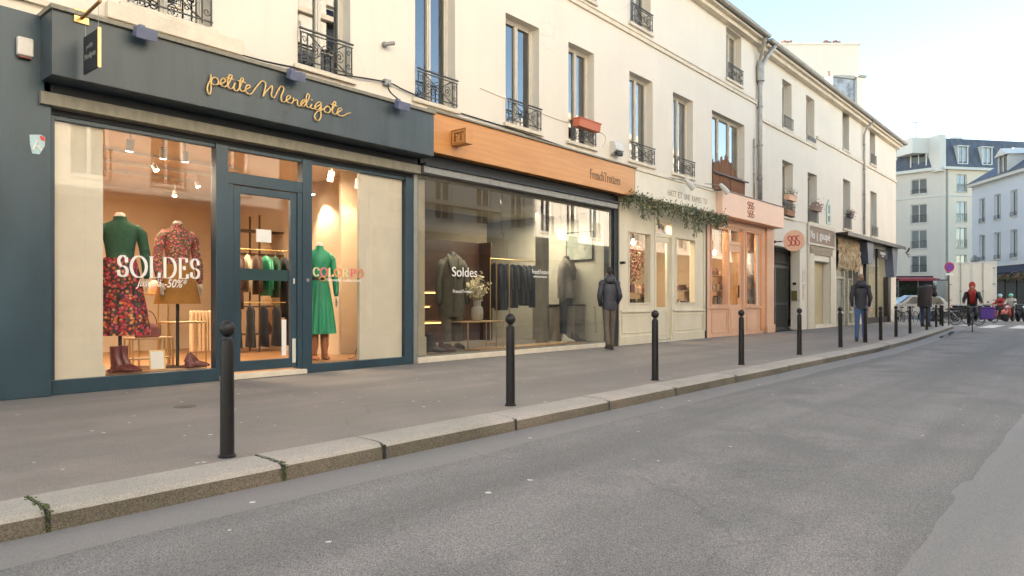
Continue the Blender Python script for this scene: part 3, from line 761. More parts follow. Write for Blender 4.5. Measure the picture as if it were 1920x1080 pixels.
b_ = MB(); b_.quad((23.4,1.5,3.9),(43.4,1.5,3.9),(43.4,1.5,9.9),(23.4,1.5,9.9)); b_.quad((23.4,.36,3.9),(43.4,.36,3.9),(43.4,9.9,3.9),(23.4,9.9,3.9)); b_.quad((43.4,.4,3.9),(43.4,9,3.9),(43.4,9,9.9),(43.4,.4,9.9))
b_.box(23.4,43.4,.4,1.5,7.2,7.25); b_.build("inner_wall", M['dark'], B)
b_ = MB(); b_.box(23.33, 43.5, 10.9, 11.0, -.1, 9.9); b_.build("rear_wall", M['wall2'], B)
cm = MB(); cm.box(23.7, 29.63, -.06, 0, 7.24, 7.36); cm.box(29.63, 43.5, -.06, 0, 7.68, 7.80); cm.box(23.5, 43.6, -.22, 0, 9.55, 9.68); cm.box(23.5, 43.7, -.34, 0, 9.68, 9.78); cm.box(23.5,32.3,-.02,0,4.14,4.18)
cm.build("string_course", M['stone'], B)
gutter(B, 23.4, 43.9, 9.85)
gable_roof(B, 23.4, 43.9, 9.86, 11.3, 5, 11.1)
for w_ in w1+w2:
    window(B, w_[0], w_[1], w_[2], w_[3], y=.26, mull=w_[4], rail=w_[5], curtain=w_[6], fancy=False)
def flower_box(loc, ln, label, boxm='orange', plant='pink', rotz=0, flowers=True):
    t = thing("planter", label, "planter", loc, rotz, group="flower boxes on the window guards")
    b = MB(); b.prism([(-.085,0),(.085,0),(.11,.17),(-.11,.17)], 'x', -ln/2, ln/2); b.box(-ln/2-.012, ln/2+.012, -.125, .125, .17, .20)
    b.build("trough", M[boxm], t, bevel=.006)
    if flowers:
        lf = MB(); rr = random.Random(int(loc[0]*10))
        for i in range(220):
            c = Vector((rr.uniform(-ln/2, ln/2), rr.gauss(0,.09), .2+abs(rr.gauss(0,.11)))); leaf(lf, c, .05, rr)
        lf.build("leaves", M['leafm'], t)
        if plant:
            lf = MB()
            for i in range(90):
                c = Vector((rr.uniform(-ln/2, ln/2), -.08+rr.gauss(0,.07), .16+rr.gauss(0.04,.11))); leaf(lf, c, .055, rr)
            lf.build("blossom", M['pinkfl'], t)
    return t
def leaf(mb, c, s, rr, dirv=None, ratio=.45):
    d = Vector((rr.uniform(-1,1), rr.uniform(-1,1), rr.uniform(-.8,1))) if dirv is None else Vector(dirv)
    d.normalize(); q = Vector((rr.uniform(-1,1), rr.uniform(-1,1), rr.uniform(-1,1))).cross(d)
    if q.length < .01: q = Vector((1,0,0))
    q.normalize(); L_ = s*rr.uniform(.7,1.4)
    mb.add([c, c+d*L_*.5+q*L_*ratio*.5, c+d*L_, c+d*L_*.5-q*L_*ratio*.5], [(0,1,2,3)])
flower_box((13.05, -.16, 4.92), .82, "empty orange plastic planter hung on the iron guard above the plywood shop sign", flowers=False)
flower_box((26.3, -.12, 4.78), .8, "pink plastic planter with trailing greenery on the window right of the salmon shop sign", 'pink', None)
flower_box((26.3, -.05, 4.24), .75, "green leafy planter standing low on the sill under the pink plastic planter", 'terracotta', None)
flower_box((29.15, -.14, 4.68), .85, "planter of pink flowers on the guard above the taupe painted sign", 'brownsign', 'pink')
flower_box((34.0, -.12, 4.85), .5, "small dark pot of pink flowers on the window above the crumbling shop", 'iron', 'pink')
# rainwater pipes
def pipe(label, pts, r, parts=()):
    t = thing("drainpipe", label, "drainpipe", pts[-1]); L_ = Vector(pts[-1])
    m_ = MB(); m_.tube([Vector(p)-L_ for p in pts], r, 12); m_.build("pipe", M['zinc'], t, smooth=True)
    c = MB()
    for z in parts:
        c.cyl(Vector((pts[-1][0], pts[-1][1], z))-L_, Vector((pts[-1][0], pts[-1][1], z+.06))-L_, r*1.3, 12)
    c.build("bracket", M['grey'], t)
    return t
pt = pipe("thick grey zinc drainpipe between the two cream buildings with a funnel head at the eaves", [(23.9,-.42,9.75),(23.6,-.25,9.35),(23.42,-.10,8.9),(23.40,-.10,8.6),(23.40,-.10,6.4),(23.40,-.10,4.45)], .075, (8.4,7.6,6.3,5.2))
h = MB(); h.loft([((0.02,0,4.05),.17,.13),((0,0,4.5),.17,.13),((0,0,4.7),.09,.08)], 12); h.tube([(-.35,-.3,5.35),(-.1,-.1,5.0),(0,0,4.6)], .06, 10); h.build("funnel", M['zinc'], pt, smooth=True, auto=35)
pipe("thin grey cable pipe beside the thick zinc drainpipe above the salmon shop", [(23.05,-.04,6.5),(23.05,-.04,4.45)], .025, (6.2,5.3))
pipe("thin brown drainpipe running down the further cream building", [(37.0,-.40,9.75),(36.7,-.15,9.4),(36.6,-.08,9.1),(36.6,-.08,4.3)], .05, (8.6,7.4,6.2,5.1))
# chimneys of the further building, and the tall blind gable behind
CROT = YAW-R(90)
p = deep(1612, 47); G = thing("rear_block", "plain cream blind gable wall with terracotta chimney pots rising behind the roofs", "building", (p.x, p.y, 0), CROT)
g = MB(); g.box(-5.5, 0, 0, 6, -.1, 18.3); g.box(-5.55, .06, -.06, 6, 18.3, 18.42); g.build("wall", M['wall2'], G)
for x, z, n in ((-2.05, 18.42, 4), (-4.9, 18.42, 3)):
    for k in range(n):
        q = MB(); q.lathe([(.10,0),(.11,.22),(.17,.25),(.15,.33),(.001,.36)], (x+.42*k*(.75 if n == 4 else .5), .5+.2*(k % 2), z), 12); q.build("chimney_pot", M['terracotta'], G, smooth=True, auto=40)
p = deep(1588, 40.5); S = thing("chimney_stack", "weathered blue grey chimney stack with stained slabs standing on the further roof", "chimney", (p.x, p.y, 10.0), CROT+R(18))
g = MB(); g.box(-1.0, .55, 0, .8, -1.5, 3.95); g.build("shaft", mat("blue_grey_stained_render", (0.44,0.49,0.55), 0.9, 0.3, 2.2, 0.4, 12, col2=(0.13,0.14,0.16)), S)
g = MB(); g.box(.56, 1.05, -.2, .7, -1.5, 4.05); g.build("shaft", M['farwhite'], S)
g = MB(); g.prism([(-1.1,3.95),(.56,3.96),(.56,4.16),(-.2,4.12),(-1.1,4.03)], 'y', -.1, .9); g.box(.5, 1.15, -.3, .8, 4.06, 4.18); g.build("cap", M['zinc'], S)
g = MB(); g.lathe([(.12,0),(.10,.35),(.12,.36),(.001,.37)], (-1.0,.4,4.02), 10); g.build("chimney_pot", M['terracotta'], S)
p = deep(1624, 41.5); S2 = thing("roof_vent", "small grey roof vent with a conical cap beyond the stained chimney stack", "vent", (p.x, p.y, 10.2)); g = MB(); g.lathe([(.1,0),(.1,1.0),(.22,1.05),(.05,1.3),(.001,1.31)], (0,0,0), 12); g.build("cowl", M['grey'], S2)
# ================================================================== SHOPS
def room(x0, x1, y0, y1, z0, z1, wallm, ceilm, floorm, tagname):
    f = MB(); f.box(x0-.1, x1+.1, y0, y1+.1, z0-.12, z0); struct("shop_floor", f, M[floorm])
    f = MB(); f.box(x0-.06, x0, y0, y1, z0, z1); f.box(x1, x1+.06, y0, y1, z0, z1); f.box(x0, x1, y1, y1+.06, z0, z1); struct("shop_wall", f, M[wallm])
    f = MB(); f.box(x0-.06, x1+.06, y0, y1+.06, z1+.002, z1+.06); struct("shop_ceiling", f, M[ceilm])
def lamp(kind, loc, energy, color, size=.15, rot=None, spot=70, parent=None, name="lamp_or_fill"):
    d = bpy.data.lights.new(name, kind); d.energy = energy; d.color = color
    if kind == 'AREA': d.size = size
    else: d.shadow_soft_size = size
    if kind == 'SPOT': d.spot_size = R(spot); d.spot_blend = .6
    o = bpy.data.objects.new(name, d); COL.objects.link(o); o.location = loc
    if rot is not None: o.rotation_euler = rot
    if parent: o.parent = parent
    return o
def spotlight(loc, d, label, power, color=(1.0,.80,.56), r=.05, ln=.2, group="ceiling spotlights in the navy shop", light=True):
    t = thing("ceiling_spotlight", label, "spotlight", loc, group=group); d = Vector(d).normalized()
    m_ = MB(); m_.cyl((0,0,0), d*ln, r, 16); m_.cyl((0,0,.02), (0,0,.16), .012, 8); m_.build("housing", M['plasticw'], t, smooth=True, auto=40)
    m_ = MB(); m_.cyl(d*(ln+.001), d*(ln+.006), r*.85, 16); m_.build("lens", M['lampon'], t)
    if light:
        q = d.to_track_quat('-Z', 'Y').to_euler(); lamp('SPOT', tuple(d*(ln+.03)), power, color, .04, q, 95, t)
    return t

# ---------------- navy shop
NV = thing("shopfront", "dark navy painted shopfront with curling gold rope lettering and a glass door", "shopfront")
m_ = MB(); m_.box(2.0, 2.62, -.10, .3, 0, 4.22); m_.box(1.0, 2.0, -.10, .25, 0, 4.22); po = m_.build("pillar", M['navy'], NV, bevel=.01)
m_ = MB(); m_.box(2.52, 8.10, -.46, -.02, 3.50, 4.20); fas = m_.build("fascia", M['fascia'], NV, bevel=.006)
m_ = MB(); m_.box(2.50, 8.12, -.50, -.02, 4.202, 4.25); m_.build("fascia_capping", M['beam'], fas)
m_ = MB(); m_.box(2.50, 8.08, -.16, .02, 3.24, 3.38); m_.build("beam", M['beam'], NV, bevel=.005)
m_ = MB(); m_.box(2.55, 8.06, -.10, .25, 3.385, 3.495); m_.box(2.64, 8.05, .0, .2, 3.175, 3.236); m_.build("shutter_box", M['navyd'], NV)
fr = MB()
fr.box(4.55, 4.72, -.03, .12, 0, 3.17); fr.box(5.87, 6.03, -.03, .12, 0, 3.17); fr.box(7.86, 8.02, -.03, .12, 0, 3.17)
fr.box(2.64, 4.55, -.03, .10, .0, .17); fr.box(6.03, 7.86, -.03, .10, .0, .13)
fr.box(2.64, 2.68, -.01, .10, .17, 3.17); fr.box(4.72, 5.87, -.025, .10, 2.66, 2.82); fr.box(4.72, 5.87, -.01, .08, 3.12, 3.17)
fr.box(2.68, 4.55, 0, .08, 3.12, 3.17); fr.box(6.03, 7.86, 0, .08, 3.12, 3.17)
fr.box(4.722, 4.80, -.02, .1, .08, 2.66); fr.box(5.79, 5.868, -.02, .1, .08, 2.66)
fr.build("window_frame", M['navy'], NV, bevel=.006)
m_ = MB(); m_.box(8.022, 8.10, -.05, .12, 0, 3.4); m_.build("side_post", M['grey'], NV, bevel=.006)
m_ = MB(); m_.box(2.64, 3.20, .055, .40, .17, 3.17); m_.box(6.96, 7.84, .055, .12, .13, 3.12); m_.build("blind_panel", M['panel'], NV)
m_ = MB(); m_.box(2.64, 3.22, .045, .05, .17, .30); m_.build("panel_skirting", M['panel'], NV)
m_ = MB(); m_.box(3.0, 4.55, .03, .038, .17, 3.12); g1 = m_.build("pane", M['glass'], NV)
m_ = MB(); m_.box(2.68, 3.0, .03, .038, .17, 3.12); m_.build("pane", M['glass'], NV)
m_ = MB(); m_.box(6.03, 7.86, .03, .038, .13, 3.12); g2 = m_.build("pane", M['glass'], NV)
m_ = MB(); m_.box(4.72, 5.87, .03, .038, 2.82, 3.12); m_.build("pane", M['glass'], NV)
dr = MB(); dr.box(4.81, 4.91, -.005, .05, .10, 2.65); dr.box(5.68, 5.78, -.005, .05, .10, 2.65); dr.box(4.91, 5.68, -.005, .05, 2.55, 2.65); dr.box(4.91, 5.68, -.005, .05, .10, .24)
do = dr.build("door", M['navy'], NV, bevel=.005)
m_ = MB(); m_.box(4.91, 5.68, .02, .028, .24, 2.55); dp = m_.build("pane", M['glass'], do)
m_ = MB(); m_.box(4.915, 5.675, .032, .036, 1.36, 1.52); m_.build("push_bar", mat("smoked_band", (.03,.07,.075), .3), do)
m_ = MB(); m_.box(5.705, 5.76, -.018, -.005, .17, .52); m_.box(5.72,5.745,-.02,-.005,1.32,1.40); m_.build("handle", M['plasticw'], do, bevel=.004)
m_ = MB(); m_.box(5.55, 5.62, .010, .018, .28, .80); m_.build("hours_strip", M['paper'], do)
m_ = MB(); m_.box(5.15, 5.38, .008, .016, 1.90, 2.08); m_.build("notice", M['paper'], do)
m_ = MB(); m_.box(4.60, 5.90, -.10, .10, .004, .07); m_.build("doorstep", M['stone'], NV, bevel=.006)
m_ = MB(); c_ = (5.95, -.032, 1.38); m_.cyl(c_, (5.95,-.042,1.38), .028, 14); m_.build("lock", M['grey'], NV)
# gold rope lettering traced in the plane of the fascia
ZA = lambda p: at(380+p[0]/12, 130+p[1]/12, -.49); ZB = lambda p: at(520+p[0]/12, 150+p[1]/12, -.49)
ST = [[ZA(p) for p in [(175,110),(185,170),(165,260),(120,340),(103,440),(120,530),(150,562),(175,520),(187,420),(186,330),(200,240),(240,190),(300,190),(345,240),(350,300),(310,348),(250,345),(205,318)]],
 [ZA(p) for p in [(340,335),(400,330),(450,310),(505,270),(500,225),(460,205),(415,240),(398,300),(420,360),(480,398),(540,370),(590,300),(640,210),(657,150),(620,120),(585,160),(560,260),(560,350),(590,420),(640,438),(690,390),(730,300),(700,370),(700,440),(740,485),(790,470),(840,385),(880,300),(915,230),(890,188),(855,220),(833,310),(828,400),(850,470),(900,502),(950,470),(1000,440),(1060,402),(1058,365),(1015,352),(972,400),(955,460),(985,520),(1050,562),(1110,530),(1180,430),(1270,320),(1340,262),(1400,290),(1417,360),(1390,480),(1350,620)]],
 [ZA(p) for p in [(1350,620),(1395,540),(1470,450),(1560,368),(1560,470),(1542,570),(1575,642),(1620,620),(1680,500)]] + [ZB(p) for p in [(40,190),(90,138),(135,170),(140,230),(105,310),(80,400),(95,470),(140,497),(190,470),(250,432),(292,392),(265,348),(220,370),(200,430),(220,490),(285,527),(335,510),(365,450),(355,400),(362,450),(390,468),(425,440),(450,470),(450,540),(480,590),(520,575),(575,520),(640,455),(590,445),(540,495),(525,555),(560,597),(610,580),(660,500),(705,420),(718,345),(690,308),(660,340),(645,450),(650,560),(690,622),(730,610),(775,545),(752,595),(770,642),(820,640),(880,600),(960,555),(985,515),(945,495),(880,530),(840,600),(860,655),(920,670),(970,610),(988,560),(975,680),(980,800),(950,890),(905,912),(850,875),(838,790),(890,715),(960,690),(1040,650),(1090,605),(1130,590),(1180,625),(1190,690),(1150,733),(1090,728),(1052,680),(1075,620),(1130,592)]],
 [ZB(p) for p in [(1190,690),(1240,640),(1300,560),(1312,505),(1280,488),(1250,540),(1238,640),(1240,720),(1280,777),(1330,750),(1400,702),(1447,670),(1430,633),(1385,640),(1350,700),(1360,770),(1420,812),(1500,800),(1570,762),(1655,745)]],
 [ZA(p) for p in [(520,188),(610,205),(700,235)]], [ZA(p) for p in [(785,252),(880,275),(965,305)]], [ZB(p) for p in [(1195,545),(1270,560),(1340,590)]]]
m_ = MB()
for st in ST: m_.tube(smooth_path(st, 4), .0105, 7)
m_.ball(ZB((775,452)), .014)
m_.build("rope_lettering", M['gold'], NV, smooth=True)
# projecting hanging sign with its bracket
HS = thing("hanging_sign", "small dark square sign on a brass arm left of the navy fascia", "sign", (2.80, -.46, 3.62))
m_ = MB(); m_.box(-.012, .012, -.52, -.10, -.08, .32); m_.build("board", M['navyd'], HS, bevel=.003)
m_ = MB(); m_.box(-.016, .016, -.535, -.521, -.09, .33); m_.build("brass_edge", M['goldm'], HS)
m_ = MB(); m_.cyl((0,-.015,.56), (0,-.56,.60), .018, 10); m_.build("arm", mat("rusty_brass",(0.35,.18,.07),.5,.3,20,metal=.5), HS, smooth=True, auto=40)
m_ = MB(); m_.box(-.075,.075,-.02,-.001,.50,.66); m_.build("wall_plate", M['goldm'], HS, bevel=.006)
m_ = MB(); m_.cyl((0,-.13,.57),(0,-.13,.32),.003,5); m_.cyl((0,-.5,.59),(0,-.5,.32),.003,5); m_.build("wire", M['grey'], HS)
text("petite", "sign_lettering", M['grey'], HS, .20, .38, .15, .22, .0, rotz=-R(90), loc=(-.0145,0,0))
text("Mendigote", "sign_lettering", M['grey'], HS, .15, .46, .04, .12, .0, rotz=-R(90), loc=(-.0145,0,0))
# alarm box, sticker, fascia floodlights
AL = thing("alarm_box", "cream alarm box with a dark red lens on the navy pillar", "alarm", tuple(at(45,90,-.10)))
m_ = MB(); m_.box(-.075,.075,-.07,-.001,-.10,.10); m_.build("case", M['plasticw'], AL, bevel=.015)
m_ = MB(); m_.box(-.06,.06,-.06,-.004,-.125,-.101); m_.build("lens", M['oxblood'], AL, bevel=.004)
p = at(70, 272, -.10); SK = thing("sticker", "torn pale blue and red sticker on the navy pillar", "sticker", tuple(p))
m_ = MB(); m_.add([(-.075,-.004,.10),(.03,-.004,.12),(.075,-.004,.10),(.07,-.004,0),(.02,-.004,-.10),(-.05,-.004,-.10),(-.07,-.004,0)][::-1], [tuple(range(7))]); m_.build("backing", M['stickerc'], SK)
m_ = MB(); m_.add([(.02,-.006,.11),(.07,-.006,.10),(.07,-.006,.05),(.03,-.006,.06)][::-1], [(0,1,2,3)])
m_.build("red_corner", M['stickerr'], SK)
m_ = MB(); m_.tube([(-.04,-.007,-.06),(0,-.007,.05),(.02,-.007,-.02),(-.02,-.007,.0),(.04,-.007,-.05)], .008, 5); m_.build("scrawl", M['paper'], SK)
bl = mat("blue_grey_lamp_paint", (.12,.14,.22), .5, .2, 8)
for (px, py), lb in (((274,60),"blue grey floodlight over the fascia nearest the hanging sign"), ((557,140),"blue grey floodlight over the gold lettering"), ((756,196),"blue grey floodlight at the right end of the navy fascia")):
    p = at(px, py, -.62); F = thing("floodlight", lb, "floodlight", tuple(p), group="floodlights over the navy fascia")
    m_ = MB(); m_.prism([(-.05,.03),(.06,.06),(.09,-.05),(-.02,-.10)], 'x', -.12, .12); m_.build("housing", bl, F, bevel=.012)
    m_ = MB(); m_.cyl((0,.05,.02), (0,.16,.10), .014, 8); m_.box(-.03,.03,.10,.2,.06,.11); m_.build("bracket", bl, F)
# writing on the glass
letters("SOLDES", "soldes_lettering", M['vinyl'], g1, 3.345, 4.36, 1.36, 1.62, .024, nx=.135, nz=.032)
text("Jusqu'à", "discount_lettering", M['vinyl'], g1, 3.56, 3.86, 1.22, 1.345, .024, shear=.4)
text("-50%*", "discount_lettering", M['vinyl'], g1, 3.90, 4.19, 1.24, 1.35, .024, shear=.3)
letters("COLOR", "color_lettering", None, g2, 6.08, 6.72, 1.45, 1.575, .024, nx=.24, nz=.08, mats=[M['vinylye'],M['vinylpk'],M['vinylye'],M['vinylor'],M['vinylye']])
letters("PO", "color_lettering", None, g2, 6.76, 7.02, 1.45, 1.575, .024, nx=.24, nz=.08, mats=[M['vinylpk'],M['vinylor']])
words("Nouvelle collection", "small_lettering", M['vinyl'], g2, 6.32, 6.95, 1.375, 1.42, .024)

# interior of the navy shop
room(2.60, 7.97, .13, 6.2, .05, 3.40, 'room1', 'room1c', 'wood', 'navy')
m_ = MB(); m_.box(2.66, 4.5, .15, 1.3, .05, .17); m_.box(6.1, 8.0, .15, 1.3, .05, .13); struct("shop_floor", m_, M['wood'])
m_ = MB(); m_.box(at(640,0,1.35).x, 7.97, 1.35, 1.41, .05, 3.39); struct("shop_wall", m_, M['room1'])
SP = [((245,262,.8),"white ceiling spotlight nearest the left edge of the floral skirt window",(0,.35,-1)),((307,262,1.0),"white ceiling spotlight in the middle of the front three",(.1,.4,-1)),((347,266,1.0),"right hand white spotlight of the front three",(.15,.3,-1)),
      ((288,305,2.4),"small lit spotlight on the second track",(.3,-.5,-1)),((368,340,3.2),"small lit spotlight at the right of the floral skirt window",(.2,-.3,-1)),((328,358,3.9),"small lit spotlight deepest in the navy shop",(-.2,-.3,-1)),
      ((622,322,.75),"white spotlight above the green dress",(0,.35,-1)),((672,335,.9),"white spotlight beside the one above the green dress",(.1,.3,-1)),((585,322,2.6),"tiny lit spotlight behind the green dress window",(0,-.3,-1))]
for (px, py, y), lb, d in SP:
    p = at(px, py, y); p.z = min(p.z, 3.22); spotlight(tuple(p), d, lb, (25 if px < 500 else 7) if y < 1.2 else 30, r=.05 if y < 1.2 else .04, ln=.15 if y < 1.2 else .1)
m_ = MB(); m_.box(2.7, 6.2, 2.36, 2.40, 3.33, 3.38); m_.box(2.7, 7.9, .9, .93, 3.34, 3.38); m_.box(2.7,6.2,3.3,3.34,3.33,3.38); m_.box(2.7,6.2,4.2,4.24,3.33,3.38)
tag(m_.build("lamp_track", M['plasticw']), "white ceiling tracks carrying the spotlights of the navy shop", "track")
lamp('AREA', (4.2, 3.2, 3.25), 38, (1.0,.79,.56), 1.6, (0,0,0))
lamp('AREA', (7.0, .75, 3.25), 9, (1.0,.80,.60), .7, (0,0,0))

# dressed shop mannequins
def mannequin(label, x, y, z0, H, top, skirt, zs, shoulder=.22, sleeve=None, skirtw=(.17,.26), pleat=.0, pleats=12, legs=None, topname="top", skirtname="skirt", belt=None, face=0.0, stand=True, neckm='mannskin', base='blackm', longs=False):
    """zs: heights above the floor z0 of neck top, shoulder, waist, hip hem"""
    t = thing("mannequin", label, "mannequin", (x, y, z0), face); zn, zsH, zw, zh = zs
    k = shoulder/.22
    b = MB(); b.loft([((0,0,zw-.12),.15*k,.11*k),((0,0,zw),.125*k,.095*k),((0,0,zw+(zsH-zw)*.45),.155*k,.115*k),((0,0,zsH-.07),.175*k,.105*k),((0,0,zsH-.01),.13*k,.08*k),((0,0,zsH+.03),.06*k,.06*k),((0,0,zn),.052*k,.055*k),((0,0,zn+.015),.03*k,.03*k)], 20)
    b.build("torso", M[neckm], t, smooth=True)
    c = MB(); c.loft([((0,0,zw-.14),.165*k,.125*k),((0,0,zw),.14*k,.11*k),((0,0,zw+(zsH-zw)*.3),.155*k,.12*k),((0,0,zw+(zsH-zw)*.6),.178*k,.135*k),((0,0,zsH-.06),.195*k,.12*k),((0,0,zsH-.01),.155*k,.09*k),((0,0,zsH+.035),.075*k,.072*k),((0,0,zsH+.085),.066*k,.066*k)], 24, caps=False)
    for sx in (-1, 1):
        c.loft([((sx*.15*k,0,zsH-.05),.06*k,.065*k),((sx*shoulder,.0,zsH-.13),.062*k,.068*k),((sx*(shoulder+.035),.01,zw+.12),.055*k,.06*k),((sx*(shoulder+.05),-.03,zw-.05),.056*k,.06*k),((sx*(shoulder+.045),-.07,zw-.24),.042*k,.045*k),((sx*(shoulder+.04),-.09,zw-.27),.03,.032)], 14)
    c.build(topname, M[sleeve or top], t, smooth=True)
    for sx in (-1, 1):
        h_ = MB(); c0 = Vector((sx*(shoulder+.035),-.10,zw-.29)); h_.loft([(c0,.024,.03),(c0+Vector((0,-.01,-.05)),.02,.04),(c0+Vector((0,-.02,-.09)),.014,.035)], 10)
        for q in range(4): h_.tube([c0+Vector((0,-.035+.02*q,-.08)), c0+Vector((0,-.045+.02*q,-.13+.004*abs(q-1.5))), c0+Vector((sx*-.006,-.045+.02*q,-.16+.006*abs(q-1.5)))], .008, 6)
        h_.tube([c0+Vector((0,-.03,-.03)), c0+Vector((-sx*.01,-.06,-.06)), c0+Vector((-sx*.01,-.065,-.09))], .009, 6)
        h_.build("hand", M[neckm], t, smooth=True)
    s = MB(); seg = 96 if pleat else 28; w0, w1 = skirtw
    rg = []
    for i in range(7):
        u = i/6; zz = zw-.02-(zw-.02-zh)*u; rx = (w0*.82+(w1-w0*.82)*min(1, u*1.0)**.8); rg.append(((0,0,zz), rx*k, rx*.78*k, pleat*min(1,u*1.3), pleats))
    s.loft(rg, seg, caps=False); s.build(skirtname, M[skirt], t, smooth=True)
    if belt:
        q = MB(); q.loft([((0,0,zw-.03),.150*k,.118*k),((0,0,zw+.02),.146*k,.115*k)], 24, caps=False); q.build("belt", M[belt], t, smooth=True)
        q = MB(); q.tube([(.05*math.cos(a*.5236), -.125*k, zw-.005+.035*math.sin(a*.5236)) for a in range(12)], .009, 6, closed=True); q.build("buckle", M['goldm'], t, smooth=True)
    if legs:
        for sx in (-1, 1):
            q = MB(); q.loft([((sx*.09*k,0,zh+.15),.075*k,.08*k),((sx*.09*k,0,zh*.55),.066*k,.07*k),((sx*.09*k,.01,.12),.05*k,.058*k),((sx*.09*k,.0,.05),.05*k,.065*k)], 16)
            q.loft([((sx*.09*k,.05,.04),.042*k,.04),((sx*.09*k,-.03,.04),.05*k,.04),((sx*.09*k,-.12,.03),.048*k,.028),((sx*.09*k,-.17,.022),.025*k,.014)], 12, side=Vector((1,0,0)))
            q.build("boot", M[legs], t, smooth=True)
    elif stand:
        q = MB(); q.cyl((0,0,.01),(0,0,zw-.1),.022,10); q.lathe([(.001,0),(.16,0),(.16,.012),(.001,.014)], (0,0,0), 24); q.build("stand", M[base], t, smooth=True, auto=40)
    return t
p = at(222, 402, .62)
mannequin("headless mannequin in a dark green knit top and pleated red floral skirt", p.x+.02, .62, .17, 2, 'greenknit', 'flor1', (2.02,1.90,1.47,.46), shoulder=.25, skirtw=(.20,.30), pleat=.07, pleats=16, belt=None, face=R(-8))
p = at(333, 412, .62)
mannequin("headless mannequin in a coral floral blouse and short camel suede skirt", p.x, .62, .17, 2, 'flor2', 'camel', (1.98,1.87,1.42,.86), shoulder=.235, skirtw=(.20,.29), face=R(4), topname="blouse")
p = at(601, 440, .55)
mannequin("headless mannequin in a jade green dress with brown belt and tan suede boots", p.x-.02, .55, .13, 2, 'jade', 'jade', (1.86,1.74,1.30,.42), shoulder=.21, skirtw=(.18,.27), pleat=.09, pleats=18, legs='tanboot', belt='woodd', topname="bodice", face=R(-12))
def boots(label, x, y, z, m, rot=0, s=1.0, h=.26, dx=.12, cat="boots"):
    t = thing("pair_of_shoes", label, cat, (x,y,z), rot)
    for k in (-1, 1):
        q = MB(); q.loft([((k*dx/2,.03,h*s),.047*s,.052*s),((k*dx/2,.03,.14*s),.042*s,.05*s),((k*dx/2,.0,.07*s),.044*s,.07*s),((k*dx/2,-.01,.012*s),.045*s,.075*s)], 14)
        q.loft([((k*dx/2,.06,.045*s),.04*s,.04*s),((k*dx/2,-.05,.045*s),.046*s,.042*s),((k*dx/2,-.14*s,.03*s),.042*s,.028*s),((k*dx/2,-.20*s,.02*s),.018*s,.012*s)], 12)
        q.box(k*dx/2-.03*s,k*dx/2+.03*s,.03,.09*s,0,.03*s)
        q.build("shoe", M[m], t, smooth=True, auto=50)
    return t
p = at(224, 700, .50); boots("dark red leather ankle boots under the floral skirt", p.x, .45, .17, 'oxblood', R(25), 1.25)
p = at(345, 690, .6); boots("dark red lace up shoes under the camel skirt", p.x+.02, .42, .17, 'oxblood', R(50), 1.1, .07, cat="shoes")
def handbag(label, p, w_, h, m, strap=.12, rot=0, d=.09):
    t = thing("handbag", label, "handbag", tuple(p), rot)
    b = MB(); b.loft([((0,0,0),w_*.46,d*.5),((0,0,h*.12),w_*.5,d*.55),((0,0,h*.6),w_*.48,d*.5),((0,0,h*.93),w_*.36,d*.34),((0,0,h),w_*.2,d*.1)], 20); b.build("bag_body", M[m], t, smooth=True)
    b = MB(); b.tube([(w_*.38*math.cos(math.pi*i/10), 0, h*.75+strap*math.sin(math.pi*i/10)) for i in range(11)], .007, 6); b.build("strap", M[m], t, smooth=True)
    b = MB(); b.box(-.02,.02,-d*.55-.004,-d*.5,h*.5,h*.62); b.build("clasp", M['goldm'], t)
    return t
# glass and brass side tables with bags
def side_table(label, x, y, z0, w_, d, h, topm='woodl', lm='goldm', shelf=None):
    t = thing("side_table", label, "side table", (x,y,z0)); q = MB(); q.box(-w_/2, w_/2, -d/2, d/2, h-.025, h); q.build("table_top", M[topm], t, bevel=.004)
    for a in (-1,1):
        for b in (-1,1): q = MB(); q.box(a*(w_/2-.012)-.009, a*(w_/2-.012)+.009, b*(d/2-.012)-.009, b*(d/2-.012)+.009, 0, h-.025); q.build("leg", M[lm], t)
    if shelf: q = MB(); q.box(-w_/2+.01, w_/2-.01, -d/2+.01, d/2-.01, shelf-.02, shelf); q.build("shelf", M[topm], t)
    return t
p = at(282, 560, 1.25); side_table("tall brass table carrying a cream bag between the two floral mannequins", p.x, 1.3, .05, .42, .34, 1.12); handbag("small cream rounded handbag on the tall brass table", (p.x+.08, 1.25, 1.17), .24, .19, 'creambag')
handbag("mustard fringed bag behind the cream one on the tall brass table", (p.x-.15, 1.38, 1.17), .18, .17, 'camel')
p = at(275, 600, .95); side_table("low brass table holding the rose bag behind the floral skirt", p.x+.05, 1.0, .17, .55, .30, .40, shelf=.12); handbag("rose leather shoulder bag with a hanging tag on the low brass table", (p.x-.0, .93, .57), .34, .20, 'rosebag', .22)
p = at(350, 600, 1.1); side_table("brass framed table at the right of the left window", p.x+.02, 1.25, .05, .55, .34, .72)
m_ = MB(); p = at(296, 683, .35); CF = thing("framed_card", "small white card in a brass frame standing at the foot of the left window", "picture frame", (p.x, .35, .175)); CF.rotation_euler[0] = R(-8)
m_.box(-.085,.085,0,.006,.01,.24); m_.build("card", M['paper'], CF)
m_ = MB(); m_.box(-.10,.10,-.004,.012,0,.0099); m_.box(-.10,.10,-.004,.012,.2401,.255); m_.box(-.10,-.0851,-.004,.012,.01,.24); m_.box(.0851,.10,-.004,.012,.01,.24); m_.build("frame", M['goldm'], CF)
p = at(380, 600, 3.2); RD = thing("radiator", "cream ribbed radiator at the back of the navy shop", "radiator", (p.x-.2, 3.2, .12))
for i in range(12): m_ = MB(); m_.box(i*.065, i*.065+.045, 0, .09, .06, .78); m_.build("rib", M['creambag'], RD, bevel=.01)
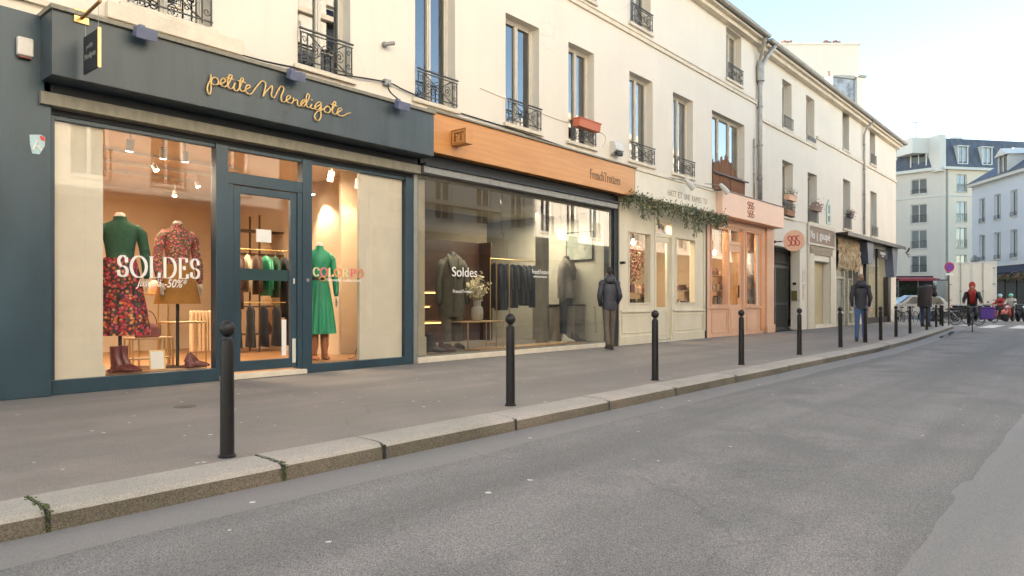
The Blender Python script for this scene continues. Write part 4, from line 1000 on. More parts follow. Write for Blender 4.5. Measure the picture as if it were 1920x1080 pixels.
m_ = MB(); m_.box(0,.76,.03,.06,.12,.16); m_.box(0,.76,.03,.06,.66,.70); m_.build("header", M['creambag'], RD)
# shelving and racks seen through the door
SH = thing("shelf_rack", "tall dark metal shelf rack of bags behind the navy shop door", "shelves", (6.7, 3.9, .05))
for i in range(5):
    m_ = MB(); x = .0+i*.72; m_.box(x-.014, x+.014, -.014,.014, 0, 2.75); m_.box(x-.014,x+.014,.36,.388,0,2.75); m_.build("upright", M['woodd'], SH)
for z in (.35,.9,1.42,1.95,2.42): m_ = MB(); m_.box(-.02, 2.9, .0, .38, z, z+.028); m_.build("shelf", M['woodd'], SH)
bagcol = ['rust','black','brownfab','camel','oxblood','creambag']; nm = {'rust':'rust orange','black':'black','brownfab':'brown','camel':'mustard','oxblood':'dark red','creambag':'cream'}
rr = random.Random(5); lv = ['bottom','second','third','fourth','top']
for k, z in enumerate((.38,.93,1.45,1.98)):
    for q in range(4):
        c = bagcol[(k*3+q*2) % 6]; handbag("%s bag, number %s on the %s shelf of the tall dark rack" % (nm[c], ['one','two','three','four'][q], lv[k]), (6.95+q*.7, 4.08, .05+z), .30, .22, c, .10)
# clothes rail
def garment(label, p, ln, w_, m, rot, flare=1.0, hang=True, group=None):
    t = thing("hanging_garment", label, "garment", tuple(p), rot, group=group)
    q = MB(); rg = [((0,0,-.03),.04,.02),((0,0,-.06),w_*.30,.035),((0,0,-.12),w_*.48,.045),((0,0,-.32),w_*.44,.045),((0,0,-ln*.6),w_*.44*(1+(flare-1)*.5),.045,.05,7),((0,0,-ln),w_*.46*flare,.05,.09,9)]
    q.loft(rg, 30); 
    if hang:
        for sx in (-1,1): q.loft([((sx*w_*.42,0,-.12),.05,.035),((sx*w_*.50,0,-.35),.045,.035),((sx*w_*.53,0,-.62),.04,.03)], 10)
    q.build("cloth", M[m], t, smooth=True)
    q = MB(); q.tube([(0,0,-.04),(0,0,.03),(.012,0,.055),(.0,0,.075),(-.02,0,.06)], .004, 5); q.tube([(-w_*.4,0,-.10),(0,0,-.035),(w_*.4,0,-.10)], .006, 5); q.build("hanger", M['woodl'], t)
    return t
def clothes_rail(label, x0, x1, y, z0, h, items, m='goldm', group=None, nameword=''):
    t = thing("clothes_rail", label, "clothes rail", (x0, y, z0)); L_ = x1-x0
    q = MB(); q.cyl((0,0,h),(L_,0,h),.012,10); q.build("rail", M[m], t, smooth=True, auto=40)
    for a in (0, L_): q = MB(); q.cyl((a,0,.01),(a,0,h),.012,10); q.box(a-.012,a+.012,-.22,.22,0,.02); q.build("leg", M[m], t)
    n = len(items); od = ['first','second','third','fourth','fifth','sixth','seventh','eighth','ninth','tenth']
    for i, (mm, ln, cn) in enumerate(items):
        garment("%s, %s from the left on the %s" % (cn, od[i], nameword), (x0+L_*(i+.7)/(n+.4), y, z0+h-.065), ln, .42, mm, R(78+7*math.sin(i*2)), 1.05, True, group)
clothes_rail("brass clothes rail behind the door of the navy shop", 5.65, 7.1, 2.0, .05, 1.90,
  [('creamknit',.62,'cream knitted jumper'),('brownfab',.95,'dark brown coat'),('creamknit',.66,'pale knitted cardigan'),('brownfab',.7,'brown shirt'),('jade',.72,'jade green blouse'),('greenknit',.75,'dark green top'),('greyfab',1.1,'charcoal dress'),('brownfab',1.0,'brown dress')],
  group="clothes hanging in the navy shop", nameword="rail behind the shop door")
for i in range(5):
    garment("%s skirt, %s from the left on the low rail" % (['black','charcoal','navy','dark grey','dark brown'][i], ['first','second','third','fourth','fifth'][i]), (5.85+i*.24, 1.85, 1.02), .72, .36, ['black','greyfab','navyfab','greyfab','brownfab'][i], R(80), 1.3, False, "clothes hanging in the navy shop")
m_ = MB(); m_.cyl((5.75,1.85,1.05),(7.0,1.85,1.05),.01,8); m_.cyl((5.76,1.85,.05),(5.76,1.85,1.05),.01,8); m_.cyl((6.99,1.85,.05),(6.99,1.85,1.05),.01,8); tag(m_.build("low_rail", M['goldm']), "low brass rail of dark skirts behind the shop door", "clothes rail")
# transformer box with its cable beside the green dress
p = at(682, 652, .35); TB = thing("speaker", "small black speaker with a trailing cable at the foot of the green dress window", "speaker", (p.x, .35, .135))
m_ = MB(); m_.box(-.10,.10,-.05,.06,.07,.33); m_.build("case", M['black'], TB, bevel=.01)
m_ = MB(); m_.box(-.08,.08,-.056,-.051,.09,.19); m_.box(-.08,.08,-.056,-.051,.21,.31); m_.build("grille", M['greyfab'], TB)
m_ = MB(); m_.tube(smooth_path([(-.10,0,.2),(-.16,0,.12),(-.2,-.03,.03),(-.26,-.02,.006),(-.32,0,.006)]), .006, 6); m_.tube(smooth_path([(.02,0,.07),(.0,-.02,.02),(.1,-.03,.006),(.25,0,.03),(.32,0,.006)]), .006, 6); m_.build("cable", M['rubber'], TB, smooth=True)

# ---------------- plywood fronted shop
FT = thing("shopfront", "shopfront with a plywood fascia and a wide plate glass window under a grey shutter", "shopfront")
m_ = MB(); m_.box(8.12, 14.88, -.30, -.02, 3.62, 4.30); fa = m_.build("fascia", M['ply'], FT, bevel=.004)
m_ = MB(); m_.box(8.10, 14.95, -.34, -.02, 4.302, 4.335); m_.build("fascia_capping", M['beam'], fa)
m_ = MB(); m_.box(8.12, 14.30, -.24, .1, 3.385, 3.43); m_.box(8.12,14.3,-.10,.1,3.43,3.615); m_.build("shutter_box", M['navyd'], FT)
m_ = MB(); m_.box(8.12, 14.28, -.20, .02, 3.27, 3.384); 
for i in range(24): m_.box(8.3+i*.25, 8.33+i*.25, -.206, -.2, 3.30, 3.36)
m_.build("shutter", M['grey'], FT, bevel=.004)
m_ = MB(); m_.box(14.30, 14.58, -.02, .2, 0, 3.62); m_.box(14.36,14.42,-.05,-.02,0,3.4); m_.build("side_post", M['navyd'], FT)
m_ = MB(); m_.box(8.11, 8.36, .05, .16, .10, 3.2); m_.box(8.105,8.38,.03,.17,.10,.45); m_.build("inner_pilaster", M['creamp'], FT)
m_ = MB(); m_.box(8.12, 14.29, -.05, .02, 0, .10); m_.build("plinth", M['stone'], FT, bevel=.01)
m_ = MB(); m_.box(8.12, 14.29, -.01, .04, .10, .125); m_.box(8.12,14.29,-.01,.04,3.20,3.265); m_.box(8.12,8.15,-.01,.04,.125,3.2); m_.box(14.26,14.29,-.01,.04,.125,3.2); m_.build("window_frame", M['beam'], FT)
for a, b in ((8.15,10.325),(10.333,14.26)): m_ = MB(); m_.box(a, b, .01, .02, .125, 3.2); g3 = m_.build("pane", M['glass2'], FT); 
g3a = [c for c in children(FT) if c.name.startswith("pane")][0]
text("FrenchTrotters", "fascia_lettering", mat("grey_brown_letters", (.25,.15,.08), .5), FT, 12.98, 14.22, 3.80, 4.02, -.306, .012)
FS = thing("projecting_sign", "square plywood sign board projecting from the plywood fascia", "sign", (8.75, -.30, 3.93))
m_ = MB(); m_.box(-.09,.09,-.36,-.0,-.135,.135); m_.build("board", M['ply'], FS, bevel=.004)
ffm = mat("dark_brown_letters", (.10,.05,.02), .5)
q = MB(); nib(q, GL['F'][0], .07, -.07, .14, .115, 0, .15, .09, .004); nib(q, GL['T'][0], .185, -.07, .14, .115, 0, .15, .09, .004); q.build("sign_lettering", ffm, FS, loc=(-.0925,0,0), rotz=-R(90))
m_ = MB(); m_.box(-.094,-.0905,-.34,-.02,.11,.117); m_.box(-.094,-.0905,-.34,-.02,-.117,-.11); m_.box(-.094,-.0905,-.347,-.34,-.117,.117); m_.box(-.094,-.0905,-.02,-.013,-.117,.117); m_.build("sign_border", ffm, FS)
p0 = at(848, 510, .0); text("Soldes", "window_lettering", M['vinyl'], g3a, at(848,0).x, at(895,0).x, at(848,518).z, at(848,500).z, .004)
text("FrenchTrotters", "window_lettering", M['vinyl'], g3a, at(850,0).x, at(888,0).x, at(850,549).z, at(850,543).z, .004)
text("FrenchTrotters", "window_lettering", M['vinyl'], g3, at(998,0).x, at(1029,0).x, at(998,513).z, at(998,505).z, .004)
text("vêtements", "window_lettering", M['vinyl'], g3, at(1000,0).x, at(1026,0).x, at(998,520).z, at(998,516).z, .004)
# inside
room(8.10, 14.32, .17, 4.6, .10, 3.25, 'room2', 'room2', 'greyfl', 'ft')
m_ = MB(); m_.box(8.4, 13.4, 3.2, 3.26, .10, 3.24); struct("shop_wall", m_, M['room2d'])
m_ = MB(); m_.box(10.6, 13.0, 3.1, 3.19, .10, 2.55); m_.box(13.0,13.06,2.7,3.19,.10,2.55); tag(m_.build("wardrobe_panel", M['woodd']), "dark wooden wall panelling behind the grey coat mannequin", "panelling")
lamp('AREA', (9.6, .55, 3.15), 5, (1.0,.86,.66), .6); lamp('AREA', (10.2, .42, 3.15), 9, (1.0,.88,.70), .25); lamp('AREA', (13.1, 1.6, 3.1), 22, (1.0,.90,.72), 1.4)  # front two are added fill over the window display, without fixtures
def menswear(label, x, y, z0, sc, coat, legm, zc, legs=True, shirt=None, face=0, neckm='black', stand=True):
    t = thing("mannequin", label, "mannequin", (x,y,z0), face); t.scale = (sc,sc,sc)
    b = MB(); b.loft([((0,0,.80),.15,.11),((0,0,1.0),.145,.11),((0,0,1.25),.19,.12),((0,0,1.40),.19,.10),((0,0,1.45),.12,.08),((0,0,1.49),.062,.062),((0,0,1.56),.055,.058)], 18); b.build("torso", M[neckm], t, smooth=True)
    c = MB(); c.loft([((0,0,zc),.235,.16,.03,5),((0,0,zc+.3),.225,.15,.02,5),((0,0,1.0),.185,.135),((0,0,1.25),.20,.14),((0,0,1.38),.20,.12),((0,0,1.45),.17,.10),((0,0,1.485),.10,.085)], 30, caps=False)
    for sx in (-1,1): c.loft([((sx*.16,0,1.41),.06,.07),((sx*.215,0,1.31),.062,.075),((sx*.25,.01,1.08),.055,.062),((sx*.262,-.02,.92),.05,.057),((sx*.265,-.05,.74),.044,.048),((sx*.262,-.06,.72),.03,.03)], 14)
    c.loft([((-.05,-.145,zc+.05),.012,.006),((-.05,-.165,1.0),.012,.006),((-.03,-.155,1.3),.012,.006)], 6)
    for sx in (-1,1): c.loft([((sx*.03,-.155,1.12),.02,.008),((sx*.08,-.145,1.32),.05,.012),((sx*.09,-.09,1.44),.045,.03),((sx*.05,.03,1.52),.03,.03)], 8)
    c.build("coat", M[coat], t, smooth=True)
    for sx in (-1,1):
        q = MB(); q.loft([((sx*.1,0,zc+.15),.09,.1),((sx*.1,0,.5),.085,.09),((sx*.1,0,.14),.07,.08),((sx*.1,0,.12),.06,.07)], 14); q.build("trouser_leg", M[legm], t, smooth=True)
        if legs:
            q = MB(); q.loft([((sx*.1,.05,.05),.04,.045),((sx*.1,-.05,.05),.048,.045),((sx*.1,-.15,.035),.045,.03),((sx*.1,-.2,.02),.02,.015)], 12); q.build("shoe", M['shoe'], t, smooth=True)
    if not legs: q = MB(); q.cyl((0,0,0),(0,0,.9),.02,8); q.lathe([(.001,0),(.15,0),(.15,.01),(.001,.012)], (0,0,0), 20); q.build("stand", M['blackm'], t)
    return t
p = at(848, 440, .9); menswear("black necked headless mannequin in a long grey green wool coat and pale trousers", p.x, .9, .12, 1.24, 'coatg', 'coatb', .52, True, face=R(-15))
p = at(1062, 470, 1.1); menswear("headless mannequin in a light taupe jacket and black trousers beside the beige pillar", p.x, 1.1, .12, 1.32, 'coatb', 'black', .78, False, face=R(12))
q = [('navyfab',1.05,'navy overcoat'),('navyfab',1.1,'long navy coat'),('greyfab',1.0,'charcoal jacket'),('navyfab',1.05,'dark navy jacket'),('black',.95,'black coat'),('greyfab',1.0,'dark grey coat'),('navyfab',1.0,'navy pea coat'),('black',1.05,'black overcoat')]
a = at(925, 485, 1.5); b = at(1010, 485, 1.5); clothes_rail("pale metal clothes rail of dark coats in the plywood fronted shop", a.x-.1, b.x, 1.5, .12, a.z-.12, q, m='goldm', group="coats hanging in the plywood fronted shop", nameword="rail in the plywood fronted shop")
m_ = MB(); a = at(931, 485, .55); b = at(955, 485, .55); MF = thing("garment_stand", "slim upright gold metal frame standing behind the vase in the window", "frame", (a.x, .55, .13)); H_ = a.z-.13
m_.box(0,.02,0,.02,0,H_); m_.box(b.x-a.x,b.x-a.x+.02,0,.02,0,H_); m_.box(.02,b.x-a.x,0,.02,H_-.02,H_); m_.build("bar", M['goldm'], MF)
a = at(872, 603, .45); b = at(940, 603, .45); ht = a.z-.13; side_table("open oak display table carrying the vase of dried blossom", (a.x+b.x)/2, .62, .13, b.x-a.x, .5, ht, 'woodl', 'woodl')
p = at(898, 600, .55); VS = thing("vase", "pale stone vase holding dried cream blossom on the oak display table", "vase", (p.x-.02, .58, .13+ht+.002))
m_ = MB(); m_.lathe([(.001,0),(.085,0),(.12,.05),(.125,.16),(.115,.26),(.09,.285),(.075,.29),(.078,.42),(.070,.425),(.062,.30),(.001,.29)], (0,0,0), 24); m_.build("vessel", M['ceramic'], VS, smooth=True, auto=50)
fl = MB(); st = MB(); rr = random.Random(3)
for i in range(34):
    a_ = rr.uniform(0, 6.28); sp = rr.uniform(.02, .26); tip = Vector((sp*math.cos(a_), sp*math.sin(a_)*.7, .62+rr.uniform(-.06,.34)))
    base = Vector((0,0,.38)); mid = base.lerp(tip, .5)+Vector((0,0,.06)); st.tube([base, mid, tip], .003, 4)
    for k in range(26):
        u = rr.uniform(.35, 1.05); c = base.lerp(tip, u)+Vector((rr.gauss(0,.03), rr.gauss(0,.03), rr.gauss(0,.03))); leaf(fl, c, .045, rr, ratio=.9)
fl.build("blossom", M['blossom'], VS); st.build("stems", M['woodl'], VS)
m_ = MB(); a = at(1023, 600, .75); m_.box(a.x-.10, a.x+.12, .75, .97, .10, 3.24); tag(m_.build("interior_pillar", M['beam']), "beige square pillar inside the plywood fronted shop window", "pillar")
m_ = MB(); a = at(925, 655, .5); m_.box(10.0, 13.6, .25, .72, .101, .135); tag(m_.build("display_plinth", M['woodl']), "low pale oak platform along the bottom of the plate glass window", "platform")
p = at(812, 650, .4); boots("black ankle boots at the left end of the plate glass window", p.x, .45, .13, 'black', R(30), 1.35, .25)
p = at(833, 655, .35); boots("brown suede shoes beside the black ankle boots", p.x, .38, .12, 'brownfab', R(60), 1.2, .06, cat="shoes")
p = at(1080, 632, .4); boots("dark lace up shoes lying right of the beige pillar", p.x, .42, .135, 'shoe', R(70), 1.2, .06, cat="shoes")
p = at(1055, 632, .5); boots("pale trainers in front of the taupe jacket mannequin", p.x, .42, .135, 'plasticw', R(40), 1.1, .06, cat="shoes")
PC = thing("framed_picture", "large grey green landscape picture on the right wall of the plywood fronted shop", "picture", (14.30, .50, 2.08))
m_ = MB(); m_.box(-.03, 0, 0, .80, 0, .72); m_.build("frame", M['blackm'], PC); m_ = MB(); m_.box(-.036,-.031,.03,.77,.03,.69); m_.build("canvas", floral("grey_green_abstract", [(.3,.33,.25),(.45,.45,.36),(.25,.3,.2),(.5,.5,.42)], 5, (.35,.38,.30)), PC)
CB = thing("low_cabinet", "low grey cabinet against the right wall of the plywood fronted shop", "cabinet", (13.85, .75, .10)); m_ = MB(); m_.box(0,.44,0,1.3,0,.86); m_.build("carcass", M['greyfl'], CB, bevel=.01); m_ = MB(); m_.box(-.02,.45,-.02,1.32,.865,.90); m_.build("cabinet_top", M['greyfab'], CB)
for k, (px, py) in enumerate(((812,548),(812,605),(790,575))):
    p = at(px, py, 2.2); m_ = MB(); m_.box(p.x-.28, p.x+.28, 2.2, 2.5, p.z, p.z+.03); S_ = tag(m_.build("wall_shelf", M['woodl']), "lit wooden wall shelf at the left of the plate glass window, %s of three" % ['highest','lowest','middle'][k], "shelf")
    m_ = MB(); m_.box(p.x-.26, p.x+.26, 2.22, 2.46, p.z-.02, p.z-.004); m_.build("light_strip", M['warmled'], S_)
# thin dark strip and lamp between ply shop and cream shop, dog/metal ring
m_ = MB(); m_.tube([(14.66+.04*math.cos(a*.628), -.03, at(1163,408).z+.09*math.sin(a*.628)) for a in range(10)], .006, 5, closed=True); tag(m_.build("hanging_ring", M['blackm']), "small dark ring hanging between the plywood shop and the garland", "ring")
# ---------------- cream flower-garland shop
def panelled(t, m, x0, x1, z0, z1, holes, y=-.02, d=.16):
    w_ = MB(); wall_holes(w_, x0, x1, z0, z1, d, holes, y); return w_.build("front", m, t)
def moulding(mb, x0, x1, z0, z1, y, t=.035, d=.02):
    mb.box(x0, x1, y-d, y, z0, z0+t); mb.box(x0, x1, y-d, y, z1-t, z1); mb.box(x0, x0+t, y-d, y, z0+t, z1-t); mb.box(x1-t, x1, y-d, y, z0+t, z1-t)
CR = thing("shopfront", "cream painted wooden shopfront under a hanging leaf garland", "shopfront")
ch = [(15.09,16.12,1.04,2.80),(16.42,17.28,.05,3.20),(17.58,18.68,1.05,2.81)]
panelled(CR, M['creamp'], 14.60, 19.34, 0, 3.70, ch)
m_ = MB(); m_.box(15.02, 19.66, -.24, -.022, 3.68, 4.29); fo = m_.build("fascia", M['creampd'], CR, bevel=.006)
m_ = MB(); m_.box(14.95, 15.015, -.20, -.022, 3.62, 4.2); m_.box(15.02,19.66,-.27,-.022,4.292,4.32); m_.build("fascia_capping", M['creamp'], fo)
words("HATT ET UNE RAMES TU", "fascia_lettering", mat("faded_letters", (.30,.26,.19), .7), CR, at(1252,0,-.24).x, at(1325,0,-.24).x, 3.86, 4.02, -.2425, extrude=.004)
m_ = MB(); moulding(m_, 15.05, 16.16, 1.0, 2.84, -.022, .04); moulding(m_, 17.54, 18.72, 1.01, 2.85, -.022, .04)
m_.box(14.7,16.35,-.06,-.022,.80,.86); m_.box(17.4,19.28,-.06,-.022,.80,.86); m_.box(14.62,16.38,-.045,-.022,0,.22); m_.box(17.32,19.3,-.045,-.022,0,.22)
moulding(m_, 14.75, 16.3, .28, .74, -.022, .03, .012); moulding(m_, 17.45, 19.2, .28, .74, -.022, .03, .012); m_.box(14.60,14.68,-.05,-.022,.22,3.6); m_.box(19.26,19.34,-.05,-.022,.22,3.6); m_.box(16.36,16.42,-.04,-.022,.22,3.4); m_.box(17.28,17.34,-.04,-.022,.22,3.4)
m_.build("mouldings", M['creamp'], CR, bevel=.004)
dm = MB(); dm.box(16.42,16.56,.03,.09,.05,2.78); dm.box(17.14,17.28,.03,.09,.05,2.78); dm.box(16.56,17.14,.03,.09,.05,.92); dm.box(16.56,17.14,.03,.09,2.66,2.78); dm.box(16.42,17.28,.0,.09,2.79,2.90); dm.box(16.42,17.28,.02,.09,3.14,3.2); moulding(dm, 16.6, 17.1, .2, .84, .03, .03, .01)
do = dm.build("door", mat("pale_door_paint", (.66,.61,.48), .4, .08, 3), CR, bevel=.005)
m_ = MB(); m_.box(16.56,17.14,.055,.062,.92,2.66); m_.box(16.44,17.26,.05,.056,2.90,3.14); m_.build("pane", M['glass'], do)
m_ = MB(); m_.cyl((16.49,-.0,1.35),(16.49,.03,1.35),.02,10); m_.build("handle", M['plasticw'], do)
for a in (ch[0], ch[2]): m_ = MB(); m_.box(a[0],a[1],.04,.047,a[2],a[3]); m_.build("pane", M['glass'], CR)
m_ = MB(); m_.box(19.345,19.405,-.06,.1,0,3.68); m_.build("side_post", M['navyd'], CR)
m_ = MB(); m_.box(16.40,17.30,-.10,.04,.003,.05); m_.build("doorstep", M['stone'], CR)
m_ = MB(); m_.box(14.62,14.70,-.16,-.05,1.98,2.04); tag(m_.build("wall_bracket", M['blackm']), "small dark fitting on the cream shopfront above the person in the puffer coat", "fitting")
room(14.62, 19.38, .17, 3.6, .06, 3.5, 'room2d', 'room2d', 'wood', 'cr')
lamp('AREA', (16.6, .8, 3.3), 26, (1.0,.76,.46), .9)
# garland
GA = thing("garland", "hanging garland of olive and dark green leaves under the cream shop fascia", "garland", (0,0,0))
rr = random.Random(12); path = smooth_path([(14.55,-.22,3.66),(15.0,-.28,3.66),(15.8,-.30,3.55),(16.6,-.31,3.60),(17.4,-.31,3.56),(18.2,-.32,3.58),(18.9,-.32,3.56),(19.4,-.36,3.54),(19.8,-.46,3.50)], 8)
st = MB(); st.tube(path, .02, 6); st.build("stem", M['woodd'], GA)
bunch = [MB(), MB(), MB()]
for i in range(2300):
    u = rr.random()*(len(path)-1); k = int(u); c = path[k].lerp(path[k+1], u-k) if k < len(path)-1 else path[-1]
    dens = .5+.5*math.sin(c.x*5.3)*math.sin(c.x*2.1+1)
    c = c + Vector((rr.gauss(0,.06), rr.gauss(0,.075), rr.gauss(-.07,.07+.05*dens)))
    leaf(bunch[rr.choice([0,0,1,1,2])], c, .10, rr, (rr.gauss(.1,.7), rr.gauss(-.3,.6), rr.gauss(-.5,.7)), .28)
for cx, ln in ((15.15,.4),(15.95,.6),(17.5,.45),(18.0,.65),(18.25,.5),(19.4,.3)):
    for i in range(100):
        u = rr.random(); c = Vector((cx+.10*u+rr.gauss(0,.03), -.33+rr.gauss(0,.03), 3.5-u*ln*.9)); leaf(bunch[rr.choice([0,1,1,2])], c, .09, rr, (rr.gauss(.1,.5), rr.gauss(0,.4), -1), .25)
for b_, mm in zip(bunch, ('leafd','leafm','leafl')): b_.build("leaves", M[mm], GA)

# ---------------- salmon shop
PK = thing("shopfront", "salmon pink painted wooden shopfront with a paler pink fascia", "shopfront")
ph = [(19.78,20.93,.98,3.30),(21.08,22.14,.05,3.38),(22.40,23.50,.98,3.36)]
panelled(PK, M['pink'], 19.41, 24.74, 0, 3.62, ph)
m_ = MB(); m_.box(19.68, 24.76, -.42, -.022, 3.63, 4.34); fo = m_.build("fascia", mat("pink_fascia_paint", (.80,.52,.38), .5, .07, 1.5), PK, bevel=.006)
m_ = MB(); m_.box(19.67,24.77,-.44,-.022,4.342,4.375); m_.build("fascia_capping", M['woodd'], fo)
m_ = MB()
for a in (ph[0], ph[2]): moulding(m_, a[0]-.05, a[1]+.05, a[2]-.05, a[3]+.04, -.022, .05, .03)
moulding(m_, 19.8, 20.9, .12, .8, -.022, .04, .015); moulding(m_, 22.45, 23.45, .12, .8, -.022, .04, .015); m_.box(19.5,21.0,-.07,-.022,.86,.92); m_.box(22.2,23.6,-.07,-.022,.86,.92)
m_.box(24.05,24.70,-.10,-.022,0,3.62); m_.box(24.0,24.74,-.13,-.1,0,.28); m_.box(19.43,19.62,-.06,-.022,0,3.6); m_.box(19.43,24.0,-.05,-.022,3.42,3.5); m_.box(21.0,21.06,-.05,-.022,.1,3.4); m_.box(22.16,22.22,-.05,-.022,.1,3.4)
m_.build("mouldings", M['pink'], PK, bevel=.004)
m_ = MB(); m_.box(23.62,23.95,-.06,-.022,.1,3.35); m_.build("pilaster", mat("orange_salmon_paint", (.72,.33,.15), .5, .1, 3), PK)
dm = MB(); dm.box(21.08,21.24,.03,.09,.05,2.86); dm.box(21.98,22.14,.03,.09,.05,2.86); dm.box(21.24,21.98,.03,.09,.05,.98); dm.box(21.24,21.98,.03,.09,2.66,2.86); dm.box(21.08,22.14,.02,.09,2.87,2.98); dm.box(21.08,22.14,.02,.09,3.33,3.38); moulding(dm, 21.3, 21.92, .2, .88, .03, .04, .012)
do = dm.build("door", M['pink'], PK, bevel=.005)
m_ = MB(); m_.box(21.24,21.98,.055,.062,.98,2.66); m_.box(21.10,22.12,.05,.056,2.98,3.33); m_.build("pane", M['glass'], do)
m_ = MB(); m_.box(21.86,21.88,-.02,.03,1.2,1.6); m_.build("handle", M['blackm'], do)
for a in (ph[0], ph[2]): m_ = MB(); m_.box(a[0],a[1],.04,.047,a[2],a[3]); m_.build("pane", M['glass'], PK)
# tall ornamental letters like "ssm" on the fascia and on the round sign: looping strokes
def swirl(mb, x0, z0, w_, h, y, r, n=3):
    for i in range(n):
        a = x0+w_*i/n; u = w_/n*.92
        pts = [(.85,.92),(.5,1),(.15,.85),(.2,.62),(.55,.5),(.85,.36),(.8,.12),(.45,0),(.1,.1)]
        mb.tube(smooth_path([(a+p[0]*u, y, z0+p[1]*h) for p in pts], 3), r, 5)
        if i < n-1: mb.tube([(a+u*1.02, y, z0+.05*h), (a+u*1.02, y, z0+.95*h)], r, 5)
m_ = MB(); a = at(1402,395,-.43); b = at(1415,395,-.43); swirl(m_, a.x, 3.74, b.x-a.x, .22, -.425, .013); swirl(m_, a.x, 4.0, b.x-a.x, .22, -.425, .013); m_.build("fascia_lettering", M['pinkd'], PK, smooth=True)
RS = thing("round_sign", "round salmon pink sign on an arm between the pink shop and the gateway", "sign", (24.78, -.1, 3.18))
m_ = MB(); m_.cyl((-.02,-.66,0),(.02,-.66,0),.37,40); m_.build("disc", M['pinkfasc'] if 'pinkfasc' in M else MATS["pink_fascia_paint"], RS, bevel=.004)
m_ = MB(); m_.cyl((0,0,0),(0,-.26,0),.02,8); m_.cyl((0,.02,0),(0,-.02,0),.05,10); m_.build("arm", M['blackm'], RS)
m_ = MB(); swirl(m_, -.22, -.17, .44, .34, 0, .016, 3)
m_.build("sign_lettering", mat("red_letters", (.45,.06,.06), .5), RS, loc=(-.026,-.66,0), rotz=-R(90))
room(19.42, 24.7, .17, 3.4, .06, 3.58, 'room1', 'room1c', 'woodl', 'pk')
lamp('AREA', (20.5, .8, 3.45), 70, (1.0,.66,.34), .9); lamp('AREA', (22.9, .8, 3.45), 62, (1.0,.64,.32), .9)
# goods: display shelves carrying boxes, jars and bottles
rr = random.Random(21)
gm = ['creambag','jumble','terracotta','woodd','plasticw','leafm','goldm','rosebag']
gn = ['cream','patterned','terracotta','dark brown','white','green','gold','rose']
def goods(shop, x0, x1, y, z0, zs, words, n):
    t = thing("display_shelf", "wooden display shelves of small goods in the %s" % words, "shelves", (x0, y, z0))
    for k, z in enumerate(zs): m_ = MB(); m_.box(0, x1-x0, 0, .3, z-z0-.03, z-z0); m_.build("shelf", M['woodl'], t)
    m_ = MB(); m_.box(-.03, 0, 0, .3, 0, zs[-1]-z0+.1); m_.box(x1-x0, x1-x0+.03, 0, .3, 0, zs[-1]-z0+.1); m_.build("side_panel", M['woodl'], t)
    for k, z in enumerate(zs):
        for i in range(n):
            c = rr.randrange(len(gm)); w_ = rr.uniform(.10,.20); h = rr.uniform(.12,.30); x = x0+(x1-x0)*(i+.5)/n
            m_ = MB()
            if rr.random() < .5: m_.lathe([(.001,0),(w_*.45,0),(w_*.5,h*.1),(w_*.48,h*.6),(w_*.2,h*.8),(w_*.2,h),(.001,h)], (0,0,0), 12)
            else: m_.box(-w_/2,w_/2,-w_/2,w_/2,0,h*.8); m_.box(-w_/2-.004,w_/2+.004,-w_/2-.004,w_/2+.004,h*.8+.001,h*.8+.02)
            o = m_.build("jar" if len(m_.v) > 20 else "gift_box", M[gm[c]], None, smooth=False, loc=(x, y+.14, z+.001))
            tag(o, "small %s item, number %d on shelf %d, %s" % (gn[c], i+1, k+1, words), "ornament", "goods displayed in the %s" % words)
goods("the", 15.45, 16.55, .22, .06, (.95,1.3), "left window of the cream shop", 5)
goods("the", 18.0, 19.1, .22, .06, (.95,1.4), "right window of the cream shop", 4)
goods("the", 20.2, 21.35, .22, .06, (1.0,1.45,1.9), "left window of the salmon shop", 5)
goods("the", 22.9, 24.1, .22, .06, (1.0,1.5,1.95), "right window of the salmon shop", 5)
# dried flower cloud in the cream shop window, arch in the salmon shop
def bush(name, label, cat, loc, rx, ry, rz, n, mats, s, seed, down=0):
    t = thing(name, label, cat, loc); rr = random.Random(seed); bs = [MB() for _ in mats]
    for i in range(n):
        d = Vector((rr.gauss(0,1), rr.gauss(0,1), rr.gauss(0,1))).normalized()*(rr.random()**.45)
        leaf(rr.choice(bs), Vector((d.x*rx, d.y*ry, d.z*rz)), s, rr)
    for b, mm in zip(bs, mats): b.build("petals" if mm in ('pinkfl','blossom','jumble') else "leaves", M[mm], t)
    return t
bush("dried_flowers", "large bunch of dried brown flowers hanging inside the cream shop window", "flowers", (15.95,.5,2.1), .5,.25,.62, 1400, ['blossom','brownfab','rust','rosebag'], .06, 2)
bush("dried_flowers", "reddish dried branches behind the cream shop door glass", "flowers", (17.0,.9,2.2), .30,.2,.6, 500, ['oxblood','brownfab','rosebag'], .07, 3)
AX = at(1400,0,.75).x; m_ = MB(); m_.tube([(AX+.62*math.cos(math.pi*i/16), .75, 2.2+.65*math.sin(math.pi*i/16)) for i in range(17)], .05, 8); m_.box(AX-.67,AX-.57,.70,.80,.1,2.2); m_.box(AX+.57,AX+.67,.70,.80,.1,2.2)
tag(m_.build("wooden_arch", M['camel']), "orange wooden arch standing in the right window of the salmon shop", "arch")
for x, z, lb in ((21.6,2.75,"hanging bulb glowing in the left window of the salmon shop"),(16.5,2.75,"small bulb glowing at the top of the left window of the cream shop")):
    t = thing("pendant_lamp", lb, "lamp", (x,.7,z)); m_ = MB(); m_.lathe([(.001,-.16),(.04,-.14),(.055,-.08),(.02,0),(.001,0)], (0,0,0), 12); m_.build("bulb", M['lampon'], t, smooth=True); m_ = MB(); m_.cyl((0,0,0),(0,0,.75),.006,5); m_.build("cord", M['rubber'], t)
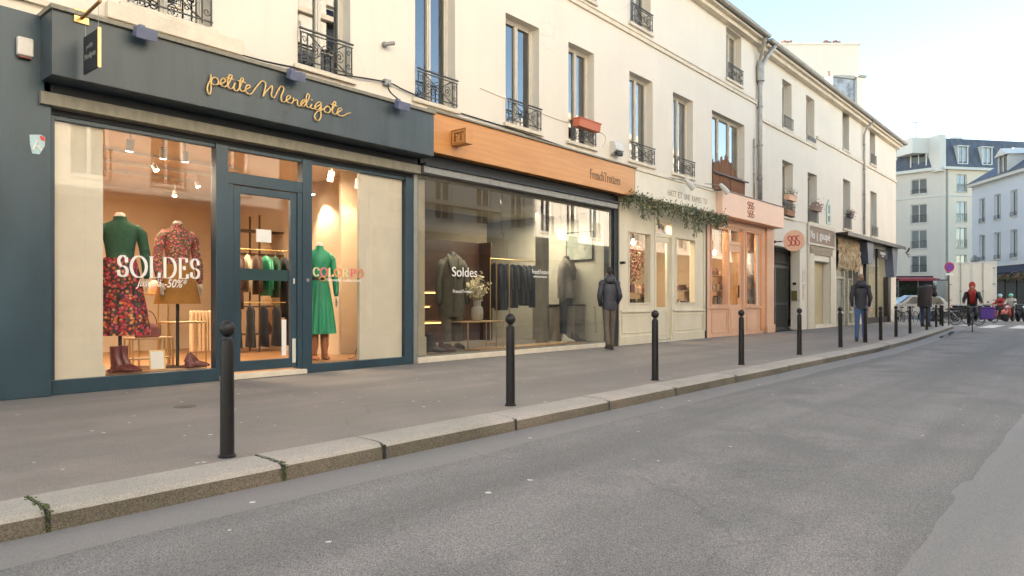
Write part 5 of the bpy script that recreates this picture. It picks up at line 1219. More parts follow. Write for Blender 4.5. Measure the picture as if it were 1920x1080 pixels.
# lamps above the cream and pink fascias and their cables
for px, py, lb in ((1292,345,"white spotlight on an arm above the cream fascia"),(1357,354,"white spotlight on an arm at the left end of the salmon fascia")):
    p = at(px, py, -.55); t = thing("floodlight", lb, "floodlight", tuple(p)); m_ = MB(); m_.loft([((-.13,.05,.12),.05,.05),((.0,0,.02),.09,.07),((.14,-.05,-.10),.10,.08)], 12); m_.build("housing", M['plasticw'], t, smooth=True, auto=40)
    m_ = MB(); m_.tube([(-.1,.03,.10),(-.5,.35,.12)], .012, 6); m_.build("arm", M['grey'], t)
# ---------------- entrance and small shops of the further building
GT = thing("gate", "tall dark green metal and frosted glass street gate in a recessed entrance", "gate", (24.9,.42,0))
W_ = 2.75; f = MB(); f.box(0,W_,0,.05,2.35,2.45); f.box(0,W_,0,.05,3.0,3.08); f.box(0,.08,0,.05,0,2.35); f.box(W_-.08,W_,0,.05,0,2.35); f.box(0,.08,0,.05,2.45,3.0); f.box(W_-.08,W_,0,.05,2.45,3.0); f.box(W_/2-.05,W_/2+.05,0,.05,0,2.35); f.box(.08,W_/2-.05,0,.05,.95,1.05); f.box(W_/2+.05,W_-.08,0,.05,.95,1.05); f.box(.08,W_/2-.05,0,.05,.0,.12); f.box(W_/2+.05,W_-.08,0,.05,0,.12); f.build("frame", M['gatem'], GT)
g = MB(); g.box(.08,W_-.08,.052,.06,.12,2.35); g.box(.08,W_-.08,.052,.06,2.45,3.0); g.build("frosted_pane", M['gateg'], GT)
b = MB()
for i in range(1, 26):
    x = .08+(W_-.16)*i/26
    if abs(x-W_/2) > .06: b.box(x-.011,x+.011,-.01,.012,.12,2.35)
for i in range(16): b.ball((.16+i*.163,-.01,2.55),.05,.02,.05,8,5)
for i in range(10): b.tube([(.2+i*.26+.08*math.cos(a*.5236), -.015, .78+.08*math.sin(a*.5236)) for a in range(12)], .009, 4, closed=True)
b.build("bars", M['gatem'], GT)
m_ = MB(); m_.box(24.79,27.69,.47,.6,0,3.1); m_.build("backing", M['dark'], GT, loc=(-24.9,-.42,0))
m_ = MB(); m_.box(27.64,27.685,.14,.26,1.72,1.82); tag(m_.build("house_number", M['blackm']), "small dark name plate inside the gateway", "name plate")
m_ = MB(); m_.box(27.62,27.685,.10,.30,1.12,1.50); m_.box(27.60,27.62,.13,.27,1.30,1.45); tag(m_.build("intercom", M['brassd']), "brass coloured intercom box inside the gateway", "intercom")
m_ = MB(); m_.box(28.0,28.22,-.03,-.001,1.15,1.75); m_.box(27.95,28.3,-.02,-.001,1.85,2.3); tag(m_.build("notice_board", M['stone']), "pale notice plate on the pillar right of the gateway", "notice")
p = at(1537, 455, -.02); PS = thing("painted_sign", "large taupe painted wooden shop sign with white letters above the bricked doorway", "sign", (28.55,-.03,3.42))
m_ = MB(); m_.box(0,3.35,-.02,.0,.0,.66); m_.build("board", M['brownsign'], PS)
m_ = MB(); moulding(m_, -.08, 3.43, -.08, .74, -.0, .08, .05); m_.build("frame", M['panel'], PS)
text("No", "sign_lettering", M['vinyl'], PS, .25, .75, .18, .50, -.0225, .005); text("gaupé", "sign_lettering", M['vinyl'], PS, 1.35, 2.75, .12, .52, -.0225, .005)
m_ = MB(); m_.box(1.0,1.12,-.023,-.0205,.1,.45); m_.build("sign_stroke", M['panel'], PS)
PS2 = thing("painted_sign", "small faded taupe sign panel under the large painted shop sign", "sign", (28.85,-.03,2.98)); m_ = MB(); m_.box(0,2.85,-.015,0,0,.30); m_.build("board", M['brownsign2'], PS2)
text("MAISON DE PARIS", "sign_lettering", MATS["faded_letters"], PS2, .15, 2.7, .07, .23, -.0175, .004)
SB = thing("blocked_doorway", "walled up yellowish doorway in a cream surround left of the crumbling shop", "doorway", (29.25,0,0))
m_ = MB(); m_.box(0,2.15,.26,.36,.14,2.74); m_.build("infill", plaster("yellowed_infill", (.55,.46,.28), .2, (.25,.22,.16), .5), SB); m_ = MB(); m_.box(0,2.15,-.1,.34,.004,.14); m_.build("step", M['stone'], SB)
m_ = MB(); m_.box(-.55,-.002,-.06,-.001,0,3.0); m_.box(2.152,2.75,-.06,-.001,0,3.0); m_.box(-.55,2.75,-.06,-.001,4.14,4.24); m_.box(-.75,-.60,-.06,-.001,.0,4.2); m_.build("surround", M['panel'], SB, bevel=.008)
# crumbling shop
OS = thing("shopfront", "abandoned shopfront with crumbling exposed stone lintel and dusty glazed doors", "shopfront", (32.4,0,0))
m_ = MB(); rr = random.Random(8)
nx, nz = 14, 9; vs = []
for j in range(nz+1):
    for i in range(nx+1):
        vs.append((3.6*i/nx, -.02-.10*rr.random()*(1 if 0 < j < nz else .3), 2.62+(1.35*j/nz)+( -.22*rr.random() if j == 0 else 0)))
m_.add(vs, [(j*(nx+1)+i, j*(nx+1)+i+1, (j+1)*(nx+1)+i+1, (j+1)*(nx+1)+i) for j in range(nz) for i in range(nx)]); m_.build("exposed_lintel", M['cobble'], OS)
m_ = MB(); m_.box(0,3.6,.12,.2,0,3.9); m_.build("dusty_pane", mat("dusty_glass", (.24,.23,.17), .4, .5, 3), OS)
m_ = MB()
for x in (0.0,1.25,1.85,2.55,3.5): m_.box(x,x+.11,.02,.12,0,2.64)
for z in (.0,.55,2.1,2.5): m_.box(.11,1.25,.04,.118,z,z+.10); m_.box(1.96,2.55,.04,.118,z,z+.1); m_.box(2.66,3.5,.04,.118,z,z+.10)
m_.build("frames", mat("flaking_cream_paint", (.50,.46,.36), .8, .4, 12), OS)
m_ = MB(); m_.box(1.9,2.5,.0,.1,2.15,2.5); m_.box(2.7,3.45,.0,.1,1.9,2.55); m_.build("broken_opening", M['dark'], OS)
# dark corner shop with its canopy
CS = thing("shopfront", "dark blue grey corner shop with tapering posts under a thin black canopy", "shopfront", (36.2,0,0))
m_ = MB(); m_.box(-4.2, 6.9, -.55, .0, 3.98, 4.06); m_.box(-4.2,6.9,-.58,-.55,3.92,4.08); m_.build("canopy", M['blackm'], CS)
def post(x0, x1, xa, xb, z0, z1, y0, y1, m, nm): q = MB(); q.add([(xa,y0,z0),(xb,y0,z0),(xb,y1,z0),(xa,y1,z0),(x0,y0,z1),(x1,y0,z1),(x1,y1,z1),(x0,y1,z1)], [(0,3,2,1),(4,5,6,7),(0,1,5,4),(1,2,6,5),(2,3,7,6),(3,0,4,7)]); return q.build(nm, m, CS)
bg = mat("blue_grey_post_paint", (.07,.09,.14), .45, .2, 5)
post(-.2,1.05,.05,.75,2.9,3.92,-.35,.1,bg,"tapered_panel"); post(.72,1.25,.55,.95,0,3.9,-.10,.2,M['blackm'],"post"); post(5.0,6.3,5.4,5.95,2.4,3.92,-.30,.1,bg,"tapered_panel"); post(5.3,5.9,5.4,5.85,0,2.4,-.05,.2,M['blackm'],"post")
m_ = MB(); m_.box(1.3,5.3,.05,.07,.3,3.8); m_.build("pane", M['glass'], CS); m_ = MB(); m_.box(1.2,5.35,0,.12,.0,.3); m_.box(1.25,1.33,0,.1,.3,3.8); m_.box(3.2,3.26,0,.1,.3,3.8); m_.build("window_frame", M['blackm'], CS)
m_ = MB(); m_.box(-.0,.55,.02,.2,0,2.9); m_.build("pier", M['panel'], CS)
room(37.4, 42.0, .2, 3.2, .05, 3.85, 'room2', 'room2', 'greyfl', 'cs'); lamp('AREA', (39.5,1.4,3.6), 25, (1,.9,.7), 1.2)
t = thing("hanging_sign", "dark rectangular sign with pale lettering hanging at the corner shop", "sign", (37.9,-.35,3.25)); m_ = MB(); m_.box(0,1.9,-.03,.03,0,.44); m_.build("board", M['greyfab'], t); text("MAISON", "sign_lettering", M['vinyl'], t, .45,1.45,.18,.32,-.0325,.004); text("PARIS", "sign_lettering", M['vinyl'], t, .75,1.15,.08,.14,-.0325,.004)
for i, x in enumerate((38.1,38.9,39.9,40.9)):
    garment("%s garment, %s from the left in the corner shop window" % (['black','charcoal','brown','dark'][i], ['first','second','third','fourth'][i]), (x,.7,2.5 if i < 2 else 2.0), 1.2, .5, ['black','greyfab','brownfab','black'][i], 0.3, 1.1, True, "garments in the corner shop")
t = thing("stag_ornament", "dark branching metal ornament at the end of the black canopy", "ornament", (42.9,-.6,3.75)); m_ = MB(); rr = random.Random(2)
for i in range(9): a = rr.uniform(-2,2); m_.tube([(0,0,0),(.15*math.cos(a),-.1,.12*math.sin(a)),(.3*math.cos(a+.3),-.15,.28*math.sin(a+.5))], .022, 5)
m_.build("branches", M['iron'], t)
ws = thing("wall_emblem", "small green and white mosaic emblem with pointed top between the window boxes", "emblem", (31.2,-.03,4.35)); m_ = MB(); m_.prism([(-.28,0),(.28,0),(.28,.75),(0,1.05),(-.28,.75)], 'y', -.01, .02); m_.build("plaque", mat("pale_green_tile", (.42,.55,.48), .5, .3, 12), ws); m_ = MB(); m_.box(-.12,.12,-.014,-.0105,.1,.35); m_.box(-.08,.08,-.014,-.0105,.45,.8); m_.build("motif", M['gatem'], ws)
# wall fittings and cables on the nearer facade
t = thing("security_camera", "small white security camera on the cream wall between the first tall windows", "camera", tuple(at(720,84,0))); m_ = MB(); m_.cyl((0,0,0),(0,-.03,0),.05,12); m_.cyl((0,-.02,0),(.02,-.10,-.01),.015,8); m_.cyl((-.06,-.09,-.03),(.10,-.14,.02),.032,12); m_.build("body", M['grey'], t, smooth=True, auto=40)
t = thing("wall_box", "grey metal extractor box on the wall above the plywood fascia", "wall box", tuple(at(1150,280,0))); m_ = MB(); m_.prism([(0,-.17),(0,.17),(-.14,.15),(-.2,-.05)], 'x', -.17, .17); m_.build("cowl", M['plasticw'], t); m_ = MB(); m_.box(-.13,.13,-.19,-.12,-.17,-.10); m_.build("grille", M['black'], t)
def cable(label, pts, r=.012, m='rubber', y=-.03):
    P_ = [at(px, py, yy) for px, py, yy in pts]; m_ = MB(); m_.tube(smooth_path(P_, 5), r, 5); return tag(m_.build("cable", M[m], None, smooth=True), label, "cable")
cable("black cable drooping across the wall from the navy fascia to the plywood one", [(160,22,-.03),(250,52,-.03),(440,100,-.03),(510,118,-.05),(600,135,-.05),(660,143,-.05),(728,155,-.05),(760,170,-.04),(830,200,-.03),(870,214,-.03),(1000,255,-.03),(1180,318,-.03),(1235,330,-.03)], .013)
cable("thick dark cable running along the top of the navy fascia", [(0,-12,-.03),(200,35,-.03),(480,115,-.03),(700,178,-.03),(800,212,-.03)], .022)
cable("second cable hanging from the junction box over the navy fascia", [(728,155,-.05),(730,170,-.2),(745,185,-.3),(758,195,-.5)], .012)
cable("grey cable with clips above the cream fascia", [(1235,332,-.06),(1262,334,-.06),(1300,345,-.06),(1330,352,-.05),(1360,360,-.05)], .014, 'grey')
cable("pale conduit line on the wall above the cables", [(900,165,-.01),(1040,222,-.01),(1130,250,-.01),(1130,276,-.01)], .006, 'stone')
m_ = MB(); p = at(726,155,-.05); m_.box(p.x-.06,p.x+.06,-.08,-.001,p.z-.05,p.z+.05); tag(m_.build("junction_box", M['grey']), "small grey cable junction box above the right end of the navy fascia", "junction box")
# ================================================================== STREET FURNITURE
def bollard_proto():
    t = thing("bollard", "", "bollard", group="black iron bollards along the kerb")
    m_ = MB(); m_.lathe([(.001,0),(.062,0),(.062,.012),(.050,.022),(.047,.60),(.0455,.78),(.044,.792),(.034,.80),(.030,.806),(.030,.815),(.001,.816)], (0,0,0), 28); m_.build("post", M['bollard'], t, smooth=True, auto=35)
    m_ = MB(); m_.ball((0,0,.872),.056,None,.056,26,16); m_.build("ball_top", M['bollard'], t, smooth=True)
    return t
BP = bollard_proto()
bl = [(2.37,-4.53,"nearest black bollard, in front of the navy shop door",0),(5.42,-4.45,"black bollard in front of the plate glass window with the vase",0),(8.45,-4.42,"black bollard in front of the cream shop with the garland",0),
 (11.5,-4.36,"black bollard in front of the salmon shop",0),(14.45,-4.34,"black bollard in front of the pillar right of the gateway",0),(17.48,-4.28,"slightly leaning black bollard left of the man in blue jeans",-2.5),
 (20.0,-4.20,"leaning black bollard overlapping the man in blue jeans",-4),(21.6,-4.2,"black bollard just right of the man in blue jeans",-2),(23.9,-4.1,"black bollard two to the left of the stooping person",0),
 (26.9,-3.9,"leaning black bollard just left of the stooping person",-3),(30.6,-3.75,"black bollard in front of the stooping person",1),(34.6,-3.4,"far black bollard left of the no parking sign post",0),
 (36.4,-3.35,"far black bollard right of the no parking sign post",-1),(38.4,-2.95,"far black bollard left of the cyclist",0),(40.0,-2.7,"farthest black bollard beside the cyclist",-1.5)]
for i, (x, y, lb, tilt) in enumerate(bl):
    o = BP if i == 0 else copy_tree(BP); o.location = (x, y, 0.0); o["label"] = lb; o.rotation_euler = (0, R(tilt), 0); o.scale = (.93,.93,1.0+.01*(i%3))
p = deep(1779, 32); t = thing("no_parking_sign", "round violet and red no parking sign on a thin dark post", "sign", (p.x, p.y, 0), CROT)
m_ = MB(); m_.cyl((0,0,0),(0,0,2.85),.03,10); m_.build("pole", M['gatem'], t, smooth=True, auto=40)
m_ = MB(); m_.cyl((0,-.05,2.66),(0,-.035,2.66),.225,32); m_.build("disc", M['signred'], t); m_ = MB(); m_.cyl((0,-.056,2.66),(0,-.051,2.66),.175,32); m_.build("centre", M['signblue'], t)
m_ = MB(); m_.box(-.17,.17,-.05,-.035,2.28,2.38); m_.build("plate", M['vinyl'], t)

# ================================================================== PEOPLE
def person(label, loc, rot, s, jacket, trousers, hair, pose='stand', hood=None, jlen=.78, arms=None, legs=None, spine=None, bulk=1.0, shoes='shoe', hoodup=False, skinm='skin', quilt=0.0, helmet=None, slim=1.0):
    t = thing("person", label, "person", loc, rot); t.scale = (s*slim,s*slim,s)
    sp = spine or [(0,0,.95),(0,0,1.10),(0,.0,1.30),(0,0,1.45),(0,-.01,1.52),(0,-.02,1.60),(0,-.02,1.68)]
    AR = arms or [[(sx*.19,0,1.41),(sx*.26,.02,1.14),(sx*.27,-.08,.90),(sx*.265,-.11,.83)] for sx in (-1,1)]
    LG = legs or [[(sx*.095,0,.92),(sx*.10,-.02,.50),(sx*.105,.02,.09)] for sx in (-1,1)]
    V = []; E_ = []; RD = []
    def v(p, r): V.append(tuple(p)); RD.append(r); return len(V)-1
    ids = []
    for p, r in zip(sp, [(.13,.09),(.11,.08),(.12,.08),(.06,.05),(.055,.055),(.070,.085),(.072,.085)]):
        ids.append(v(p, r))
        if len(ids) > 1: E_.append((ids[-2], ids[-1]))
    top_ = Vector(sp[-1]); dirh = (Vector(sp[-1])-Vector(sp[-2])).normalized()
    crown = v(top_+dirh*.055, (.05,.055)); E_.append((ids[-1], crown))
    fwd = Vector((0,-1,0)); fwd = (fwd - dirh*fwd.dot(dirh)).normalized(); hc = Vector(sp[-2]).lerp(top_, .5)
    nz_ = v(hc+fwd*.10, (.010,.014)); E_.append((ids[-2], nz_))
    for sx in (-1,1): e = v(hc+Vector((sx*.083,.01,0)), (.008,.018)); E_.append((ids[-2], e))
    for a in AR:
        pr = ids[2]
        for q, r in zip(a, [(.040,.040),(.034,.034),(.026,.026),(.028,.018)]):
            k = v(q, r); E_.append((pr, k)); pr = k
        w_ = Vector(a[2]); h_ = Vector(a[3]); d = (h_-w_).normalized(); sd_ = d.cross(Vector((1,0,0)));
        if sd_.length < .1: sd_ = Vector((0,1,0))
        sd_.normalize()
        for q in range(4):
            k1 = v(h_+sd_*(-.024+.016*q)+d*.03, (.0085,.0085)); k2 = v(h_+sd_*(-.026+.017*q)+d*(.075-.006*abs(q-1.4))+fwd*.012, (.007,.007)); E_.append((pr, k1)); E_.append((k1, k2))
        k1 = v(w_.lerp(h_,.5)-sd_*.035, (.010,.010)); k2 = v(h_-sd_*.045+d*.02, (.008,.008)); E_.append((pr, k1)); E_.append((k1, k2))
    for l in LG:
        pr = ids[0]
        for q, r in zip(l, [(.085,.085),(.058,.058),(.036,.040)]):
            k = v(q, r); E_.append((pr, k)); pr = k
        k = v(Vector(l[2])+Vector((0,-.13,-.05)), (.035,.022)); E_.append((pr, k))
    me = bpy.data.meshes.new("body"); me.from_pydata(V, E_, []); me.materials.append(M[skinm]); bo = bpy.data.objects.new("body", me); COL.objects.link(bo); bo.parent = t
    sk = bo.modifiers.new("skin", 'SKIN'); sk.use_smooth_shade = True
    for i, r in enumerate(RD): me.skin_vertices[0].data[i].radius = r
    me.skin_vertices[0].data[0].use_root = True
    ss = bo.modifiers.new("subdivision", 'SUBSURF'); ss.levels = 1; ss.render_levels = 1
    for sx in (-1,1): q = MB(); q.ball(hc+fwd*.073+Vector((sx*.03,0,.012)), .011,None,.009,8,6); q.build("eye", M['vinyl'], t, smooth=True)
    # hair
    if hair:
        q = MB(); back = -fwd
        q.ball(tuple(top_+dirh*-.01+back*.022), .085, .098, .092, 18, 12); q.build("hair", M[hair], t, smooth=True)
    P = [Vector(x) for x in sp]
    k = bulk; c = MB(); hipc = P[0]; lo = hipc + (hipc-P[1]).normalized()*(.95-jlen)
    rg = [(lo,.185*k,.135*k),(hipc,.19*k,.14*k)]
    nq = 10
    for i in range(1, nq):
        u = i/nq*3; a = int(u); pos = P[a].lerp(P[min(a+1,3)], u-a); base = [(.19,.14),(.18,.135),(.205,.145),(.15,.10)]
        rx = base[a][0]+(base[min(a+1,3)][0]-base[a][0])*(u-a); ry = base[a][1]+(base[min(a+1,3)][1]-base[a][1])*(u-a)
        qf = 1+quilt*(1 if i % 2 else -1); rg.append((pos, rx*k*qf, ry*k*qf))
    rg += [(P[3].lerp(P[4],.35),.10*k,.09*k),(P[4],.078,.075)]
    c.loft(rg, 22, caps=False)
    for a in AR:
        A_ = [Vector(x) for x in a]; rr_ = [(A_[0].lerp(P[2],.35),.085*k,.085*k),(A_[0],.085*k,.085*k)]
        n = 5
        for i in range(1, n+1): qf = 1+quilt*(1 if i % 2 else -1); rr_.append((A_[0].lerp(A_[1], i/n), (.078-.010*i/n)*k*qf, (.08-.010*i/n)*k*qf))
        for i in range(1, n+1): qf = 1+quilt*(1 if i % 2 else -1); rr_.append((A_[1].lerp(A_[2], i/n), (.066-.018*i/n)*k*qf, (.068-.018*i/n)*k*qf))
        c.loft(rr_, 14); c.ball(tuple(A_[0]+Vector((0,0,-.01))), .094*k, .092*k, .085*k, 14, 10); c.loft([(P[3].lerp(A_[0], .1), .085*k, .06*k), (A_[0], .088*k, .075*k)], 14, side=Vector((0,1,0)))
    c.build("jacket", M[jacket], t, smooth=True)
    if hood:
        q = MB()
        if hoodup: q.ball(tuple(hc+dirh*.03-fwd*.045), .118,.115,.145, 18, 12); q.loft([(P[3]+dirh*.02-fwd*.02,.16,.12),(P[4]+dirh*.03,.11,.10)], 16)
        else: q.loft([(P[3]-fwd*.03,.15,.12),(P[3].lerp(P[4],.6)-fwd*.06,.16,.12),(P[4]-fwd*.07+dirh*.03,.13,.09),(P[4]-fwd*.08+dirh*.07,.07,.04)], 18)
        q.build("hood", M[hood], t, smooth=True)
    if helmet: q = MB(); q.ball(tuple(top_+dirh*.0), .12,.135,.12, 18, 12); q.build("helmet", M[helmet], t, smooth=True)
    tr = MB(); tr.loft([(P[0]+Vector((0,0,.08)),.165,.125),(P[0],.175,.13),(P[0]+Vector((0,0,-.06)),.165,.125)], 20)
    for l in LG:
        L_ = [Vector(x) for x in l]; tr.loft([(L_[0]+Vector((0,0,.04)),.09,.10),(L_[0].lerp(L_[1],.3),.098,.105),(L_[0].lerp(L_[1],.8),.078,.082),(L_[1],.072,.076),(L_[1].lerp(L_[2],.15),.070,.076),(L_[1].lerp(L_[2],.5),.066,.072),(L_[1].lerp(L_[2],.85),.062,.066),(L_[2]+Vector((0,0,-.02)),.064,.068)], 16)
    tr.build("trousers", M[trousers], t, smooth=True)
    for l in LG:
        a = Vector(l[2]); q = MB(); z0 = a.z-.09
        q.loft([((a.x,a.y+.045,z0+.05),.038,.045),((a.x,a.y,z0+.055),.046,.055),((a.x,a.y-.08,z0+.045),.048,.042),((a.x,a.y-.16,z0+.03),.045,.028),((a.x,a.y-.20,z0+.022),.02,.014)], 14)
        q.box(a.x-.045,a.x+.045,a.y-.18,a.y+.07,z0,z0+.016); q.build("shoe", M[shoes], t, smooth=True, auto=50)
    return t
# the person by the shop post, back to the street, striding right
lg = [[(-.09,0,.92),(-.09,-.10,.50),(-.10,-.12,.10)],[(.09,0,.92),(.09,.02,.50),(.10,.20,.13)]]
ar = [[(-.20,0,1.41),(-.28,.03,1.14),(-.22,-.10,.95),(-.16,-.13,.92)],[(.20,0,1.41),(.28,.03,1.14),(.22,-.10,.95),(.16,-.13,.92)]]
p = deep(1150, 15.3); person("person in a bulky grey blue hooded puffer coat walking past the plywood shop", (p.x, p.y+.1, 0), R(140), 1.04, 'puffer', 'trous', 'haird', hood='puffer', jlen=.85, arms=ar, legs=lg, bulk=1.02, quilt=.045, hoodup=False, slim=.80)
lg = [[(-.09,0,.92),(-.10,-.03,.50),(-.11,.02,.09)],[(.09,0,.92),(.10,-.05,.50),(.11,-.08,.09)]]
ar = [[(-.20,0,1.41),(-.27,.04,1.14),(-.24,-.06,.93),(-.20,-.10,.90)],[(.20,0,1.41),(.27,.04,1.14),(.24,-.06,.93),(.20,-.10,.90)]]
p = deep(1614, 18.8); person("man in a navy hooded jacket and blue jeans standing by a bollard", (p.x, p.y, 0), R(110), 1.03, 'navyj', 'jeans', 'hairg', hood='navyj', jlen=.86, arms=ar, legs=lg, bulk=.95, slim=.82)
sp = [(0,.05,.95),(0,.04,1.12),(0,-.03,1.30),(0,-.14,1.42),(0,-.21,1.46),(0,-.30,1.44),(0,-.36,1.40)]
ar = [[(-.19,-.10,1.38),(-.25,-.16,1.14),(-.12,-.36,1.20),(-.06,-.40,1.22)],[(.19,-.10,1.38),(.25,-.16,1.14),(.12,-.36,1.20),(.06,-.40,1.22)]]
lg = [[(-.10,.05,.92),(-.11,.02,.50),(-.13,.06,.09)],[(.10,.05,.92),(.11,-.04,.50),(.13,-.06,.09)]]
p = deep(1735, 30.4); person("person stooping over something in their hands in a big dark brown coat and blue jeans", (p.x, p.y, 0), R(75), 1.20, 'browncoat', 'jeansd', 'haird', hood='browncoat', jlen=.72, arms=ar, legs=lg, spine=sp, bulk=1.3)

# ================================================================== CYCLES
def wheel(mb, c, r, axis='y', tr=.02, hub=.03, spokes=14, seg=28):
    c = Vector(c)
    pts = [c+Vector((r*math.cos(2*math.pi*i/seg),0,r*math.sin(2*math.pi*i/seg))) for i in range(seg)]
    mb.tube(pts, tr, 6, closed=True)
def cycle(label, loc, rot, basket=None, paint='darksc', s=1.0):
    """a city bicycle pointing along +X"""
    t = thing("bicycle", label, "bicycle", loc, rot); t.scale = (s,s,s)
    for x in (-.55,.55):
        w_ = MB(); wheel(w_, (x,0,.34), .32, tr=.019); wo = w_.build("wheel", M['rubber'], t, smooth=True)
        q = MB(); 
        for k in range(9): a = math.pi*k/9; q.cyl((x-.31*math.cos(a),0,.34-.31*math.sin(a)),(x+.31*math.cos(a),0,.34+.31*math.sin(a)),.0025,4)
        q.cyl((x,-.04,.34),(x,.04,.34),.02,8); q.build("spokes", M['grey'], wo)
    f = MB()
    for a, b, r in (((-.05,0,.30),(-.18,0,.85),.017),((-.05,0,.30),(.42,0,.72),.02),((-.15,0,.74),(.40,0,.86),.016),((-.55,0,.34),(-.05,0,.30),.011),((-.55,0,.34),(-.16,0,.78),.010),((.40,0,.95),(.43,0,.62),.018),((.43,.05,.62),(.55,.05,.34),.012),((.43,-.05,.62),(.55,-.05,.34),.012),((.43,-.055,.62),(.43,.055,.62),.014)): f.cyl(a,b,r,8)
    f.build("frame", M[paint], t, smooth=True, auto=40)
    q = MB(); q.tube(smooth_path([(.28,-.30,1.02),(.36,-.22,1.04),(.40,0,.98),(.36,.22,1.04),(.28,.30,1.02)]),.013,6); q.build("handlebar", M['grey'], t, smooth=True)
    q = MB(); q.loft([((-.30,0,.90),.03,.09),((-.20,0,.92),.03,.08),((-.05,0,.90),.02,.02)], 10, side=Vector((0,0,1))); q.build("saddle", M['black'], t, smooth=True)
    q = MB(); q.cyl((-.05,-.07,.30),(-.05,.07,.30),.05,10); q.cyl((-.05,.09,.30),(.08,.09,.20),.009,5); q.cyl((-.05,-.09,.30),(-.18,-.09,.40),.009,5); q.box(.04,.13,.08,.16,.19,.21); q.box(-.23,-.14,-.16,-.08,.39,.41); q.build("pedals", M['grey'], t)
    return t
def toward_cam(p): return math.atan2(-CAM_D-p.y, -p.x)
p = deep(1823, 28.0, -.12); rc = toward_cam(p)
cycle("black bicycle ridden towards the camera by the person in the red hood", (p.x, p.y, -.12), rc)
sp = [(0,.22,.97),(0,.18,1.12),(0,.05,1.32),(0,-.04,1.44),(0,-.09,1.50),(0,-.13,1.60),(0,-.15,1.67)]
ar = [[(sx*.20,-.02,1.38),(sx*.29,-.12,1.16),(sx*.29,-.26,1.05),(sx*.27,-.32,1.05)] for sx in (-1,1)]
lg = [[(-.10,.18,.92),(-.13,-.18,.72),(-.12,.0,.30)],[(.10,.18,.92),(.13,-.12,.62),(.12,.10,.46)]]
person("cyclist in a bright red hood and black jacket riding towards the camera", (p.x, p.y, -.12), rc+R(90), 1.10, 'black', 'black', None, hood='redhood', hoodup=True, arms=ar, legs=lg, spine=sp, jlen=.9, slim=.88)
fw_ = Vector((math.cos(rc), math.sin(rc))); sd_ = Vector((-fw_.y, fw_.x))
t = thing("jumper_front", "bright red jumper front showing in the open jacket of the cyclist", "jumper", (p.x, p.y, -.12), rc+R(90)); q = MB(); q.loft([((0,.03,1.02),.08,.03),((0,-.06,1.22),.10,.035),((0,-.17,1.38),.11,.04),((0,-.15,1.47),.10,.06)], 12); q.build("cloth", M['redhood'], t, smooth=True); t.location.x += 0; t.scale = (1.1,1.1,1.1)
b2 = Vector((p.x, p.y))-fw_*.30+sd_*.50; t = thing("delivery_bag", "purple delivery bag hanging beside the cyclist", "bag", (b2.x, b2.y, .38), rc+R(90)); q = MB(); q.box(-.25,.25,-.2,.2,0,.42); q.build("bag_body", M['purple'], t, bevel=.04)
q = MB(); q.box(-.26,.26,-.21,.21,.425,.47); q.build("flap", M['purple'], t, bevel=.02); q = MB(); q.tube([(-.2,0,.46),(-.15,0,.56),(.15,0,.56),(.2,0,.46)],.015,5); q.build("strap", M['black'], t)
for i, (px, d, rz, lb) in enumerate(((1690,38,20,"dark bicycle parked on the left of the row near the red awning"),(1708,40,35,"dark bicycle parked in front of the silver car, second in the row"),(1727,41,15,"dark bicycle parked behind the stooping person"),(1760,38,50,"dark bicycle parked left of the no parking sign post"),(1796,37,60,"dark bicycle parked right of the no parking sign post"),(1812,36,75,"dark bicycle parked behind the cyclist"),(1852,40,40,"dark bicycle parked in front of the white lorry"))):
    p = deep(px, d, -.12); cycle(lb, (p.x, p.y, -.12), R(rz))
def motorbike(label, loc, rot, paint, rider=None):
    t = thing("motor_scooter", label, "scooter", loc, rot)
    for x in (-.60,.62):
        w_ = MB(); w_.lathe([(.14,-.05),(.25,-.055),(.27,0),(.25,.055),(.14,.05)], (0,0,0), 22); o = w_.build("wheel", M['rubber'], t, smooth=True); o.rotation_euler = (R(90),0,0); o.location = (x,0,.27)
        h_ = MB(); h_.lathe([(.001,-.04),(.14,-.045),(.14,.045),(.001,.04)], (0,0,0), 16); h_.build("hub", M['grey'], o)
    b = MB(); b.loft([((-.80,0,.62),.06,.12),((-.55,0,.60),.14,.17),((-.25,0,.55),.13,.15),((-.05,0,.36),.12,.09),((.22,0,.30),.14,.06),((.34,0,.50),.16,.07),((.42,0,.85),.15,.06),((.40,0,1.0),.08,.05)], 14, side=Vector((0,1,0))); b.loft([((.42,0,.62),.05,.08),((.64,0,.60),.07,.05),((.80,0,.48),.05,.02)], 10, side=Vector((0,1,0))); b.build("bodywork", M[paint], t, smooth=True)
    q = MB(); q.loft([((-.85,0,.76),.08,.03),((-.55,0,.79),.13,.05),((-.2,0,.77),.12,.05),((-.05,0,.74),.06,.02)], 12, side=Vector((0,1,0))); q.build("seat", M['black'], t, smooth=True)
    q = MB(); q.tube([(.30,-.33,1.06),(.38,-.15,1.05),(.40,0,1.03),(.38,.15,1.05),(.30,.33,1.06)],.017,6); q.cyl((.42,0,1.0),(.62,0,.27),.025,8); q.build("handlebar", M['grey'], t, smooth=True)
    for sx in (-1,1): q = MB(); q.ball((.34,sx*.36,1.20),.02,.07,.05,10,6); q.cyl((.34,sx*.25,1.05),(.34,sx*.34,1.18),.008,5); q.build("mirror", M['black'], t, smooth=True)
    q = MB(); q.ball((.50,0,.90),.05,.08,.07,10,8); q.build("headlight", M['vinyl'], t, smooth=True)
    return t
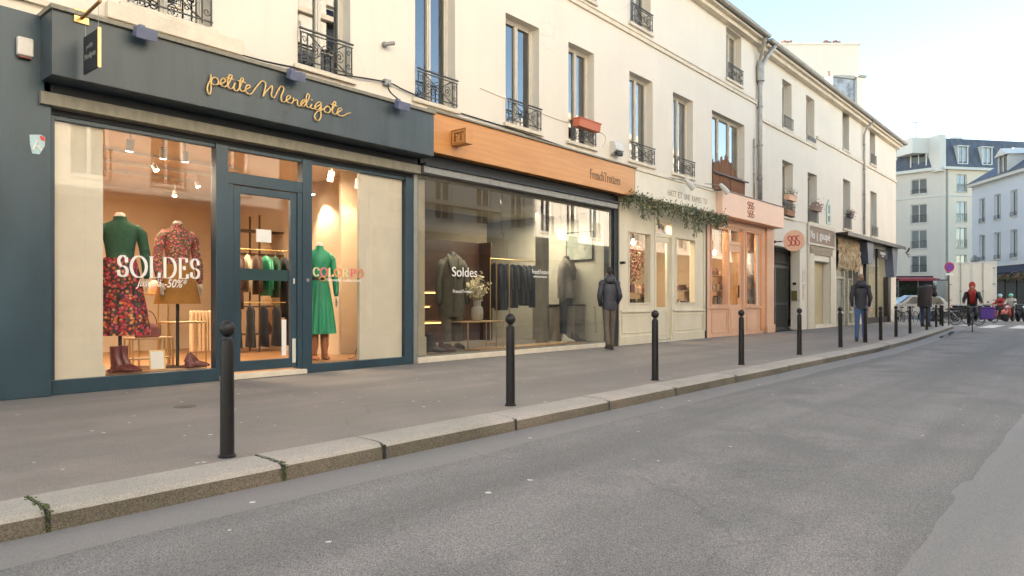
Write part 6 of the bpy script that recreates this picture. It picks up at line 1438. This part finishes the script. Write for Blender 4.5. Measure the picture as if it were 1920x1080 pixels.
bk = [(1870,44,150,'redsc',"red pink scooter with a rider nearest the white lorry"),(1893,43,170,'redsc',"red pink scooter under the rider with the teal helmet"),(1915,42,200,'darksc',"dark scooter at the right edge of the photograph"),(1858,47,120,'darksc',"dark scooter half hidden behind the red pink ones"),(1745,44,60,'darksc',"dark scooter parked behind the stooping person"),(1770,43,100,'darksc',"dark scooter parked behind the no parking sign post")]
for px, d, rz, m_n, lb in bk:
    p = deep(px, d, -.12); motorbike(lb, (p.x, p.y, -.12), R(rz), m_n)
sp = [(0,.05,.90),(0,.04,1.05),(0,.0,1.25),(0,-.02,1.38),(0,-.04,1.44),(0,-.06,1.52),(0,-.06,1.60)]
ar = [[(sx*.19,-.02,1.33),(sx*.26,-.12,1.12),(sx*.27,-.36,1.06),(sx*.27,-.42,1.06)] for sx in (-1,1)]
lg = [[(sx*.12,.03,.86),(sx*.17,-.30,.72),(sx*.15,-.32,.22)] for sx in (-1,1)]
for (px, d, rz, jm, lb, hm) in ((1870,44,150,'redhood',"scooter rider in a red jacket with a pale helmet",'stickerc'),(1893,43,170,'ceramic',"scooter rider in a pale coat with a teal helmet",'teal')):
    p = deep(px, d, -.12); a = R(rz); q = Vector((p.x, p.y))-Vector((math.cos(a), math.sin(a)))*.30
    MATS[M[jm].name]; person(lb, (q.x, q.y, -.12), a+R(90), 1.0, jm, 'greyfab', None, arms=ar, legs=lg, spine=sp, jlen=.85, helmet=hm)

# ================================================================== CAR AND LORRY
def car(label, loc, rot, paint='carw'):
    t = thing("parked_car", label, "car", loc, rot)
    prof = [(-2.2,.45),(-2.15,.95),(-1.95,1.05),(-1.55,1.55),(-.9,1.68),(.35,1.66),(1.0,1.15),(1.95,.98),(2.2,.75),(2.22,.40),(1.9,.28),(-2.0,.28)]
    b = MB(); n = len(prof); vs = []
    for y, sc, dz in ((-.88,.985,0),(-.80,1,.0),(0,1,.02),(.80,1,0),(.88,.985,0)):
        for x, z in prof:
            inset = .16*max(0, (z-1.0)/.68); yy = y*(1-inset); vs.append((x*sc, yy, z-(.03 if abs(y) > .85 else 0)))
    fs = [(j*n+i, (j+1)*n+i, (j+1)*n+(i+1) % n, j*n+(i+1) % n) for j in range(4) for i in range(n)] + [tuple(range(n)), tuple(4*n+i for i in range(n))[::-1]]
    b.add(vs, fs); b.build("body", M[paint], t, smooth=True, auto=30, bevel=.03)
    for sy in (-1,1):
        g = MB(); yy = lambda z: sy*(.885*(1-.16*max(0,(z-1.0)/.68))+.004)
        for pts in ([(-1.65,1.08),(-1.42,1.48),(-.75,1.56),(-.75,1.08)],[(-.68,1.08),(-.68,1.57),(.28,1.55),(.80,1.10)]):
            g.add([(x, yy(z), z) for x, z in pts]+[(x, yy(z)-sy*.03, z) for x, z in pts], [(0,1,2,3),(7,6,5,4),(0,4,5,1),(1,5,6,2),(2,6,7,3),(3,7,4,0)])
        g.build("side_window", M['carglass'], t)
    g = MB(); g.add([(1.02,-.66,1.17),(1.02,.66,1.17),(.42,.60,1.62),(.42,-.60,1.62),(.98,-.66,1.12),(.98,.66,1.12),(.38,.60,1.58),(.38,-.60,1.58)], [(0,1,2,3),(4,7,6,5)]); g.build("windscreen", M['carglass'], t, loc=(.03,0,.02))
    for x in (-1.38,1.35):
        for sy in (-1,1):
            w_ = MB(); w_.lathe([(.20,-.10),(.32,-.10),(.34,-.06),(.34,.06),(.32,.10),(.20,.10)], (0,0,0), 24); o = w_.build("wheel", M['rubber'], t, smooth=True, auto=40); o.rotation_euler = (R(90),0,0); o.location = (x, sy*.80, .34)
            h_ = MB(); h_.lathe([(.001,-.11),(.2,-.105),(.21,0),(.2,.105),(.001,.11)], (0,0,0), 16); h_.build("rim", M['grey'], o)
    for sy in (-1,1): q = MB(); q.ball((2.12, sy*.62,.80),.09,.16,.08,10,8); q.build("headlight", M['vinyl'], t, smooth=True); q = MB(); q.box(-2.23,-2.1,sy*.62-.1,sy*.62+.1,.8,1.0); q.build("tail_light", M['signred'], t, bevel=.02)
    return t
p = deep(1712, 49, -.12); car("silver white hatchback parked under the red awning behind the bicycles", (p.x, p.y, -.12), YAW+R(80))
p = deep(1757, 56, 0); t = thing("hoarding", "pale grey green hoarding of upright panels between the awning and the lorry", "hoarding", (p.x, p.y, -.12), CROT)
for i in range(4): q = MB(); q.box(i*.62,i*.62+.6,0,.05,.1,2.9); q.build("panel", M['fargrey'] if i % 2 else M['plasticw'], t)
q = MB(); q.box(-.05,2.55,-.03,.08,2.9,3.0); q.box(-.05,2.55,-.03,.08,0,.1); q.build("rail", M['grey'], t)
p = deep(1868, 48, -.12); t = thing("lorry", "tall plain white box lorry parked in front of the blue building", "lorry", (p.x, p.y, -.12), YAW-R(34)-R(90))
q = MB(); q.box(-2.75,.0,0,6.0,.95,3.95); q.build("cargo_box", M['truckw'], t, bevel=.03)
q = MB(); q.box(-2.78,-2.70,-.04,0,.95,3.97); q.box(-.06,.03,-.04,0,.95,3.97); q.box(-2.70,-.06,-.04,0,3.85,3.97); q.box(-2.7,-.06,-.04,0,.95,1.05); q.box(-1.42,-1.33,-.05,0,1.05,3.85); q.build("rear_frame", M['plasticw'], t)
q = MB()
for x in (-2.05,-.75): q.cyl((x,-.06,.98),(x,-.06,3.9),.022,8); q.box(x-.06,x+.06,-.09,-.05,1.9,2.0)
for z in (1.3,2.4,3.5): q.box(-2.72,-2.55,-.07,-.04,z,z+.06); q.box(-.2,-.03,-.07,-.04,z,z+.06)
q.build("locking_bars", M['grey'], t)
for x in (-2.55,-.4): q = MB(); q.box(x,x+.2,-.08,-.02,.68,.80); q.build("tail_light", M['signred'], t)
q = MB(); q.box(-2.6,-.15,.2,6,.55,.94); q.box(-2.6,-.15,-.05,.1,.45,.60); q.build("chassis", M['black'], t)
for x in (-2.4,-.45):
    for y in (1.0,5.0): w_ = MB(); w_.lathe([(.001,-.14),(.40,-.14),(.44,-.1),(.44,.1),(.40,.14),(.001,.14)], (0,0,0), 22); o = w_.build("wheel", M['rubber'], t, smooth=True, auto=40); o.rotation_euler = (0,R(90),0); o.location = (x,y,.44)
q = MB(); q.box(-2.6,-.15,6.1,7.9,.6,3.0); q.build("cab", M['truckw'], t, bevel=.12)

# ================================================================== DISTANT BUILDINGS
def facade_building(name, label, loc, rot, W_, H, D_, wins, wm, frame='vinyl', cur=None, depth=.22, extra=None):
    t = thing(name, label, "building", loc, rot); m_ = MB(); wall_holes(m_, 0, W_, 0, H, depth, [w_[:4] for w_ in wins])
    m_.quad((0,0,0),(0,0,H),(0,D_,H),(0,D_,0)); m_.quad((W_,0,0),(W_,D_,0),(W_,D_,H),(W_,0,H)); m_.quad((0,D_,0),(0,D_,H),(W_,D_,H),(W_,D_,0)); m_.quad((0,0,H),(W_,0,H),(W_,D_,H),(0,D_,H))
    m_.build("wall", M[wm], t)
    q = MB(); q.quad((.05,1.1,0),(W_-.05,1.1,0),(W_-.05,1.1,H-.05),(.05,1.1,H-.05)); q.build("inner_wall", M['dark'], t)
    for w_ in wins:
        window(t, w_[0], w_[1], w_[2], w_[3], y=depth-.06, mull=w_[4], rail=w_[5], curtain=w_[6] if len(w_) > 6 else cur, sill=True, frame=frame, fancy=False)
    return t
ZS = lambda py, d: CAM_H+(HORY-py)/FPX*d
# cream corner block: left face coloured as shaded, right face as lit, meeting at a corner
CX, CY = 92.8, 5.4
def mansard(t, x0, x1, z0, z1, run, D_, wl, dorm):
    q = MB(); q.add([(x0,-.1,z0),(x1,-.1,z0),(x1,run,z1),(x0,run,z1),(x0,D_,z1),(x1,D_,z1),(x0,D_,z0),(x1,D_,z0)], [(0,1,2,3),(3,2,5,4),(0,3,4,6),(1,7,5,2)]); q.build("mansard_roof", M['slate'], t)
    for (a, b, c, d) in dorm:
        f = MB(); f.box(a-.12,b+.12,-.02,.35,c-.1,c); f.box(a-.14,a,-.02,1.0,c,d+.1); f.box(b,b+.14,-.02,1.0,c,d+.1); f.box(a-.2,b+.2,-.1,1.1,d+.1,d+.22); f.box((a+b)/2-.05,(a+b)/2+.05,.04,.12,c,d+.1); fo = f.build("dormer", M['farwhite'], t)
        g = MB(); g.box(a,b,.10,.13,c,d+.1); g.build("pane", M['wglass'], fo); g = MB(); g.box(a,b,.5,.55,c,d+.1); g.build("curtain", M['curtaing'], fo)
lw = []
for k, (zt, zb) in enumerate(((15.45,13.7),(12.5,10.3),(9.5,7.3),(6.5,4.5))): lw.append((1.75,3.45,zb,zt,1,.9 if k else .5,'curtaing' if k != 2 else 'curtain'))
L1 = facade_building("apartment_block", "shade toned grey left face of the far corner block with a blue slate mansard roof", (CX, CY, 0), R(-96)+2*math.pi, 5.2, 16.2, 8, lw, 'fargrey')
L1.location = (CX+.105*5.2, CY+.994*5.2, 0)
q = MB(); q.box(-.3,5.2,-.35,-.002,16.2,16.55); q.build("cornice", M['farwhite'], L1); q = MB(); q.box(0,5.2,-.06,-.002,13.2,13.35); q.build("string_course", M['farwhite'], L1)
mansard(L1, -.3, 4.6, 16.55, 20.0, .7, 8, 0, [(1.8,3.3,16.75,18.4)])
rw = []
for k, (zt, zb) in enumerate(((15.7,13.7),(12.6,10.3),(9.6,7.3),(6.5,4.2))):
    rw += [(1.6,2.95,zb,zt,1,.9,'curtaing'),(5.2,6.5,zb,zt,1,.9,None),(9,10.3,zb,zt,1,.9,None),(13,14.3,zb,zt,1,.9,'curtaing'),(17,18.3,zb,zt,1,.9,None)]
R1 = facade_building("apartment_block", "warm cream right face of the far corner block with dormers in a blue slate roof", (CX, CY, 0), R(-39.7), 24, 16.2, 12, rw, 'farcream')
q = MB(); q.box(-.3,24,-.35,-.002,16.2,16.5); q.build("cornice", M['farwhite'], R1); q = MB(); q.box(0,24,-.06,-.002,13.2,13.35); q.build("string_course", M['farwhite'], R1)
q = MB(); q.cyl((.35,-.08,0),(.35,-.08,16.2),.08,8); q.build("drainpipe", M['zinc'], R1)
mansard(R1, .1, 24, 16.5, 20.0, .9, 12, 0, [(1.9,3.0,17.0,18.8),(5.1,6.2,17.0,18.8),(9.3,10.4,17.0,18.8),(13,14.1,17,18.8)])
q = MB(); q.box(-.75,.1,-.15,4,16.0,20.15); q.box(-2.9,-.75,1.4,4,18.3,20.1); q.build("party_wall", M['farwhite'], R1)
q = MB(); q.box(3.0,4.2,2,2.6,20.05,20.5); q.build("chimney", M['farwhite'], R1)
q = MB(); q.cyl((-1.5,2.5,20.0),(-1.5,2.5,22.4),.035,6); q.cyl((-2.1,2.5,22.1),(-.9,2.5,22.1),.025,5)
for k in range(5): q.cyl((-2.0+.25*k,2.2,22.1),(-2.0+.25*k,2.8,22.1),.015,4)
q.build("aerial", M['grey'], R1)
p = deep(1664, 84); W1 = facade_building("side_building", "narrow bright white building face just beyond the end of the cream street facade", (p.x, p.y, 0), R(-60), 2.6, 19.0, 8, [(.7,1.6,16.2,18.0,1,.5),(.7,1.6,13.2,15.1,1,.5),(.7,1.6,9.6,11.6,1,.5),(.7,1.6,6.2,8.2,1,.5)], 'farwhite')
p = deep(1690, 84)
# ground floor cafe with a red awning
p = deep(1686, 74); t = thing("cafe_awning", "long red awning over dark greenery at the foot of the far corner block", "awning", (p.x, p.y, 0), CROT)
q = MB(); q.add([(0,1.6,3.75),(4.3,1.6,3.75),(4.3,0,3.55),(0,0,3.55),(0,0,3.32),(4.3,0,3.32)], [(0,3,2,1),(3,4,5,2)]); q.build("canopy", M['redawn'], t).modifiers.new("solid",'SOLIDIFY').thickness = .04
q = MB(); q.box(-.3,4.6,1.7,1.8,-.1,3.9); q.build("cafe_front", M['dark'], t)
q = MB(); rr = random.Random(9)
for i in range(900): leaf(q, Vector((rr.uniform(-.4,4.6), rr.uniform(.3,1.3), 2.2+rr.gauss(.2,.35))), .22, rr)
q.build("leaves", M['leafd'], t)
for x in (0.05,2.15,4.25): q = MB(); q.cyl((x,.3,-.1),(x,.3,3.4),.04,8); q.build("post", M['grey'], t)
q = MB(); q.box(-.5,4.8,.1,.2,.0,1.6); q.build("screen", M['farwhite'], t)
# pale blue building
bw = []
for k, (zb, zt) in enumerate(((4.6,6.85),(7.9,10.0))):
    for x in (.0,.0): pass
    for i in range(8): bw.append((1.15+2.25*i, 2.05+2.25*i, zb, zt, 1, .35, 'curtaing'))
ang = R(214.4); BL = facade_building("blue_building", "pale blue plastered building with white framed windows and a slate roof with dormers", (73.5, .26, 0), ang, 20, 11.2, 12, bw, 'bluep')
q = MB(); q.box(-.15,20,-.35,-.002,11.2,11.45); q.build("cornice", M['farwhite'], BL); q = MB(); q.box(0,20,-.10,-.002,4.0,4.15); q.build("string_course", M['farwhite'], BL)
q = MB(); q.add([(-.2,-.4,11.45),(20,-.4,11.45),(20,2.6,13.6),(1.6,2.6,13.6),(20,9,13.6),(1.6,9,13.6),(-.2,12,11.45),(20,12,11.45)], [(0,1,2,3),(3,2,4,5),(0,3,5,6),(5,4,7,6)]); q.build("roof", M['slate'], BL)
for x in (4.2,8.2,12.5):
    q = MB(); q.box(x-.1,x,-.1,3,11.5,13.0); q.box(x+1.2,x+1.3,-.1,3,11.5,13.0); q.prism([(x-.3,13.0),(x+1.5,13.0),(x+.6,13.6)], 'y', -.3, 3); q.box(x,x+1.2,-.08,-.02,11.5,11.6); q.box(x+.56,x+.64,-.08,-.02,11.6,13.0); do = q.build("dormer", M['farwhite'], BL)
    g = MB(); g.box(x,x+1.2,.0,.03,11.6,13.0); g.build("pane", M['wglass'], do); g = MB(); g.box(x,x+1.2,.3,.33,11.6,13.0); g.build("curtain", M['curtaing'], do)
t = thing("satellite_dish", "grey blue satellite dish on the corner of the pale blue building", "satellite dish", (72.9,.0,4.75), ang); q = MB(); q.lathe([(.001,0),(.25,.03),(.42,.12),(.40,.13),(.001,.02)], (0,0,0), 18); o = q.build("dish", M['zinc'], t, smooth=True); o.rotation_euler = (R(75),0,0); q = MB(); q.cyl((0,0,-.1),(0,.5,-.2),.03,6); q.build("arm", M['grey'], t)
# cafe with a navy awning at its foot, a planted edge and a dark glass front
p = deep(1868, 55); t = thing("corner_cafe", "dark corner cafe with a navy awning, flowered valance and glass front under the blue building", "cafe", (61.8,-2.6,0), ang-math.pi+math.pi)
t.location = (69.3,-.2,0); 
q = MB(); q.add([(0,1.6,4.0),(9,1.6,4.0),(9,0,3.35),(0,0,3.35),(0,0,2.95),(9,0,2.95)], [(0,3,2,1),(3,4,5,2)]); q.build("awning", M['navyawn'], t).modifiers.new("solid",'SOLIDIFY').thickness = .04
q = MB(); rr = random.Random(19); q2 = MB()
for i in range(1500): leaf(q if rr.random() < .6 else q2, Vector((rr.uniform(-.1,9), rr.uniform(-.25,.05), 2.95+rr.gauss(0,.13))), .14, rr)
q.build("leaves", M['leafm'], t); q2.build("blossom", M['jumble'], t)
q = MB(); q.box(0,9,1.5,1.6,0,4); q.build("cafe_front", M['dark'], t)
for x in (0,1.5,3,4.5,6): q = MB(); q.box(x,x+.1,.9,1.0,0,2.95); q.build("post", M['gatem'], t)
q = MB(); q.box(.1,6,.94,.96,.1,2.9); q.build("pane", M['glass'], t)

# ================================================================== THE OTHER SIDE OF THE STREET (seen only in the glass)
def opposite(label, x0, x1, H, wm, shopm, zf, floors, ex=()):
    W_ = x1-x0; ws = []
    n = int(W_/2.3)
    for f_ in floors:
        for i in range(n): ws.append((.7+i*W_/n, 1.8+i*W_/n, f_, f_+2.0, 1, .9, 'curtaing' if i % 2 else None))
    t = facade_building("opposite_building", label, (x1, -14.6, 0), math.pi, W_, H, 8, ws, wm)
    q = MB(); q.box(0,W_,-.35,-.002,H-.35,H); q.box(0,W_,-.18,-.002,H-3.6,H-3.4); q.box(0,W_,-.14,-.002,4.3,4.5); q.build("cornice", M['stone'], t)
    q = MB(); q.box(0.1,W_-.1,-.3,-.002,3.4,4.25); q.box(.1,W_-.1,-.05,-.002,0,3.4); q.build("shop_band", shopm, t)
    return t
ob = mat("brown_opposite_shop", (.13,.09,.075), .5, .2, 3); pal = mat('pale_opposite_shop', (.45,.40,.32), .5, .2, 3); odk = mat("dark_opposite_shop", (.03,.03,.035), .4, .2, 3)
PANE[0] = 'mirror'
opposite("tall cream building across the street mirrored in the nearest windows", -14, 18.5, 16.0, 'wall', odk, 3.4, (4.9,8.0,11.1))
PANE[0] = 'wglass'
opposite("lower pale building across the street with a brown shop band mirrored in the plate glass", 18.6, 26.9, 9.2, 'farwhite', ob, 3.4, (4.9,))
opposite("cream building across the street mirrored in the far shop windows", 32.1, 85, 12.0, 'wall', pal, 3.4, (4.9,8.0))
opposite("low cream building across the street with pale shop band", 27.0, 32.0, 8.0, 'wall', pal, 3.4, (4.9,))
t = thing("shop_sign", "white lettering of a shop across the street mirrored in the navy shop door", "sign", (0,-14.23,0)); o = text("WINE & THE", "sign_lettering", M['vinyl'], t, 0, 3.6, 0, .24, 0); o.rotation_euler = (0,0,math.pi); o.location = (15.8, 0, 4.02)
t = thing("rear_block", "unseen blocks added behind the street buildings to shade far and opposite facades", "building", (0,0,0)); q = MB(); q.box(38,84,21,31,-.1,27); q.box(-7,6,14,17,-.1,22); q.build("wall", M['wall2'], t)  # added out of view to keep low sun off far and opposite facades
# remove empty helper states
for o in list(bpy.data.objects):
    if o.type == 'EMPTY' and not any(c.parent == o for c in bpy.data.objects): bpy.data.objects.remove(o)
